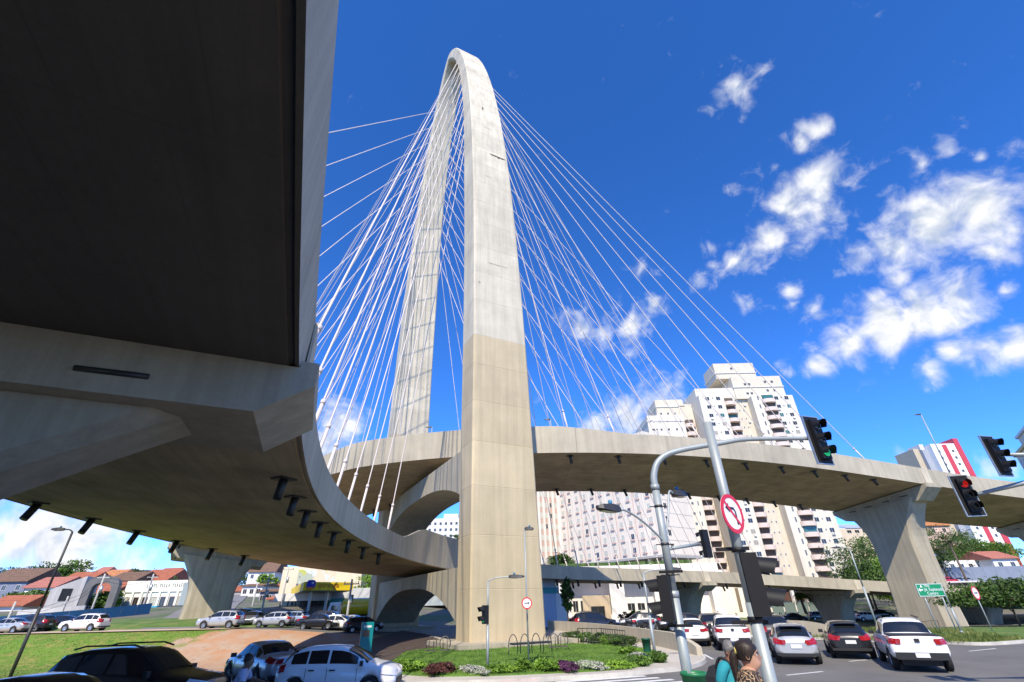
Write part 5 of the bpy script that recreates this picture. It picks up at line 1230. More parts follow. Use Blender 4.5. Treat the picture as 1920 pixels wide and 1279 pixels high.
TYPES = {
 'hatch': dict(L=4.05, ax=(.72, 3.22), wr=.305, st=[(0, .42, .74, .80, .66, .60), (.06, .34, .86, .92, .78, .66), (.22, .28, .93, 1.12, .84, .62), (.50, .24, .95, 1.37, .865, .58), (.95, .22, .945, 1.465, .87, .585), (1.6, .2, .935, 1.485, .87, .60), (2.15, .2, .93, 1.455, .87, .60), (2.45, .2, .925, 1.385, .87, .605), (2.75, .2, .92, 1.235, .87, .64), (3.02, .2, .915, 1.06, .87, .70), (3.2, .2, .905, .97, .87, .73), (3.55, .22, .86, .92, .85, .72), (3.85, .24, .76, .82, .80, .64), (4.0, .28, .64, .69, .70, .54), (4.05, .36, .56, .6, .60, .46)],
   sw=[(.50, 1.02), (1.08, 1.72), (1.80, 2.74)], ws=(2.36, 3.08), rw=(.16, .62), tail=(.12, .82, .17, .17), head=(3.86, .68)),
 'sedan': dict(L=4.5, ax=(.88, 3.55), wr=.315, st=[(0, .42, .74, .84, .66, .60), (.06, .34, .86, .99, .78, .70), (.35, .28, .95, 1.03, .86, .72), (.85, .22, .95, 1.06, .88, .68), (1.25, .2, .945, 1.27, .88, .60), (1.6, .2, .94, 1.41, .88, .58), (2.1, .2, .935, 1.455, .88, .59), (2.55, .2, .93, 1.43, .88, .60), (2.85, .2, .925, 1.33, .88, .62), (3.2, .2, .915, 1.12, .88, .68), (3.45, .2, .90, .97, .88, .73), (3.9, .22, .84, .90, .86, .72), (4.25, .24, .74, .8, .80, .64), (4.44, .28, .62, .67, .70, .54), (4.5, .36, .55, .58, .6, .46)],
   sw=[(1.14, 1.52), (1.58, 2.12), (2.20, 3.10)], ws=(2.72, 3.38), rw=(.92, 1.48), tail=(.12, .86, .24, .15), head=(4.28, .66)),
 'suv': dict(L=4.5, ax=(.82, 3.52), wr=.36, st=[(0, .46, .84, .92, .70, .64), (.06, .38, .98, 1.06, .82, .70), (.22, .32, 1.06, 1.32, .88, .66), (.42, .28, 1.08, 1.56, .90, .63), (.9, .26, 1.08, 1.66, .91, .63), (1.7, .25, 1.07, 1.69, .91, .65), (2.3, .25, 1.06, 1.66, .91, .65), (2.62, .25, 1.055, 1.56, .91, .66), (2.95, .25, 1.05, 1.34, .91, .69), (3.25, .25, 1.045, 1.13, .91, .76), (3.6, .26, 1.0, 1.07, .90, .77), (4.1, .28, .93, 1.0, .87, .74), (4.35, .30, .82, .88, .80, .66), (4.46, .34, .70, .74, .72, .56), (4.5, .42, .62, .65, .64, .5)],
   sw=[(.42, .98), (1.05, 1.78), (1.86, 2.96)], ws=(2.52, 3.18), rw=(.16, .46), tail=(.12, .98, .14, .30), head=(4.2, .8)),
 'pickup': dict(L=4.95, ax=(.95, 3.95), wr=.37, st=[(0, .52, .98, 1.10, .78, .76), (.04, .44, 1.06, 1.15, .88, .85), (.5, .36, 1.08, 1.155, .91, .87), (1.2, .34, 1.08, 1.155, .915, .87), (1.42, .33, 1.08, 1.17, .92, .84), (1.62, .33, 1.08, 1.55, .92, .66), (1.9, .33, 1.08, 1.66, .92, .645), (2.5, .32, 1.07, 1.70, .92, .66), (2.95, .32, 1.065, 1.66, .92, .665), (3.2, .32, 1.06, 1.54, .92, .68), (3.5, .32, 1.055, 1.30, .92, .72), (3.72, .32, 1.05, 1.14, .92, .78), (4.2, .33, 1.0, 1.07, .91, .77), (4.65, .35, .92, .98, .86, .72), (4.9, .4, .76, .8, .76, .6), (4.95, .48, .68, .7, .66, .5)],
   sw=[(1.64, 1.84), (1.90, 2.55), (2.62, 3.42)], ws=(3.12, 3.66), rw=(1.44, 1.64), tail=(.06, .98, .17, .18), head=(4.72, .86)),
}
def car_section(T, y):
    st = T['st']; i = 0
    while i < len(st)-2 and y > st[i+1][0]: i += 1
    a, b = st[i], st[i+1]; f = max(0, min(1, (y-a[0])/(b[0]-a[0]))); f2 = f
    return [a[k]+(b[k]-a[k])*f2 for k in range(1, 6)]
def car_ring(T, y):
    zl, zb, zt, w, wt = car_section(T, y)
    h = [(0, zl), (.80*w, zl), (.95*w, zl+.09), (w, zl+.32*(zb-zl)), (w*.992, zl+.62*(zb-zl)), (w*.955, zb-.05), (w*.92, zb)]
    h += [(wt+(w*.92-wt)*.12, zt-.10 if zt-zb > .2 else zb+.3*(zt-zb)), (wt*.93, zt-.035 if zt-zb > .2 else zb+.75*(zt-zb)), (wt*.55, zt-.008), (0, zt)]
    return [Vector((x, y, z)) for x, z in h]+[Vector((-x, y, z)) for x, z in h[-2:0:-1]]
CARP = {}
def car_proto(kind):
    T = TYPES[kind]; ys_ = []
    st = T['st']
    for a, b in zip(st[:-1], st[1:]):
        n = max(1, int((b[0]-a[0])/.16)); ys_ += [a[0]+(b[0]-a[0])*k/n for k in range(n)]
    ys_.append(st[-1][0])
    # soften the station polyline
    mb = MB(); mb.loft([car_ring(T, y) for y in ys_], smooth=True)
    me = mb.mesh('body', [TRIM])
    tmp = bpy.data.objects.new('tmp', me); COL.objects.link(tmp)
    cut = MB(); wr = T['wr']
    for y in T['ax']:
        for sx_ in (-1, 1):
            M_ = Matrix.Translation((sx_*.92, y, wr)) @ Matrix.Rotation(math.pi/2, 4, 'Y')
            n = 24; P = [M_ @ Vector((math.cos(2*math.pi*k/n)*(wr+.055), math.sin(2*math.pi*k/n)*(wr+.055), z)) for z in (-.34, .34) for k in range(n)]
            cut.add(P, [list(range(n))[::-1], list(range(n, 2*n))]+[(k, (k+1) % n, n+(k+1) % n, n+k) for k in range(n)])
    cme = cut.mesh('cut', [TRIM]); co = bpy.data.objects.new('tmpcut', cme); COL.objects.link(co)
    sm = tmp.modifiers.new('s', 'SMOOTH'); sm.factor = .35; sm.iterations = 1
    bo = tmp.modifiers.new('b', 'BOOLEAN'); bo.operation = 'DIFFERENCE'; bo.object = co; bo.solver = 'EXACT'
    dg = bpy.context.evaluated_depsgraph_get(); bm_ = bpy.data.meshes.new_from_object(tmp.evaluated_get(dg)); bm_.name = 'body_'+kind
    bpy.data.objects.remove(tmp); bpy.data.objects.remove(co)
    bm_.materials.clear(); bm_.materials.append(P_WHITE)
    def side_pt(y, f, off=.014):
        r = car_ring(T, y); a, b = r[6], r[7]; p = a.lerp(b, f); n_ = Vector((b.z-a.z, 0, -(b.x-a.x))).normalized(); return p+n_*off
    def top_pt(y, u, off=.012):
        r = car_ring(T, y); pts = [r[10], r[9], r[8], r[7]]; x = abs(u)*3; i = min(2, int(x)); p = pts[i].lerp(pts[i+1], x-i); p = Vector((math.copysign(p.x, u) if u else 0, p.y, p.z))
        r2 = car_ring(T, y+.05); dz = r2[10].z-r[10].z; n_ = Vector((0, -dz, .05)).normalized(); return p+n_*off
    parts = []
    for y0, y1 in T['sw']:
        for s_ in (1, -1):
            mb = MB(); rows = []
            for k in range(7):
                y = y0+(y1-y0)*k/6; zl, zb, zt, w, wt = car_section(T, y)
                if zt-zb < .16: continue
                rows.append([Vector((p.x*s_, p.y, p.z)) for p in (side_pt(y, .10), side_pt(y, .5), side_pt(y, .93))])
            if len(rows) > 1: mb.loft(rows, closed=False, cap=False, smooth=True); parts.append(('side_window', mb.mesh('side_window', [CAR_GLASS])))
    for nm, (y0, y1) in (('windscreen', T['ws']), ('rear_window', T['rw'])):
        mb = MB(); mb.loft([[top_pt(y0+(y1-y0)*k/5, u) for u in (-.97, -.66, -.33, 0, .33, .66, .97)] for k in range(6)], closed=False, cap=False, smooth=True); parts.append((nm, mb.mesh(nm, [CAR_GLASS])))
    ty, tz, tw_, th_ = T['tail']
    def surf(y, z, off=.012):
        r = car_ring(T, y)[2:9]
        for a_, b_ in zip(r[:-1], r[1:]):
            if a_.z <= z <= b_.z: 
                f = (z-a_.z)/max(1e-6, b_.z-a_.z); return a_.lerp(b_, f)+Vector((off, 0, 0))
        return (r[0] if z < r[0].z else r[-1])+Vector((off, 0, 0))
    hy, hz_ = T['head']
    for s_ in (1, -1):
        for nm, yy, z0, z1, m_, sl in (('tail_lamp', [-.028, .02, .08, .16, .26, .34], tz-th_/2, tz+th_/2, TAIL, .10), ('head_lamp', [T['L']+.012-d for d in (0, .05, .12, .22, .36, .5)], hz_-.09, hz_+.07, HEADL, .12)):
            mb = MB(); rows = []
            for k, y in enumerate(yy):
                f = k/5; row = []
                for j in range(4):
                    z = lerp(z0+sl*f*.6, z1+sl*f, j/3); p = surf(min(max(y, .02), T['L']-.02), z, .034); row.append(Vector((s_*p.x*(1 if k else .80), y, z)))
                rows.append(row)
            if nm == 'tail_lamp': rows.insert(0, [Vector((s_*(abs(p.x)-tw_*.8), -.03, p.z)) for p in rows[0]])
            mb.loft(rows, closed=False, cap=False, smooth=True); parts.append((nm, mb.mesh(nm, [m_])))
        my = T['ws'][1]-.12; zb = car_section(T, my)[1]; w = car_section(T, my)[3]
        mb = MB(); mb.box((s_*(w+.05), my-.05, zb+.06), (.2, .10, .14), rz=s_*.15); parts.append(('mirror', mb.mesh('mirror', [TRIM])))
        for dy in (T['sw'][1][0]+.08, T['sw'][2][0]+.06):
            zl, zb, zt, w, wt = car_section(T, dy); mb = MB(); mb.box((s_*(w*.985+.012), dy+.08, zb-.13), (.03, .19, .035)); parts.append(('door_handle', mb.mesh('door_handle', [TRIM])))
        for dy in (T['sw'][1][0]-.03, T['sw'][1][1]+.04, T['sw'][2][1]+.02):
            zl, zb, zt, w, wt = car_section(T, dy); mb = MB(); mb.box((s_*(w*.99+.001), dy, zl+.62*(zb-zl)-.02), (.012, .012, (zb-zl)*.62)); parts.append(('door_gap', mb.mesh('door_gap', [TRIM])))
    zl, zb, zt, w, wt = car_section(T, 0.05)
    mb = MB(); mb.loft([[Vector((x, -.03-.05*(1-(x/.8)**2), zl-.02)), Vector((x, -.03-.05*(1-(x/.8)**2), zl+(.2 if kind == 'pickup' else .08))), Vector((x, .12, zl+(.2 if kind == 'pickup' else .08))), Vector((x, .12, zl-.02))] for x in (-.8, -.6, -.3, 0, .3, .6, .8)], smooth=False); parts.append(('rear_bumper', mb.mesh('rear_bumper', [TRIM])))
    mb = MB(); mb.box((0, T['L']-.03, .42), (.95, .1, .2)); parts.append(('grille', mb.mesh('grille', [TRIM])))
    mb = MB(); mb.box((0, -.095 if kind == 'pickup' else -.012, zl+.12 if kind in ('pickup',) else (zl+.32)), (.42, .03, .14)); parts.append(('number_plate', mb.mesh('number_plate', [PLATE])))
    mb = MB(); mb.box((0, T['L']/2, .30), (1.25, T['L']-1.0, .22)); parts.append(('underbody', mb.mesh('underbody', [TRIM])))
    if kind == 'pickup':
        mb = MB(); mb.box((0, .78, 1.165), (1.56, 1.3, .03)); parts.append(('bed_cover', mb.mesh('bed_cover', [TRIM])))
        mb = MB(); mb.box((0, -.02, 1.02), (.15, .04, .11)); parts.append(('badge', mb.mesh('badge', [TRIM])))
        mb = MB(); [mb.tube([(s_*.6, 1.75, 1.70), (s_*.6, 2.95, 1.74)], .025, 6) for s_ in (1, -1)]; parts.append(('roof_rail', mb.mesh('roof_rail', [TRIM])))
    if kind == 'suv':
        for s_ in (1, -1): mb = MB(); mb.tube([(s_*.58, .6, 1.66), (s_*.58, .9, 1.73), (s_*.6, 2.2, 1.74), (s_*.6, 2.5, 1.66)], .022, 6); parts.append(('roof_rail', mb.mesh('roof_rail', [TRIM])))
    if kind == 'hatch':
        mb = MB(); mb.box((0, .40, 1.40), (.9, .22, .03)); parts.append(('spoiler', mb.mesh('spoiler', [TRIM])))
    wm = MB(); wm.lathe([(wr*.62, -.10), (wr*.9, -.11), (wr, -.07), (wr, .07), (wr*.9, .11), (wr*.62, .10)], 22, Matrix.Rotation(math.pi/2, 4, 'Y')); tyre = wm.mesh('tyre', [TYRE])
    rm_ = MB(); rm_.lathe([(wr*.64, -.09), (wr*.64, .085), (wr*.60, .085), (wr*.56, .04), (wr*.2, .03), (wr*.18, .07), (0, .07)], 20, Matrix.Rotation(math.pi/2, 4, 'Y'), smooth=False)
    for k in range(5):
        a = 2*math.pi*k/5; M_ = Matrix.Rotation(a, 4, 'X'); rm_.box((.055, 0, wr*.38), (.03, wr*.16, wr*.46), M=M_)
    rim = rm_.mesh('rim', [RIM])
    CARP[kind] = (bm_, parts, tyre, rim)
def car(kind, pnt, name, label, loc, az, group='cars', sc=1.0, small=False):
    """az: heading, degrees clockwise from +Y; loc: ground point under the middle of the car"""
    if kind not in CARP: car_proto(kind)
    T = TYPES[kind]; bm_, parts, tyre, rim = CARP[kind]
    t = thing(name, label, {'pickup': 'pickup truck'}.get(kind, 'car'), loc, R(-az), group, sc)
    off = Vector((0, -T['L']/2, 0))
    b = obj('body', bm_, t, off); b.material_slots[0].link = 'OBJECT'; b.material_slots[0].material = pnt
    for nm, me in parts: obj(nm, me, t, off)
    for y in T['ax']:
        for s_ in (1, -1):
            w = obj('wheel', tyre, t, off+Vector((s_*(.78 if kind in ('hatch', 'sedan') else .82), y, T['wr'])), 0 if s_ > 0 else math.pi); obj('rim', rim, w)
    return t
def ahead(p, az, d): return Vector((p.x+math.sin(R(az))*d, p.y+math.cos(R(az))*d, p.z))
NEAR = 'cars parked in the shade at left'; RD = 'cars driving away on the right road'; FAR = 'cars on the far left street'; PK = 'parked cars behind the right bank'
# near left, in the shade of the viaduct
car('hatch', P_WHITE, 'parked_car', 'white hatchback parked side on in the shade, nose to the right', (-6.25, 19.6, -.12), 88, NEAR)
car('sedan', P_SILVER, 'parked_car', 'silver grey sedan behind the white hatchback, nose to the left', (-10.3, 22.4, -.05), -48, NEAR)
car('suv', P_BLACK, 'parked_car', 'large black car with roof rails at the bottom left', (-10.3, 15.2, 0), 90, NEAR)
car('sedan', P_BLACK, 'parked_car', 'black car cut by the bottom left corner', (-9.3, 10.9, .05), 92, NEAR)
# right road
p = gp(1742, 1263); car('pickup', P_WHITE, 'pickup_truck', 'white double cab pickup seen from behind on the right', ahead(p, 27, 2.4), 27, RD)
p = gp(1606, 1237); car('hatch', P_BLACK, 'moving_car', 'black hatchback seen from behind left of the white pickup', ahead(p, 26, 2.0), 26, RD)
p = gp(1503, 1248); car('hatch', P_SILVER, 'moving_car', 'silver hatchback seen from behind beside the sign pole', ahead(p, 22, 2.0), 22, RD)
p = gp(1464, 1221); car('suv', P_DARK, 'moving_car', 'dark grey car ahead of the silver hatchback', ahead(p, 22, 2.2), 22, RD)
p = gp(1382, 1222); car('pickup', P_WHITE, 'pickup_truck', 'white pickup seen over the heads of the two people', ahead(p, 17, 2.4), 17, RD)
p = gp(1308, 1213); car('sedan', P_WHITE, 'moving_car', 'white sedan seen from behind at the end of the low wall', ahead(p, 14, 2.2), 14, RD)
p = gp(1344, 1205); car('suv', P_BLACK, 'moving_car', 'black car between the white sedan and the white pickup', ahead(p, 16, 2.2), 16, RD)
# behind the low wall, in shade
car('suv', P_BLACK, 'parked_car', 'black van like car behind the planted bed right of the arch leg', (7.5, 52, 0), 80, 'cars behind the low wall')
car('sedan', P_BLACK, 'parked_car', 'black car behind the low wall left of the signal mast', (15.5, 50, 0), -80, 'cars behind the low wall')
car('hatch', P_DARK, 'parked_car', 'dark hatchback behind the low wall near the cream building', (12.5, 55, 0), -80, 'cars behind the low wall')
# far left street
for px, Y, kind, pn, az, lb in ((158, 57.6, 'suv', P_WHITE, -90, 'white sport utility car crossing at left behind the lawn'), (18, 56.8, 'sedan', P_SILVER, -90, 'silver car at the left edge behind the lawn'), (58, 60.4, 'suv', P_DARK, -90, 'dark car in front of the blue hoarding'), (112, 63.5, 'sedan', P_BLACK, -88, 'dark sedan half hidden behind the white one by the hoarding'),
                             (412, 57.2, 'suv', P_SILVER, -90, 'silver car beside the left pier foot'), (446, 64, 'suv', P_BLACK, 175, 'black car coming down the rising street'), (470, 63, 'hatch', P_GREY, 170, 'grey car waiting at the foot of the rising street'), (512, 58.6, 'hatch', P_SILVER, -90, 'pale silver hatchback below the street poles'), (544, 62, 'hatch', P_BLUE, -85, 'pale blue car behind the silver hatchback'),
                             (598, 57.8, 'sedan', P_BLACK, 90, 'long black sedan in front of the filling station'), (618, 62.2, 'suv', P_DARK, 90, 'dark car behind the black sedan at the filling station'), (637, 58.6, 'hatch', P_WHITE, 100, 'small white car right of the black sedan'), (660, 60.5, 'sedan', P_SILVER, 95, 'silver sedan near the yellow tanker'), (682, 57.4, 'hatch', P_DARK, 60, 'dark car beside the far arch leg')):
    x = atY(px, 1172, Y).x; car(kind, pn, 'street_car', lb, (x, Y, (hill(x, Y) if Y > 62 else tilt(x, Y))+.02), az, FAR)
# behind the right bank
for px, Y, kind, pn, az, lb in ((1490, 97, 'sedan', P_BLACK, 95, 'black car parked before the columned house'), (1540, 98, 'hatch', P_GREY, 95, 'grey car parked before the columned house'), (1606, 98, 'hatch', P_BLUE, 95, 'blue car left of the right pier'), (1630, 96, 'hatch', P_WHITE, 95, 'white car just left of the right pier'), (1655, 99, 'sedan', P_BLACK, 90, 'black car touching the outline of the right pier'), (1350, 98, 'sedan', P_BLACK, 90, 'black car in front of the plain cream hall')):
    x = atY(px, 1165, Y).x; car(kind, pn, 'parked_car', lb, (x, Y, hill(x, Y)+.02), az, PK)
for px, Y, kind, pn, az, lb in ((1782, 106, 'hatch', P_RED, 90, 'red car on the raised street at right'), (1812, 106, 'sedan', P_SILVER, 90, 'silver car on the raised street at right'), (1752, 106, 'hatch', P_BLUE, 90, 'blue car on the raised street behind the right pier')):
    q = atY(px, 1097, Y); car(kind, pn, 'parked_car', lb, (q.x, Y, q.z), az, 'cars on the raised street')
# yellow tanker at the filling station
q = atY(668, 1158, 72); t = thing('tanker_truck', 'yellow tanker truck with a white cab right of the filling station', 'truck', (q.x, 72, .6), R(12))
mb = MB(); mb.lathe([(.0, -2.6), (.9, -2.55), (1.05, -2.3), (1.05, 2.3), (.9, 2.55), (0, 2.6)], 18, Matrix.Translation((.6, 0, 1.95)) @ Matrix.Rotation(math.pi/2, 4, 'Y')); mb.build('tank', P_YELLOW, t)
mb = MB(); mb.loft([[(-3.9, -1, .6), (-3.9, 1, .6), (-3.8, 1, 1.4), (-3.5, .9, 2.5), (-3.5, -.9, 2.5), (-3.8, -1, 1.4)], [(-2.2, -1, .6), (-2.2, 1, .6), (-2.2, 1, 1.4), (-2.2, .9, 2.6), (-2.2, -.9, 2.6), (-2.2, -1, 1.4)]]); cb = mb.build('cab', P_WHITE, t)
mb = MB(); mb.box((-2.9, -.99, 1.85), (.8, .06, .7)); mb.build('cab_window', CAR_GLASS, cb); mb = MB(); mb.box((-.3, 0, .75), (6.6, 1.2, .3)); mb.build('chassis', TRIM, t)
mb = MB(); mb.box((2.9, 0, 1.6), (.9, 2.1, 1.9)); mb.build('rear_box', P_YELLOW, t)
for x in (-3.1, 1.2, 2.4):
    for s_ in (-1, 1): w = MB(); w.lathe([(.25, -.14), (.48, -.14), (.5, -.1), (.5, .1), (.48, .14), (.25, .14), (0, .1)], 16, Matrix.Translation((x, s_*.92, .5)) @ Matrix.Rotation(math.pi/2, 4, 'X')); w.build('wheel', TYRE, t)
# motorcycles
def motorbike(label, loc, rz, rider=False):
    t = thing('motorcycle', label, 'motorcycle', loc, rz, 'motorcycles'); 
    for y in (-.62, .66):
        w = MB(); w.lathe([(.2, -.05), (.29, -.05), (.3, 0), (.29, .05), (.2, .05)], 18, Matrix.Translation((0, y, .3)) @ Matrix.Rotation(math.pi/2, 4, 'Y')); wh = w.build('wheel', TYRE, t)
        w = MB(); w.lathe([(0, -.03), (.05, -.03), (.05, .03), (0, .03)], 10, Matrix.Translation((0, y, .3)) @ Matrix.Rotation(math.pi/2, 4, 'Y')); [w.tube([(0, y, .3), (0, y+.2*math.cos(a), .3+.2*math.sin(a))], .012, 5) for a in [k*1.0472 for k in range(6)]]; w.build('hub', RIM, wh)
    m_ = MB(); m_.tube([(0, .66, .3), (0, .48, .75), (0, .42, 1.0)], .04, 8); m_.build('fork', GALV, t)
    m_ = MB(); m_.tube([(0, .42, .8), (0, .1, .5), (0, -.62, .3)], .045, 8); m_.tube([(0, .1, .5), (0, -.35, .72), (0, -.75, .75)], .04, 8); m_.build('frame', STEEL_D, t)
    m_ = MB(); m_.loft([[(math.cos(a)*w_, y, z+math.sin(a)*h_) for a in [k*.785 for k in range(8)]] for y, z, w_, h_ in ((.4, .82, .05, .05), (.3, .84, .13, .1), (.05, .84, .15, .12), (-.1, .8, .1, .08))], smooth=True); m_.build('tank', P_RED, t)
    m_ = MB(); m_.loft([[(-w_, y, z), (w_, y, z), (w_*.8, y, z+.09), (-w_*.8, y, z+.09)] for y, z, w_ in ((-.05, .76, .1), (-.4, .76, .15), (-.8, .82, .1))]); m_.build('seat', TRIM, t)
    m_ = MB(); m_.tube(curve_pts([(-.36, .3, 1.06), (-.2, .4, 1.08), (0, .42, 1.02), (.2, .4, 1.08), (.36, .3, 1.06)], 3), .018, 6); m_.build('handlebar', GALV, t)
    m_ = MB(); m_.lathe([(0, .12), (.08, .1), (.09, 0), (.04, -.1)], 12, Matrix.Translation((0, .52, .92)) @ Matrix.Rotation(-math.pi/2, 4, 'X')); m_.build('head_lamp', HEADL, t)
    m_ = MB(); m_.box((0, .0, .42), (.26, .36, .32)); m_.build('engine', GALV, t)
    return t
motorbike('motorcycle with red tank beside the man at lower left', (-5.1, 12.3, .0), R(70))
motorbike('dark motorcycle parked behind the low wall', (10.8, 50.5, .0), R(-60)); motorbike('second motorcycle behind the low wall nearer the pole', (12.2, 49.5, .0), R(-70))
# ================================================================ people
def skin_mesh(name, joints, bones, mats_, levels=2, root=0):
    me = bpy.data.meshes.new(name); me.from_pydata([j[0] for j in joints], bones, []); o = bpy.data.objects.new(name+'_tmp', me); COL.objects.link(o)
    o.modifiers.new('skin', 'SKIN')
    if not me.skin_vertices: 
        bm = bmesh.new(); bm.from_mesh(me); bm.verts.layers.skin.verify(); bm.to_mesh(me); bm.free()
    for i, j in enumerate(joints):
        r = j[1]; me.skin_vertices[0].data[i].radius = r if isinstance(r, tuple) else (r, r); me.skin_vertices[0].data[i].use_root = (i == root)
    o.modifiers['skin'].use_smooth_shade = True; o.modifiers['skin'].branch_smoothing = .4
    ss = o.modifiers.new('sub', 'SUBSURF'); ss.levels = levels; ss.render_levels = levels
    dg = bpy.context.evaluated_depsgraph_get(); m2 = bpy.data.meshes.new_from_object(o.evaluated_get(dg)); m2.name = name; bpy.data.objects.remove(o)
    m2.materials.clear(); [m2.materials.append(m_) for m_ in mats_]; return m2
def head_mesh(m, female=False):
    """face towards +Y, origin at the neck top; 0.235 high"""
    mb = MB(); rings = []; n = 24
    prof = [(-.045, .045, .050, .045, .0), (-.02, .058, .062, .058, .0), (0.0, .060, .078, .062, .004), (.02, .064, .092, .070, .008), (.045, .068, .094, .080, .006), (.065, .071, .092, .088, .003), (.085, .074, .094, .094, .0), (.105, .076, .095, .098, .0), (.125, .077, .092, .100, .0), (.145, .077, .094, .101, -.002), (.165, .074, .090, .098, -.006), (.185, .066, .078, .088, -.01), (.202, .050, .058, .068, -.012), (.212, .028, .034, .04, -.012), (.215, .004, .004, .006, -.012)]
    for z, rx, ryf, ryb, cy in prof:
        r_ = []
        for k in range(n):
            a = 2*math.pi*k/n; c, s = math.cos(a), math.sin(a); ry = ryf if s > 0 else ryb
            p = Vector((c*rx, cy+s*ry, z)); f = max(0, s)
            d = abs(c)
            if s > 0:
                nose = math.exp(-(d/.16)**2)*(.026*math.exp(-((z-.078)/.016)**2)+.014*math.exp(-((z-.098)/.02)**2)); p.y += nose
                p.y += math.exp(-(d/.30)**2)*.008*(math.exp(-((z-.046)/.007)**2)+math.exp(-((z-.034)/.007)**2))-math.exp(-(d/.28)**2)*.006*math.exp(-((z-.040)/.004)**2)
                p.y -= .011*math.exp(-((d-.40)/.16)**2)*math.exp(-((z-.110)/.012)**2); p.y += .006*math.exp(-((d-.4)/.3)**2)*math.exp(-((z-.132)/.01)**2)
            r_.append(p)
        rings.append(r_)
    mb.loft(rings, smooth=True); return mb
def hairmat(name, c, c2):
    m = bpy.data.materials.new(name); m.use_nodes = True; nt = m.node_tree; N = nt.nodes; L = nt.links; b = N['Principled BSDF']; b.inputs['Roughness'].default_value = .5; b.inputs['Specular IOR Level'].default_value = .35
    tc = N.new('ShaderNodeTexCoord'); mp = N.new('ShaderNodeMapping'); mp.inputs['Scale'].default_value = (260, 60, 14); L.new(tc.outputs['Object'], mp.inputs['Vector'])
    n = N.new('ShaderNodeTexNoise'); n.inputs['Scale'].default_value = 1.0; n.inputs['Detail'].default_value = 5; n.inputs['Distortion'].default_value = .6; L.new(mp.outputs[0], n.inputs['Vector'])
    mr = N.new('ShaderNodeMapRange'); L.new(n.outputs['Fac'], mr.inputs['Value']); mr.inputs['From Min'].default_value = .35; mr.inputs['From Max'].default_value = .68
    mx = N.new('ShaderNodeMix'); mx.data_type = 'RGBA'; L.new(mr.outputs[0], mx.inputs['Factor']); mx.inputs[6].default_value = (*c, 1); mx.inputs[7].default_value = (*c2, 1); L.new(mx.outputs[2], b.inputs['Base Color'])
    bp = N.new('ShaderNodeBump'); bp.inputs['Strength'].default_value = .5; bp.inputs['Distance'].default_value = .004; L.new(n.outputs['Fac'], bp.inputs['Height']); L.new(bp.outputs[0], b.inputs['Normal']); return m
HAIRD = hairmat('hair_dark', (.008, .006, .005), (.045, .028, .02)); HAIRG = hairmat('hair_grey', (.06, .058, .058), (.26, .25, .25))
SKIN1 = mat('skin_warm', (.46, .255, .17), .55, var=.08, vscale=8); SKIN2 = mat('skin_tan', (.36, .17, .10), .55, var=.08, vscale=8); SKIN3 = mat('skin_deep', (.15, .08, .05), .55, var=.08, vscale=8)
EYE = mat('eye_white', (.7, .68, .66), .2); IRIS = mat('eye_dark', (.015, .01, .008), .2); LIP = mat('lips', (.33, .10, .085), .5)
def leopard():
    m = bpy.data.materials.new('leopard_print'); m.use_nodes = True; nt = m.node_tree; N = nt.nodes; L = nt.links; b = N['Principled BSDF']; b.inputs['Roughness'].default_value = .8
    tc = N.new('ShaderNodeTexCoord'); v = N.new('ShaderNodeTexVoronoi'); v.inputs['Scale'].default_value = 26; v.feature = 'F1'; L.new(tc.outputs['Object'], v.inputs['Vector'])
    n = N.new('ShaderNodeTexNoise'); n.inputs['Scale'].default_value = 20; n.inputs['Detail'].default_value = 3; L.new(tc.outputs['Object'], n.inputs['Vector'])
    ad = N.new('ShaderNodeMath'); ad.operation = 'MULTIPLY_ADD'; L.new(n.outputs['Fac'], ad.inputs[0]); ad.inputs[1].default_value = .7; L.new(v.outputs['Distance'], ad.inputs[2])
    cr = N.new('ShaderNodeValToRGB'); L.new(ad.outputs[0], cr.inputs[0]); e = cr.color_ramp; e.interpolation = 'CONSTANT'
    e.elements[0].position = 0; e.elements[0].color = (.22, .10, .05, 1); e.elements[1].position = .42; e.elements[1].color = (.016, .011, .009, 1)
    x = e.elements.new(.76); x.color = (.50, .33, .18, 1); x = e.elements.new(.90); x.color = (.022, .014, .01, 1)
    L.new(cr.outputs[0], b.inputs['Base Color']); return m
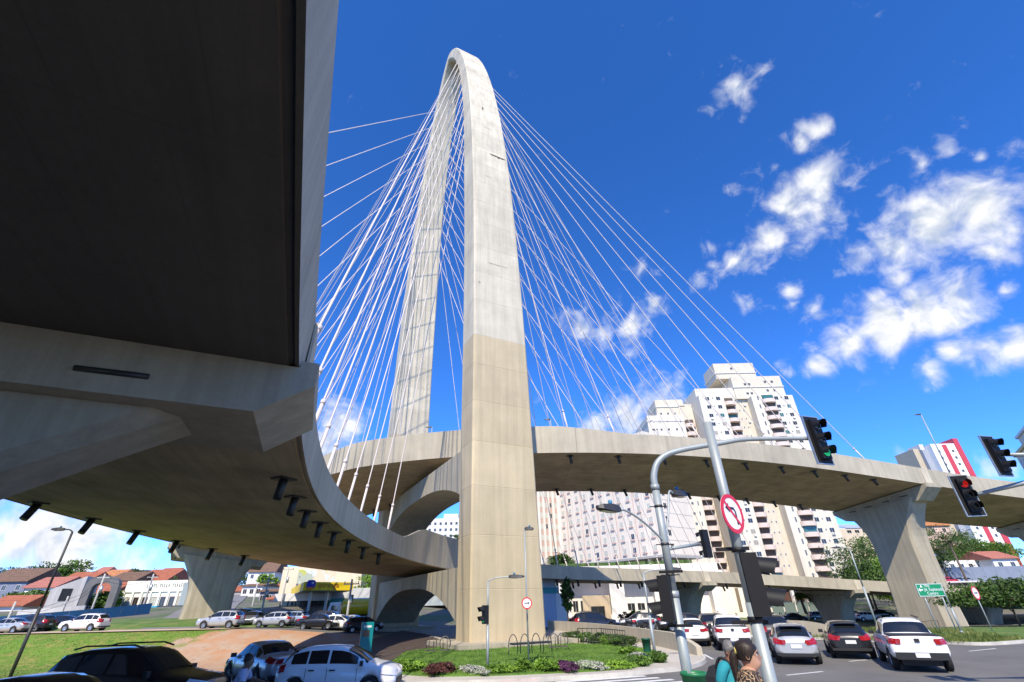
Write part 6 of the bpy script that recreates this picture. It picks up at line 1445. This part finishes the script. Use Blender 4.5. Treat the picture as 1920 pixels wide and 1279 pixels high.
def person(label, loc, az, H=1.65, skin=SKIN1, shirt=None, trousers=None, hair=HAIRD, pose='walk', female=False, bulk=1.0, head_tilt=0.0, head_turn=0.0, ponytail=False, glasses=False, bag=False, hold=False, dep=1.0):
    """az: facing, degrees clockwise from +Y"""
    t = thing('person', label, 'person', loc, R(-az)); k = H/1.70
    def P(x, y, z): return (x*k, y*k, z*k)
    st = .16 if pose == 'walk' else .04; lean = .10 if pose == 'lean' else 0.02
    hip = .93; sh_z = 1.40; b = bulk
    J = [(P(0, 0, .98), (.155*b*k, .115*b*dep*k)), (P(0, lean*.4, 1.15), (.145*b*k, .115*b*dep*k)), (P(0, lean*.8, 1.30), (.16*b*k, .115*b*dep*k)), (P(0, lean, 1.415), (.085*k, .07*k)), (P(0, lean+.025, 1.485), .047*k),
         (P(-.17*b, lean, 1.385), .062*b*k), (P(.17*b, lean, 1.385), .062*b*k)]
    if hold: arms = [((-.26, .20, 1.20), (-.20, .44, 1.16), (-.18, .50, 1.15)), ((.26, .16, 1.18), (.22, .42, 1.12), (.20, .48, 1.11))]
    else: arms = [((-.235*b, -.03+st*.4, 1.11), (-.23*b, .10+st*.4, .88), (-.225*b, .12+st*.4, .82)), ((.235*b, -.03-st*.3, 1.11), (.24*b, .05-st*.3, .87), (.235*b, .07-st*.3, .81))]
    B = [(0, 1), (1, 2), (2, 3), (3, 4), (3, 5), (3, 6)]
    for i, (e_, w_, h_) in enumerate(arms):
        n0 = len(J); J += [(P(*e_), .045*b*k), (P(*w_), .032*k), (P(*h_), .03*k)]; B += [(5+i, n0), (n0, n0+1), (n0+1, n0+2)]
    legs = [((-.10, st*.9, .50), (-.10, st*1.1-.06, .09), (-.10, st*1.1+.11, .045)), ((.10, -st*.35, .50), (.10, -st*1.5-.03, .10), (.10, -st*1.5+.12, .045))]
    for i, (kn, an, to) in enumerate(legs):
        n0 = len(J); sx_ = -1 if i == 0 else 1; J += [(P(sx_*.10, 0, .90), .095*b*k), (P(*kn), .062*k), (P(*an), .042*k), (P(*to), (.042*k, .03*k))]; B += [(0, n0), (n0, n0+1), (n0+1, n0+2), (n0+2, n0+3)]
    body = obj('body', skin_mesh('body', J, B, [skin]), t)
    # shirt: torso and upper arms, a little larger
    g = .014
    def gr(r): return (r[0]+g, r[1]+g) if isinstance(r, tuple) else r+g
    S = [(P(0, 0, .93), (.165*b*k+g, .125*b*k+g)), (J[0][0], gr(J[0][1])), (J[1][0], gr(J[1][1])), (J[2][0], gr(J[2][1])), (P(0, lean, 1.40), (.10*k+g, .078*k+g)), (P(0, lean+.008, 1.44), (.058*k, .054*k)), (J[5][0], gr(J[5][1])), (J[6][0], gr(J[6][1]))]
    SB = [(0, 1), (1, 2), (2, 3), (3, 4), (4, 5), (4, 6), (4, 7)]
    for i in range(2):
        e_ = Vector(arms[i][0]); s0 = Vector((-.17*b if i == 0 else .17*b, lean, 1.385)); m_ = s0.lerp(e_, .82 if not hold else 1.0); n0 = len(S); S.append((P(*m_), .062*b*k)); SB.append((6+i, n0))
    sh_ = obj('shirt', skin_mesh('shirt', S, SB, [shirt], root=1), t)
    TJ = [(P(0, 0, .96), (.16*b*k+.01, .12*b*k+.01))]; TB = []
    for i, (kn, an, to) in enumerate(legs):
        n0 = len(TJ); sx_ = -1 if i == 0 else 1; TJ += [(P(sx_*.10, 0, .88), .105*b*k), (P(*kn), .078*k), (P(*an), .06*k)]; TB += [(0, n0), (n0, n0+1), (n0+1, n0+2)]
    obj('trousers', skin_mesh('trousers', TJ, TB, [trousers]), t)
    # hands with five fingers each
    for i, (e_, w_, h_) in enumerate(arms):
        w_, h_ = Vector(w_), Vector(h_); d = (h_-w_).normalized(); sx_ = -1 if i == 0 else 1
        side = Vector((0, 1, 0)) if not hold else Vector((1, 0, 0)); side = (side-d*side.dot(d)).normalized(); nrm = d.cross(side)
        HJ = [(P(*(h_-d*.02)), (.030*k, .02*k)), (P(*(h_+d*.05)), (.036*k, .018*k))]; HB = [(0, 1)]
        for f, (off, ln) in enumerate(((-.028, .058), (-.010, .07), (.010, .072), (.028, .062))):
            n0 = len(HJ); b0 = h_+d*.075+side*off; HJ += [(P(*b0), .0095*k), (P(*(b0+d*ln*.55+nrm*.008*sx_)), .0085*k), (P(*(b0+d*ln*.85+nrm*.028*sx_)), .0075*k)]; HB += [(1, n0), (n0, n0+1), (n0+1, n0+2)]
        n0 = len(HJ); b0 = h_+d*.02+side*.038; HJ += [(P(*b0), .011*k), (P(*(b0+d*.035+side*.022)), .0095*k), (P(*(b0+d*.06+side*.022)), .0085*k)]; HB += [(0, n0), (n0, n0+1), (n0+1, n0+2)]
        obj('hand', skin_mesh('hand', HJ, HB, [skin], levels=1), body)
    # head
    hd_ = head_mesh(skin).build('head', skin, body, P(0, lean+.030, 1.472)); hd_.scale = (k*1.06,)*3; hd_.rotation_euler = (R(-head_tilt), 0, R(head_turn))
    for s_ in (-1, 1):
        mb = MB(); mb.lathe([(0, .0), (.0095, .003), (.0125, -.004)], 10, Matrix.Translation((s_*.031, .080, .110)) @ Matrix.Rotation(-math.pi/2, 4, 'X')); mb.build('eye', EYE, hd_)
        mb = MB(); mb.lathe([(0, .0), (.0055, -.001)], 8, Matrix.Translation((s_*.031, .0838, .110)) @ Matrix.Rotation(-math.pi/2, 4, 'X')); mb.build('iris', IRIS, hd_)
        ep = [(.017*math.cos(q)-.004*math.sin(q)*.5, .034*math.sin(q)*(1.0 if math.sin(q) > 0 else .85)) for q in [2*math.pi*i/12 for i in range(12)]]
        mb = MB(); mb.loft([[Vector((s_*(.070+o_), y_*sc_-.006, z_*sc_+.096)) for y_, z_ in ep] for o_, sc_ in ((0, .75), (.010, .95), (.018, 1.0), (.020, .85), (.014, .55))], smooth=True); mb.build('ear', skin, hd_)
        mb = MB(); mb.tube(curve_pts([(s_*.014, .096, .128), (s_*.034, .092, .134), (s_*.052, .076, .129)], 3), .0035, 5); mb.build('eyebrow', hair, hd_)
    mb = MB(); mb.tube(curve_pts([(-.024, .086, .041), (-.010, .101, .043), (0, .1035, .0415), (.010, .101, .043), (.024, .086, .041)], 3), [.003]*13, 6); mb.build('mouth', LIP, hd_)
    # hair cap follows the skull above the hairline
    src_ = head_mesh(skin); mb = MB(); ringN = 24; rows = []
    for ri in range(5, 15):
        row = []
        for kk in range(ringN):
            p = Vector(src_.v[ri*ringN+kk]); a = 2*math.pi*kk/ringN; fr = max(0, math.sin(a)); c0 = Vector((0, -.006, .11)); dr = (p-c0); l = dr.length
            lim = .085+.085*fr**.7 if not female else .03+.13*fr**.6
            hide = sst(lim-.012, lim+.006, p.z); gsz = .010+.006*(1-fr); p = c0+dr*((l+gsz*hide-.006*(1-hide))/l); row.append(p)
        rows.append(row)
    mb.loft(rows, smooth=True, cap=False); mb.f.append([len(mb.v)-ringN+q for q in range(ringN)]); mb.m.append(0); mb.sm.append(True)
    hr = mb.build('hair', hair, hd_)
    if ponytail:
        pts = [(0, -.085, .115), (0, -.115, .112), (0, -.14, .07), (0, -.145, .0), (.005, -.14, -.10), (.01, -.12, -.20), (.012, -.11, -.27)]
        mb = MB(); cv = curve_pts(pts, 3); rr_ = [interp(i/(len(cv)-1), [0, .1, .3, .6, 1], [.024, .034, .044, .036, .006]) for i in range(len(cv))]; mb.tube(cv, rr_, 10); mb.build('ponytail', hair, hr)
        mb = MB(); mb.lathe([(.030, -.012), (.04, -.012), (.042, 0), (.04, .012), (.03, .012)], 12, Matrix.Translation((0, -.105, .132)) @ Matrix.Rotation(math.pi/2, 4, 'X')); mb.build('hair_tie', mat('yellow_tie', (.6, .5, .12), .6), hr)
    if glasses:
        mb = MB()
        for s_ in (-1, 1):
            mb.tube([(s_*.033+.024*math.cos(a), .098, .108+.019*math.sin(a)) for a in [2*math.pi*q/14 for q in range(15)]], .0018, 5); mb.tube([(s_*.057, .096, .112), (s_*.082, .0, .112)], .0018, 5)
        mb.tube([(-.009, .1, .110), (.009, .1, .110)], .0018, 5); mb.build('glasses', mat('glasses_metal', (.2, .17, .13), .3, metal=.8), hd_)
    if bag:
        mb = MB(); mb.loft([[P(x, y, z) for x, y, z in ((-w_, -.13-d_*.1, z0), (w_, -.13-d_*.1, z0), (w_, -.16-d_, z0), (-w_, -.16-d_, z0))] for z0, w_, d_ in ((.98, .14, .10), (1.02, .17, .16), (1.25, .17, .15), (1.37, .13, .09), (1.39, .08, .05))]); bg = mb.build('backpack', mat('bag_black', (.012, .014, .018), .7), t)
        for s_ in (-1, 1):
            mb = MB(); cv = curve_pts([P(s_*.10, -.15, 1.36), P(s_*.115, -.05, 1.485), P(s_*.12, .09, 1.44), P(s_*.125, .155, 1.28), P(s_*.155, .10, 1.08), P(s_*.16, -.1, 1.02)], 4); mb.tube(cv, .022*k, 6); mb.build('strap', mat('bag_black', (.012, .014, .018), .7), bg)
    return t
wz = .53*sst(11.0, 6.0, 5.5)+.012
hx = atY(1404, 1222, 5.5)
person('woman in brown leopard print blouse with dark ponytail walking to the right', (hx.x-.07, 5.5, wz), 112, H=(atY(1404, 1198, 5.5).z-wz)/1.012, skin=SKIN1, shirt=leopard(), trousers=mat('trousers_black', (.02, .02, .024), .8), hair=HAIRD, pose='walk', female=True, bulk=1.34, head_tilt=2, dep=1.28, ponytail=True, glasses=True)
hx = atY(1369, 1216, 8.0); mz = .53*sst(11.0, 6.0, 8.0)+.012
person('man in teal shirt with grey hair and black backpack behind the woman', (hx.x-.08, 8.0, mz), 140, H=(atY(1369, 1200, 8.0).z-mz)/1.005, skin=SKIN2, shirt=mat('shirt_teal', (.012, .25, .31), .8, var=.15, vscale=6), trousers=mat('trousers_dark', (.03, .03, .035), .8), hair=HAIRG, pose='walk', bulk=1.12, head_tilt=22, dep=1.15, bag=True)
hx = atY(468, 1232, 12.2)
person('man in pale blue shirt leaning over a motorcycle in the shade at lower left', (hx.x-.15, 12.2, 0), 78, H=(atY(468, 1225, 12.2).z)/1.01, skin=SKIN3, shirt=mat('shirt_pale_blue', (.34, .38, .50), .8, var=.1, vscale=6), trousers=mat('jeans_blue', (.05, .07, .13), .8), hair=HAIRD, pose='lean', bulk=1.05, head_tilt=8, hold=True)
# ================================================================ vegetation
def leafmat(name, c, c2=None):
    m = mat(name, c, .6, var=.45, vscale=.9, spec=.3, vcol2=c2 or tuple(x*1.7 for x in c), vthr=(.4, .68))
    b = m.node_tree.nodes['Principled BSDF']; return m
L_DK = leafmat('leaf_dark', (.04, .075, .014), (.075, .14, .022)); L_MID = leafmat('leaf_mid', (.06, .13, .016), (.12, .21, .028)); L_LT = leafmat('leaf_light', (.13, .25, .025), (.22, .36, .04)); L_RED = leafmat('leaf_dark_red', (.06, .02, .018), (.10, .035, .025))
L_PUR = leafmat('leaf_purple', (.07, .022, .06), (.13, .04, .11)); L_WHT = leafmat('flower_white', (.50, .50, .44), (.30, .36, .22)); BARK = mat('bark', (.12, .09, .065), .9, var=.3, vscale=3, bump=.5, bscale=20)
def crown_mesh(name, rx, ry, rz_, nclump, nleaf, leaf, m, seed, flat=0.0, hollow=.35, shape=None):
    r = random.Random(seed); V = []; Fc = []
    for c_ in range(nclump):
        while True:
            p = Vector((r.uniform(-1, 1), r.uniform(-1, 1), r.uniform(-1 if not flat else -.2, 1)))
            if hollow < p.length < 1: break
        cr_ = r.uniform(.18, .36)
        for k in range(nleaf):
            q = Vector((r.gauss(0, 1), r.gauss(0, 1), r.gauss(0, .75)))*cr_*.55
            c = Vector(((p.x+q.x)*rx, (p.y+q.y)*ry, (p.z+q.z*.8)*rz_)); s = leaf*r.uniform(.6, 1.35)
            n = Vector((r.gauss(0, 1), r.gauss(0, 1), r.gauss(.6, 1))).normalized(); u = n.orthogonal().normalized(); a = r.uniform(0, 6.28); w = n.cross(u); u, w = u*math.cos(a)+w*math.sin(a), w*math.cos(a)-u*math.sin(a)
            o = len(V); V += [c-u*s, c+w*s*.45+n*s*.12, c+u*s, c-w*s*.45+n*s*.12]; Fc.append((o, o+1, o+2, o+3))
    me = bpy.data.meshes.new(name); me.from_pydata([tuple(v) for v in V], [], Fc); me.materials.append(m); return me
CROWN = {}
def tree(label, loc, h, rx, rz_, m, seed=0, group='trees beyond the street', leaf=.42, ncl=70, nl=26, trunk=.22, spread=False, name='tree'):
    t = thing(name, label, 'tree', loc, seed*1.3, group); key = (round(rx, 1), round(rz_, 1), m.name, seed % 3, spread)
    if key not in CROWN: CROWN[key] = crown_mesh('crown', rx, rx*.95, rz_, ncl, nl, leaf, m, 100+seed, flat=spread, hollow=.3)
    obj('crown', CROWN[key], t, (0, 0, h-rz_))
    mb = MB(); zc = h-rz_; mb.tube([(0, 0, -.6), (.08, .05, zc*.5), (-.05, .1, zc)], [trunk, trunk*.8, trunk*.55], 8)
    r = random.Random(seed)
    for k in range(6):
        a = k*1.05+r.uniform(-.3, .3); e = Vector((math.cos(a)*rx*.7, math.sin(a)*rx*.7, zc+rz_*r.uniform(.0, .5))); mb.tube([(0, 0, zc*r.uniform(.55, .95)), e*.5+Vector((0, 0, zc*.5+.2)), e], [trunk*.5, trunk*.3, trunk*.1], 6)
    mb.build('trunk', BARK, t); return t
# left hilltop and street
for i, (px, pyt, pyb, Y, wpx, m, lb) in enumerate(((88, 1056, 1085, 150, 34, L_DK, 'broad dark tree on the left hilltop'), (140, 1048, 1082, 145, 26, L_MID, 'pointed bright green tree on the left hilltop'), (120, 1066, 1086, 142, 20, L_MID, 'round green tree between the two hilltop trees'), (30, 1060, 1082, 165, 50, L_DK, 'low dark tree at the far left skyline'), (262, 1066, 1088, 155, 22, L_DK, 'flat topped dark tree above the white hall'), (240, 1070, 1090, 160, 24, L_DK, 'dark tree left of the flat topped one above the hall'),
                                            (186, 1110, 1140, 94, 20, L_MID, 'leafy street tree beside the grey portal'), (205, 1108, 1138, 95, 14, L_LT, 'light green tree against the white hall'), (60, 1106, 1128, 100, 36, L_MID, 'low spreading green tree below the hill houses'), (322, 1084, 1112, 120, 16, L_DK, 'small dark tree behind the left pier'),
                                            (445, 1066, 1100, 190, 26, L_DK, 'dark tree at the top of the rising street'), (425, 1068, 1100, 180, 22, L_DK, 'dark tree left of the rising street'), (500, 1074, 1098, 150, 18, L_LT, 'light green tree right of the rising street'), (690, 1074, 1110, 100, 24, L_LT, 'bright green tree beside the far arch leg'), (872, 1000, 1010, 200, 26, L_DK, 'dark tree under the distant white block'))):
    b = atY(px, pyb, Y); tp = atY(px, pyt, Y); zb = hill(b.x, Y); rx = wpx/853*Y*.95; h = tp.z-zb; rz_ = max(1.2, min((tp.z-b.z)*.75, h*.6))
    tree(lb, (b.x, Y, zb), h, rx, rz_, m, seed=i, leaf=.34 if Y > 120 else .26, ncl=60, nl=30)
# behind the right viaduct
for i, (px, pyt, Y, rx, rz_, m, lb) in enumerate(((1590, 1008, 112, 6.5, 5.5, L_DK, 'dark leafy tree left of the right pier'), (1632, 1000, 118, 6.5, 6, L_MID, 'big leafy tree behind the right pier'), (1650, 1045, 104, 4.5, 4, L_LT, 'lighter green tree low behind the right pier'), (1610, 1050, 100, 4.0, 3.2, L_DK, 'low dark bush like tree under the lamp post'), (1745, 985, 128, 7, 6, L_DK, 'dark tree right of the right pier below the orange house'), (1730, 1030, 112, 5, 4.5, L_DK, 'dense dark tree between pier and palm'), (1830, 1012, 132, 6, 3.5, L_MID, 'green tree in front of the red striped tower'), (1862, 1018, 134, 5, 3, L_LT, 'light green tree right of the striped tower'), (1800, 1000, 140, 5, 4, L_MID, 'green tree above the long white building'),
                                             (1052, 1040, 108, 2.4, 2.0, L_DK, 'dark bush on the podium edge beside the arch leg'))):
    tp = atY(px, pyt, Y); zb = hill(tp.x, Y); tree(lb, (tp.x, Y, zb), tp.z-zb, rx, rz_, m, seed=30+i, leaf=.26, ncl=90, nl=44, group='trees behind the right viaduct')
tp = atY(1888, 1086, 44); tree('low wide spreading tree on the right lawn', (tp.x-.8, 44, -.3), tp.z+.3, 4.3, 1.5, L_DK, seed=51, group='trees on the right lawn', leaf=.17, ncl=120, nl=44, trunk=.10, spread=True)
p = atY(1066, 1150, 58); tree('narrow dark tree by the pale blue building', (p.x, 58, -.6), 5.4, .6, 1.6, L_DK, seed=60, group='trees by the arch leg', leaf=.22, ncl=40, nl=30, trunk=.1)
# palms
def palm(label, loc, h, seed, fr=3.4):
    t = thing('palm_tree', label, 'palm tree', loc, seed, 'palm trees at right'); r = random.Random(seed)
    mb = MB(); mb.tube([(0, 0, -.5), (.15, .1, h*.5), (.1, 0, h)], [.24, .2, .17], 8); mb.build('trunk', BARK, t)
    for k in range(15):
        a = k*2.4+r.uniform(-.2, .2); el = r.uniform(-.25, 1.1); mb = MB(); spine = []
        for q in range(7):
            f = q/6; d = fr*f; spine.append(Vector((math.cos(a)*d*math.cos(el*.5), math.sin(a)*d*math.cos(el*.5), h+d*math.sin(el)*.9-1.5*f*f*1.2)))
        mb.tube(spine, [.04*(1-.8*q/6) for q in range(7)], 4)
        for q in range(1, 22):
            f = q/22*6; i = int(f); p = spine[i].lerp(spine[min(6, i+1)], f-i); d = (spine[min(6, i+1)]-spine[i]).normalized(); sd = d.cross(Vector((0, 0, 1))).normalized(); l = .75*(1-abs(q/22-.45)*1.1)
            for s_ in (-1, 1):
                e = p+sd*s_*l+d*l*.5-Vector((0, 0, l*.45)); w = d*.05; mb.add([p-w, p+w, e], [(0, 1, 2)])
        mb.build('frond', L_DK, t)
p = atY(1778, 1012, 104); palm('drooping palm right of the right pier', (p.x, 104, hill(p.x, 104)), p.z-hill(p.x, 104)-.5, 3, 4.2)
p = atY(1725, 1008, 116); palm('tall palm rising behind the right pier', (p.x, 116, hill(p.x, 116)), p.z-hill(p.x, 116)-.3, 12, 4.4)
p = atY(1752, 1030, 108); palm('smaller palm close to the right pier', (p.x, 108, hill(p.x, 108)), p.z-hill(p.x, 108)-.3, 5, 3.4)
p = atY(1500, 1110, 92); palm('small palm before the columned house', (p.x, 92, .5), p.z-.8, 8, 1.6)
p = atY(1038, 1042, 112); palm('palm beside the striped block behind the arch leg', (p.x, 112, 3), p.z-3.4, 9, 2.4)
# garden shrubs
SHR = {}
def shrub(label, px, py, z, rx, rz_, m, seed, leaf=.08, ncl=34, nl=40, ry=None, cat='shrub', grp='garden shrubs'):
    p = atZ(px, py, z); t = thing('garden_shrub', label, cat, (p.x, p.y, z), seed*.7, grp)
    rz_ *= .6; rx *= .88; obj('foliage', crown_mesh('foliage', rx, ry or rx, rz_, 60, 40, .055, m, 300+seed, hollow=.55), t, (0, 0, rz_*.8)); mb = MB(); mb.tube([(0, 0, -.05), (0, 0, rz_)], [.04, .015], 5); mb.build('stem', BARK, t)
G = (('dark red low shrub at the left end of the garden', 826, 1262, .62, .3, L_RED, 1.0), ('light green clipped shrub left of the dark red one', 772, 1258, .6, .34, L_LT, .5), ('second light green shrub at the garden left end', 752, 1254, .45, .32, L_LT, .5), ('white flower row in front of the arch leg', 890, 1262, 1.0, .2, L_WHT, .35), ('pale green low bed behind the white flower row', 940, 1260, .8, .22, L_LT, .45),
     ('round green ball shrub behind the sign post', 982, 1258, .36, .36, L_LT, .36), ('larger round green ball shrub right of the sign post', 1024, 1258, .48, .36, L_LT, .48), ('purple leaved bed right of the ball shrubs', 1062, 1256, .95, .26, L_PUR, .4), ('white flower bed right of the purple one', 1104, 1254, .8, .24, L_WHT, .4), ('pale green bed near the garden corner', 1150, 1252, 1.0, .24, L_LT, .45),
     ('green hedge clump at the garden corner', 1195, 1246, .7, .3, L_MID, .5), ('white flower clump under the small bin', 1196, 1236, .7, .22, L_WHT, .4), ('green ball shrub right of the small bin', 1236, 1240, .36, .36, L_MID, .36), ('light shrub behind the garden lawn', 1180, 1226, .5, .3, L_LT, .5))
for i, (lb, px, py, rx, rz_, m, ry) in enumerate(G): shrub(lb, px, py, .17, rx, rz_, m, i, ry=ry)
for i, (px, py) in enumerate(((1075, 1200), (1100, 1203), (1125, 1205), (1150, 1208), (1172, 1211))):
    shrub('dark green bush inside the railed bed, %s from the arch leg' % ('first', 'second', 'third', 'fourth', 'fifth')[i], px, py, .17, .85, .5, L_MID if i % 2 else L_DK, 30+i, leaf=.11, grp='bushes in the railed bed')
for i, (px, py, m, r_) in enumerate(((1190, 1153, L_LT, 1.1), (1175, 1162, L_RED, 1.3), (1200, 1166, L_MID, 1.2), (1225, 1155, L_LT, .9), (1240, 1168, L_MID, 1.4), (1080, 1166, L_DK, 1.2))):
    q = atY(px, py, 84); t = thing('front_shrub', ('bright round topiary before the podium', 'dark red bush before the podium', 'green bush under the topiary', 'second bright topiary before the podium', 'green hedge right of the topiaries', 'dark bush left of the podium entrance')[i], 'shrub', (q.x, 84, hill(q.x, 84)), 0, 'shrubs before the podium'); zg = hill(q.x, 84)
    obj('foliage', crown_mesh('foliage', r_, r_, r_*.75, 30, 26, .18, m, 500+i), t, (0, 0, max(r_*.6, q.z-zg))); mb = MB(); mb.tube([(0, 0, -.1), (0, 0, max(.4, q.z-zg))], .07, 6); mb.build('stem', BARK, t)
# hedge of low weeds on the far edge of the lawn and grass tufts: uncountable, one object each
def tufts(name, label, n, fn, hgt, m, seed):
    r = random.Random(seed); V = []; Fc = []
    for i in range(n):
        x, y, z = fn(r)
        for b_ in range(3):
            a = r.uniform(0, 6.28); h = hgt*r.uniform(.5, 1.4); w = h*.16; d = Vector((math.cos(a), math.sin(a), 0)); o = len(V); bb2 = Vector((x+r.uniform(-.06, .06), y+r.uniform(-.06, .06), z)); ln = Vector((r.uniform(-.5, .5), r.uniform(-.5, .5), 0))*h*.8
            V += [tuple(bb2-d*w), tuple(bb2+d*w), tuple(bb2+ln+Vector((0, 0, h)))]; Fc.append((o, o+1, o+2))
    me = bpy.data.meshes.new(name); me.from_pydata(V, [], Fc); me.materials.append(m); o = obj(name, me); tag(o, label, 'grass', kind='stuff')
def f_left(r):
    while True:
        x, y = r.uniform(-62, -9), r.uniform(26, 53.5); xr = lerp(-8.6, -13.5, (y-24)/30)
        if x < xr-.4 and ((x+21)/10.5)**2+((y-48)/10)**2 > 1.0+r.uniform(-.3, .3): return x, y, lawn_z(x, y)-.02
tufts('grass', 'short sparse grass covering the left lawn', 26000, f_left, .085, leafmat('grass_blade', (.07, .14, .02), (.16, .19, .045)), 1)
gpoly = [(p.x, p.y) for p in gl]
def inside(x, y):
    c = False; j = len(gpoly)-1
    for i in range(len(gpoly)):
        if (gpoly[i][1] > y) != (gpoly[j][1] > y) and x < (gpoly[j][0]-gpoly[i][0])*(y-gpoly[i][1])/(gpoly[j][1]-gpoly[i][1])+gpoly[i][0]: c = not c
        j = i
    return c
gx0, gx1, gy0, gy1 = min(p[0] for p in gpoly), max(p[0] for p in gpoly), min(p[1] for p in gpoly), max(p[1] for p in gpoly)
def f_garden(r):
    while True:
        x, y = r.uniform(gx0, gx1), r.uniform(gy0, gy1)
        if inside(x, y): return x, y, .165
tufts('grass', 'bright green mown grass of the garden at the arch leg', 14000, f_garden, .07, leafmat('grass_blade_garden', (.085, .17, .02), (.13, .22, .03)), 2)
def f_right(r):
    p = rf[int(r.uniform(16, len(rf)-3))]; t = r.random()**1.5; q = Vector((p.x*1.25+2, 80, 0)); c = Vector((p.x+r.uniform(-1, 1), p.y+.4, 0)).lerp(q, t*.6); tt_ = (t*.6)**(1/1.0); return c.x, c.y, .14+.12*sst(.0, .12, tt_)-.15*sst(.1, .3, tt_)+tilt(c.x, c.y)*.92-.9*sst(.25, .7, tt_)*(1-min(1, -tilt(c.x, c.y)/2.4))-.02
tufts('grass', 'rough grass on the bank round the right pier', 12000, f_right, .16, leafmat('grass_blade_bank', (.08, .14, .02), (.17, .17, .05)), 3)
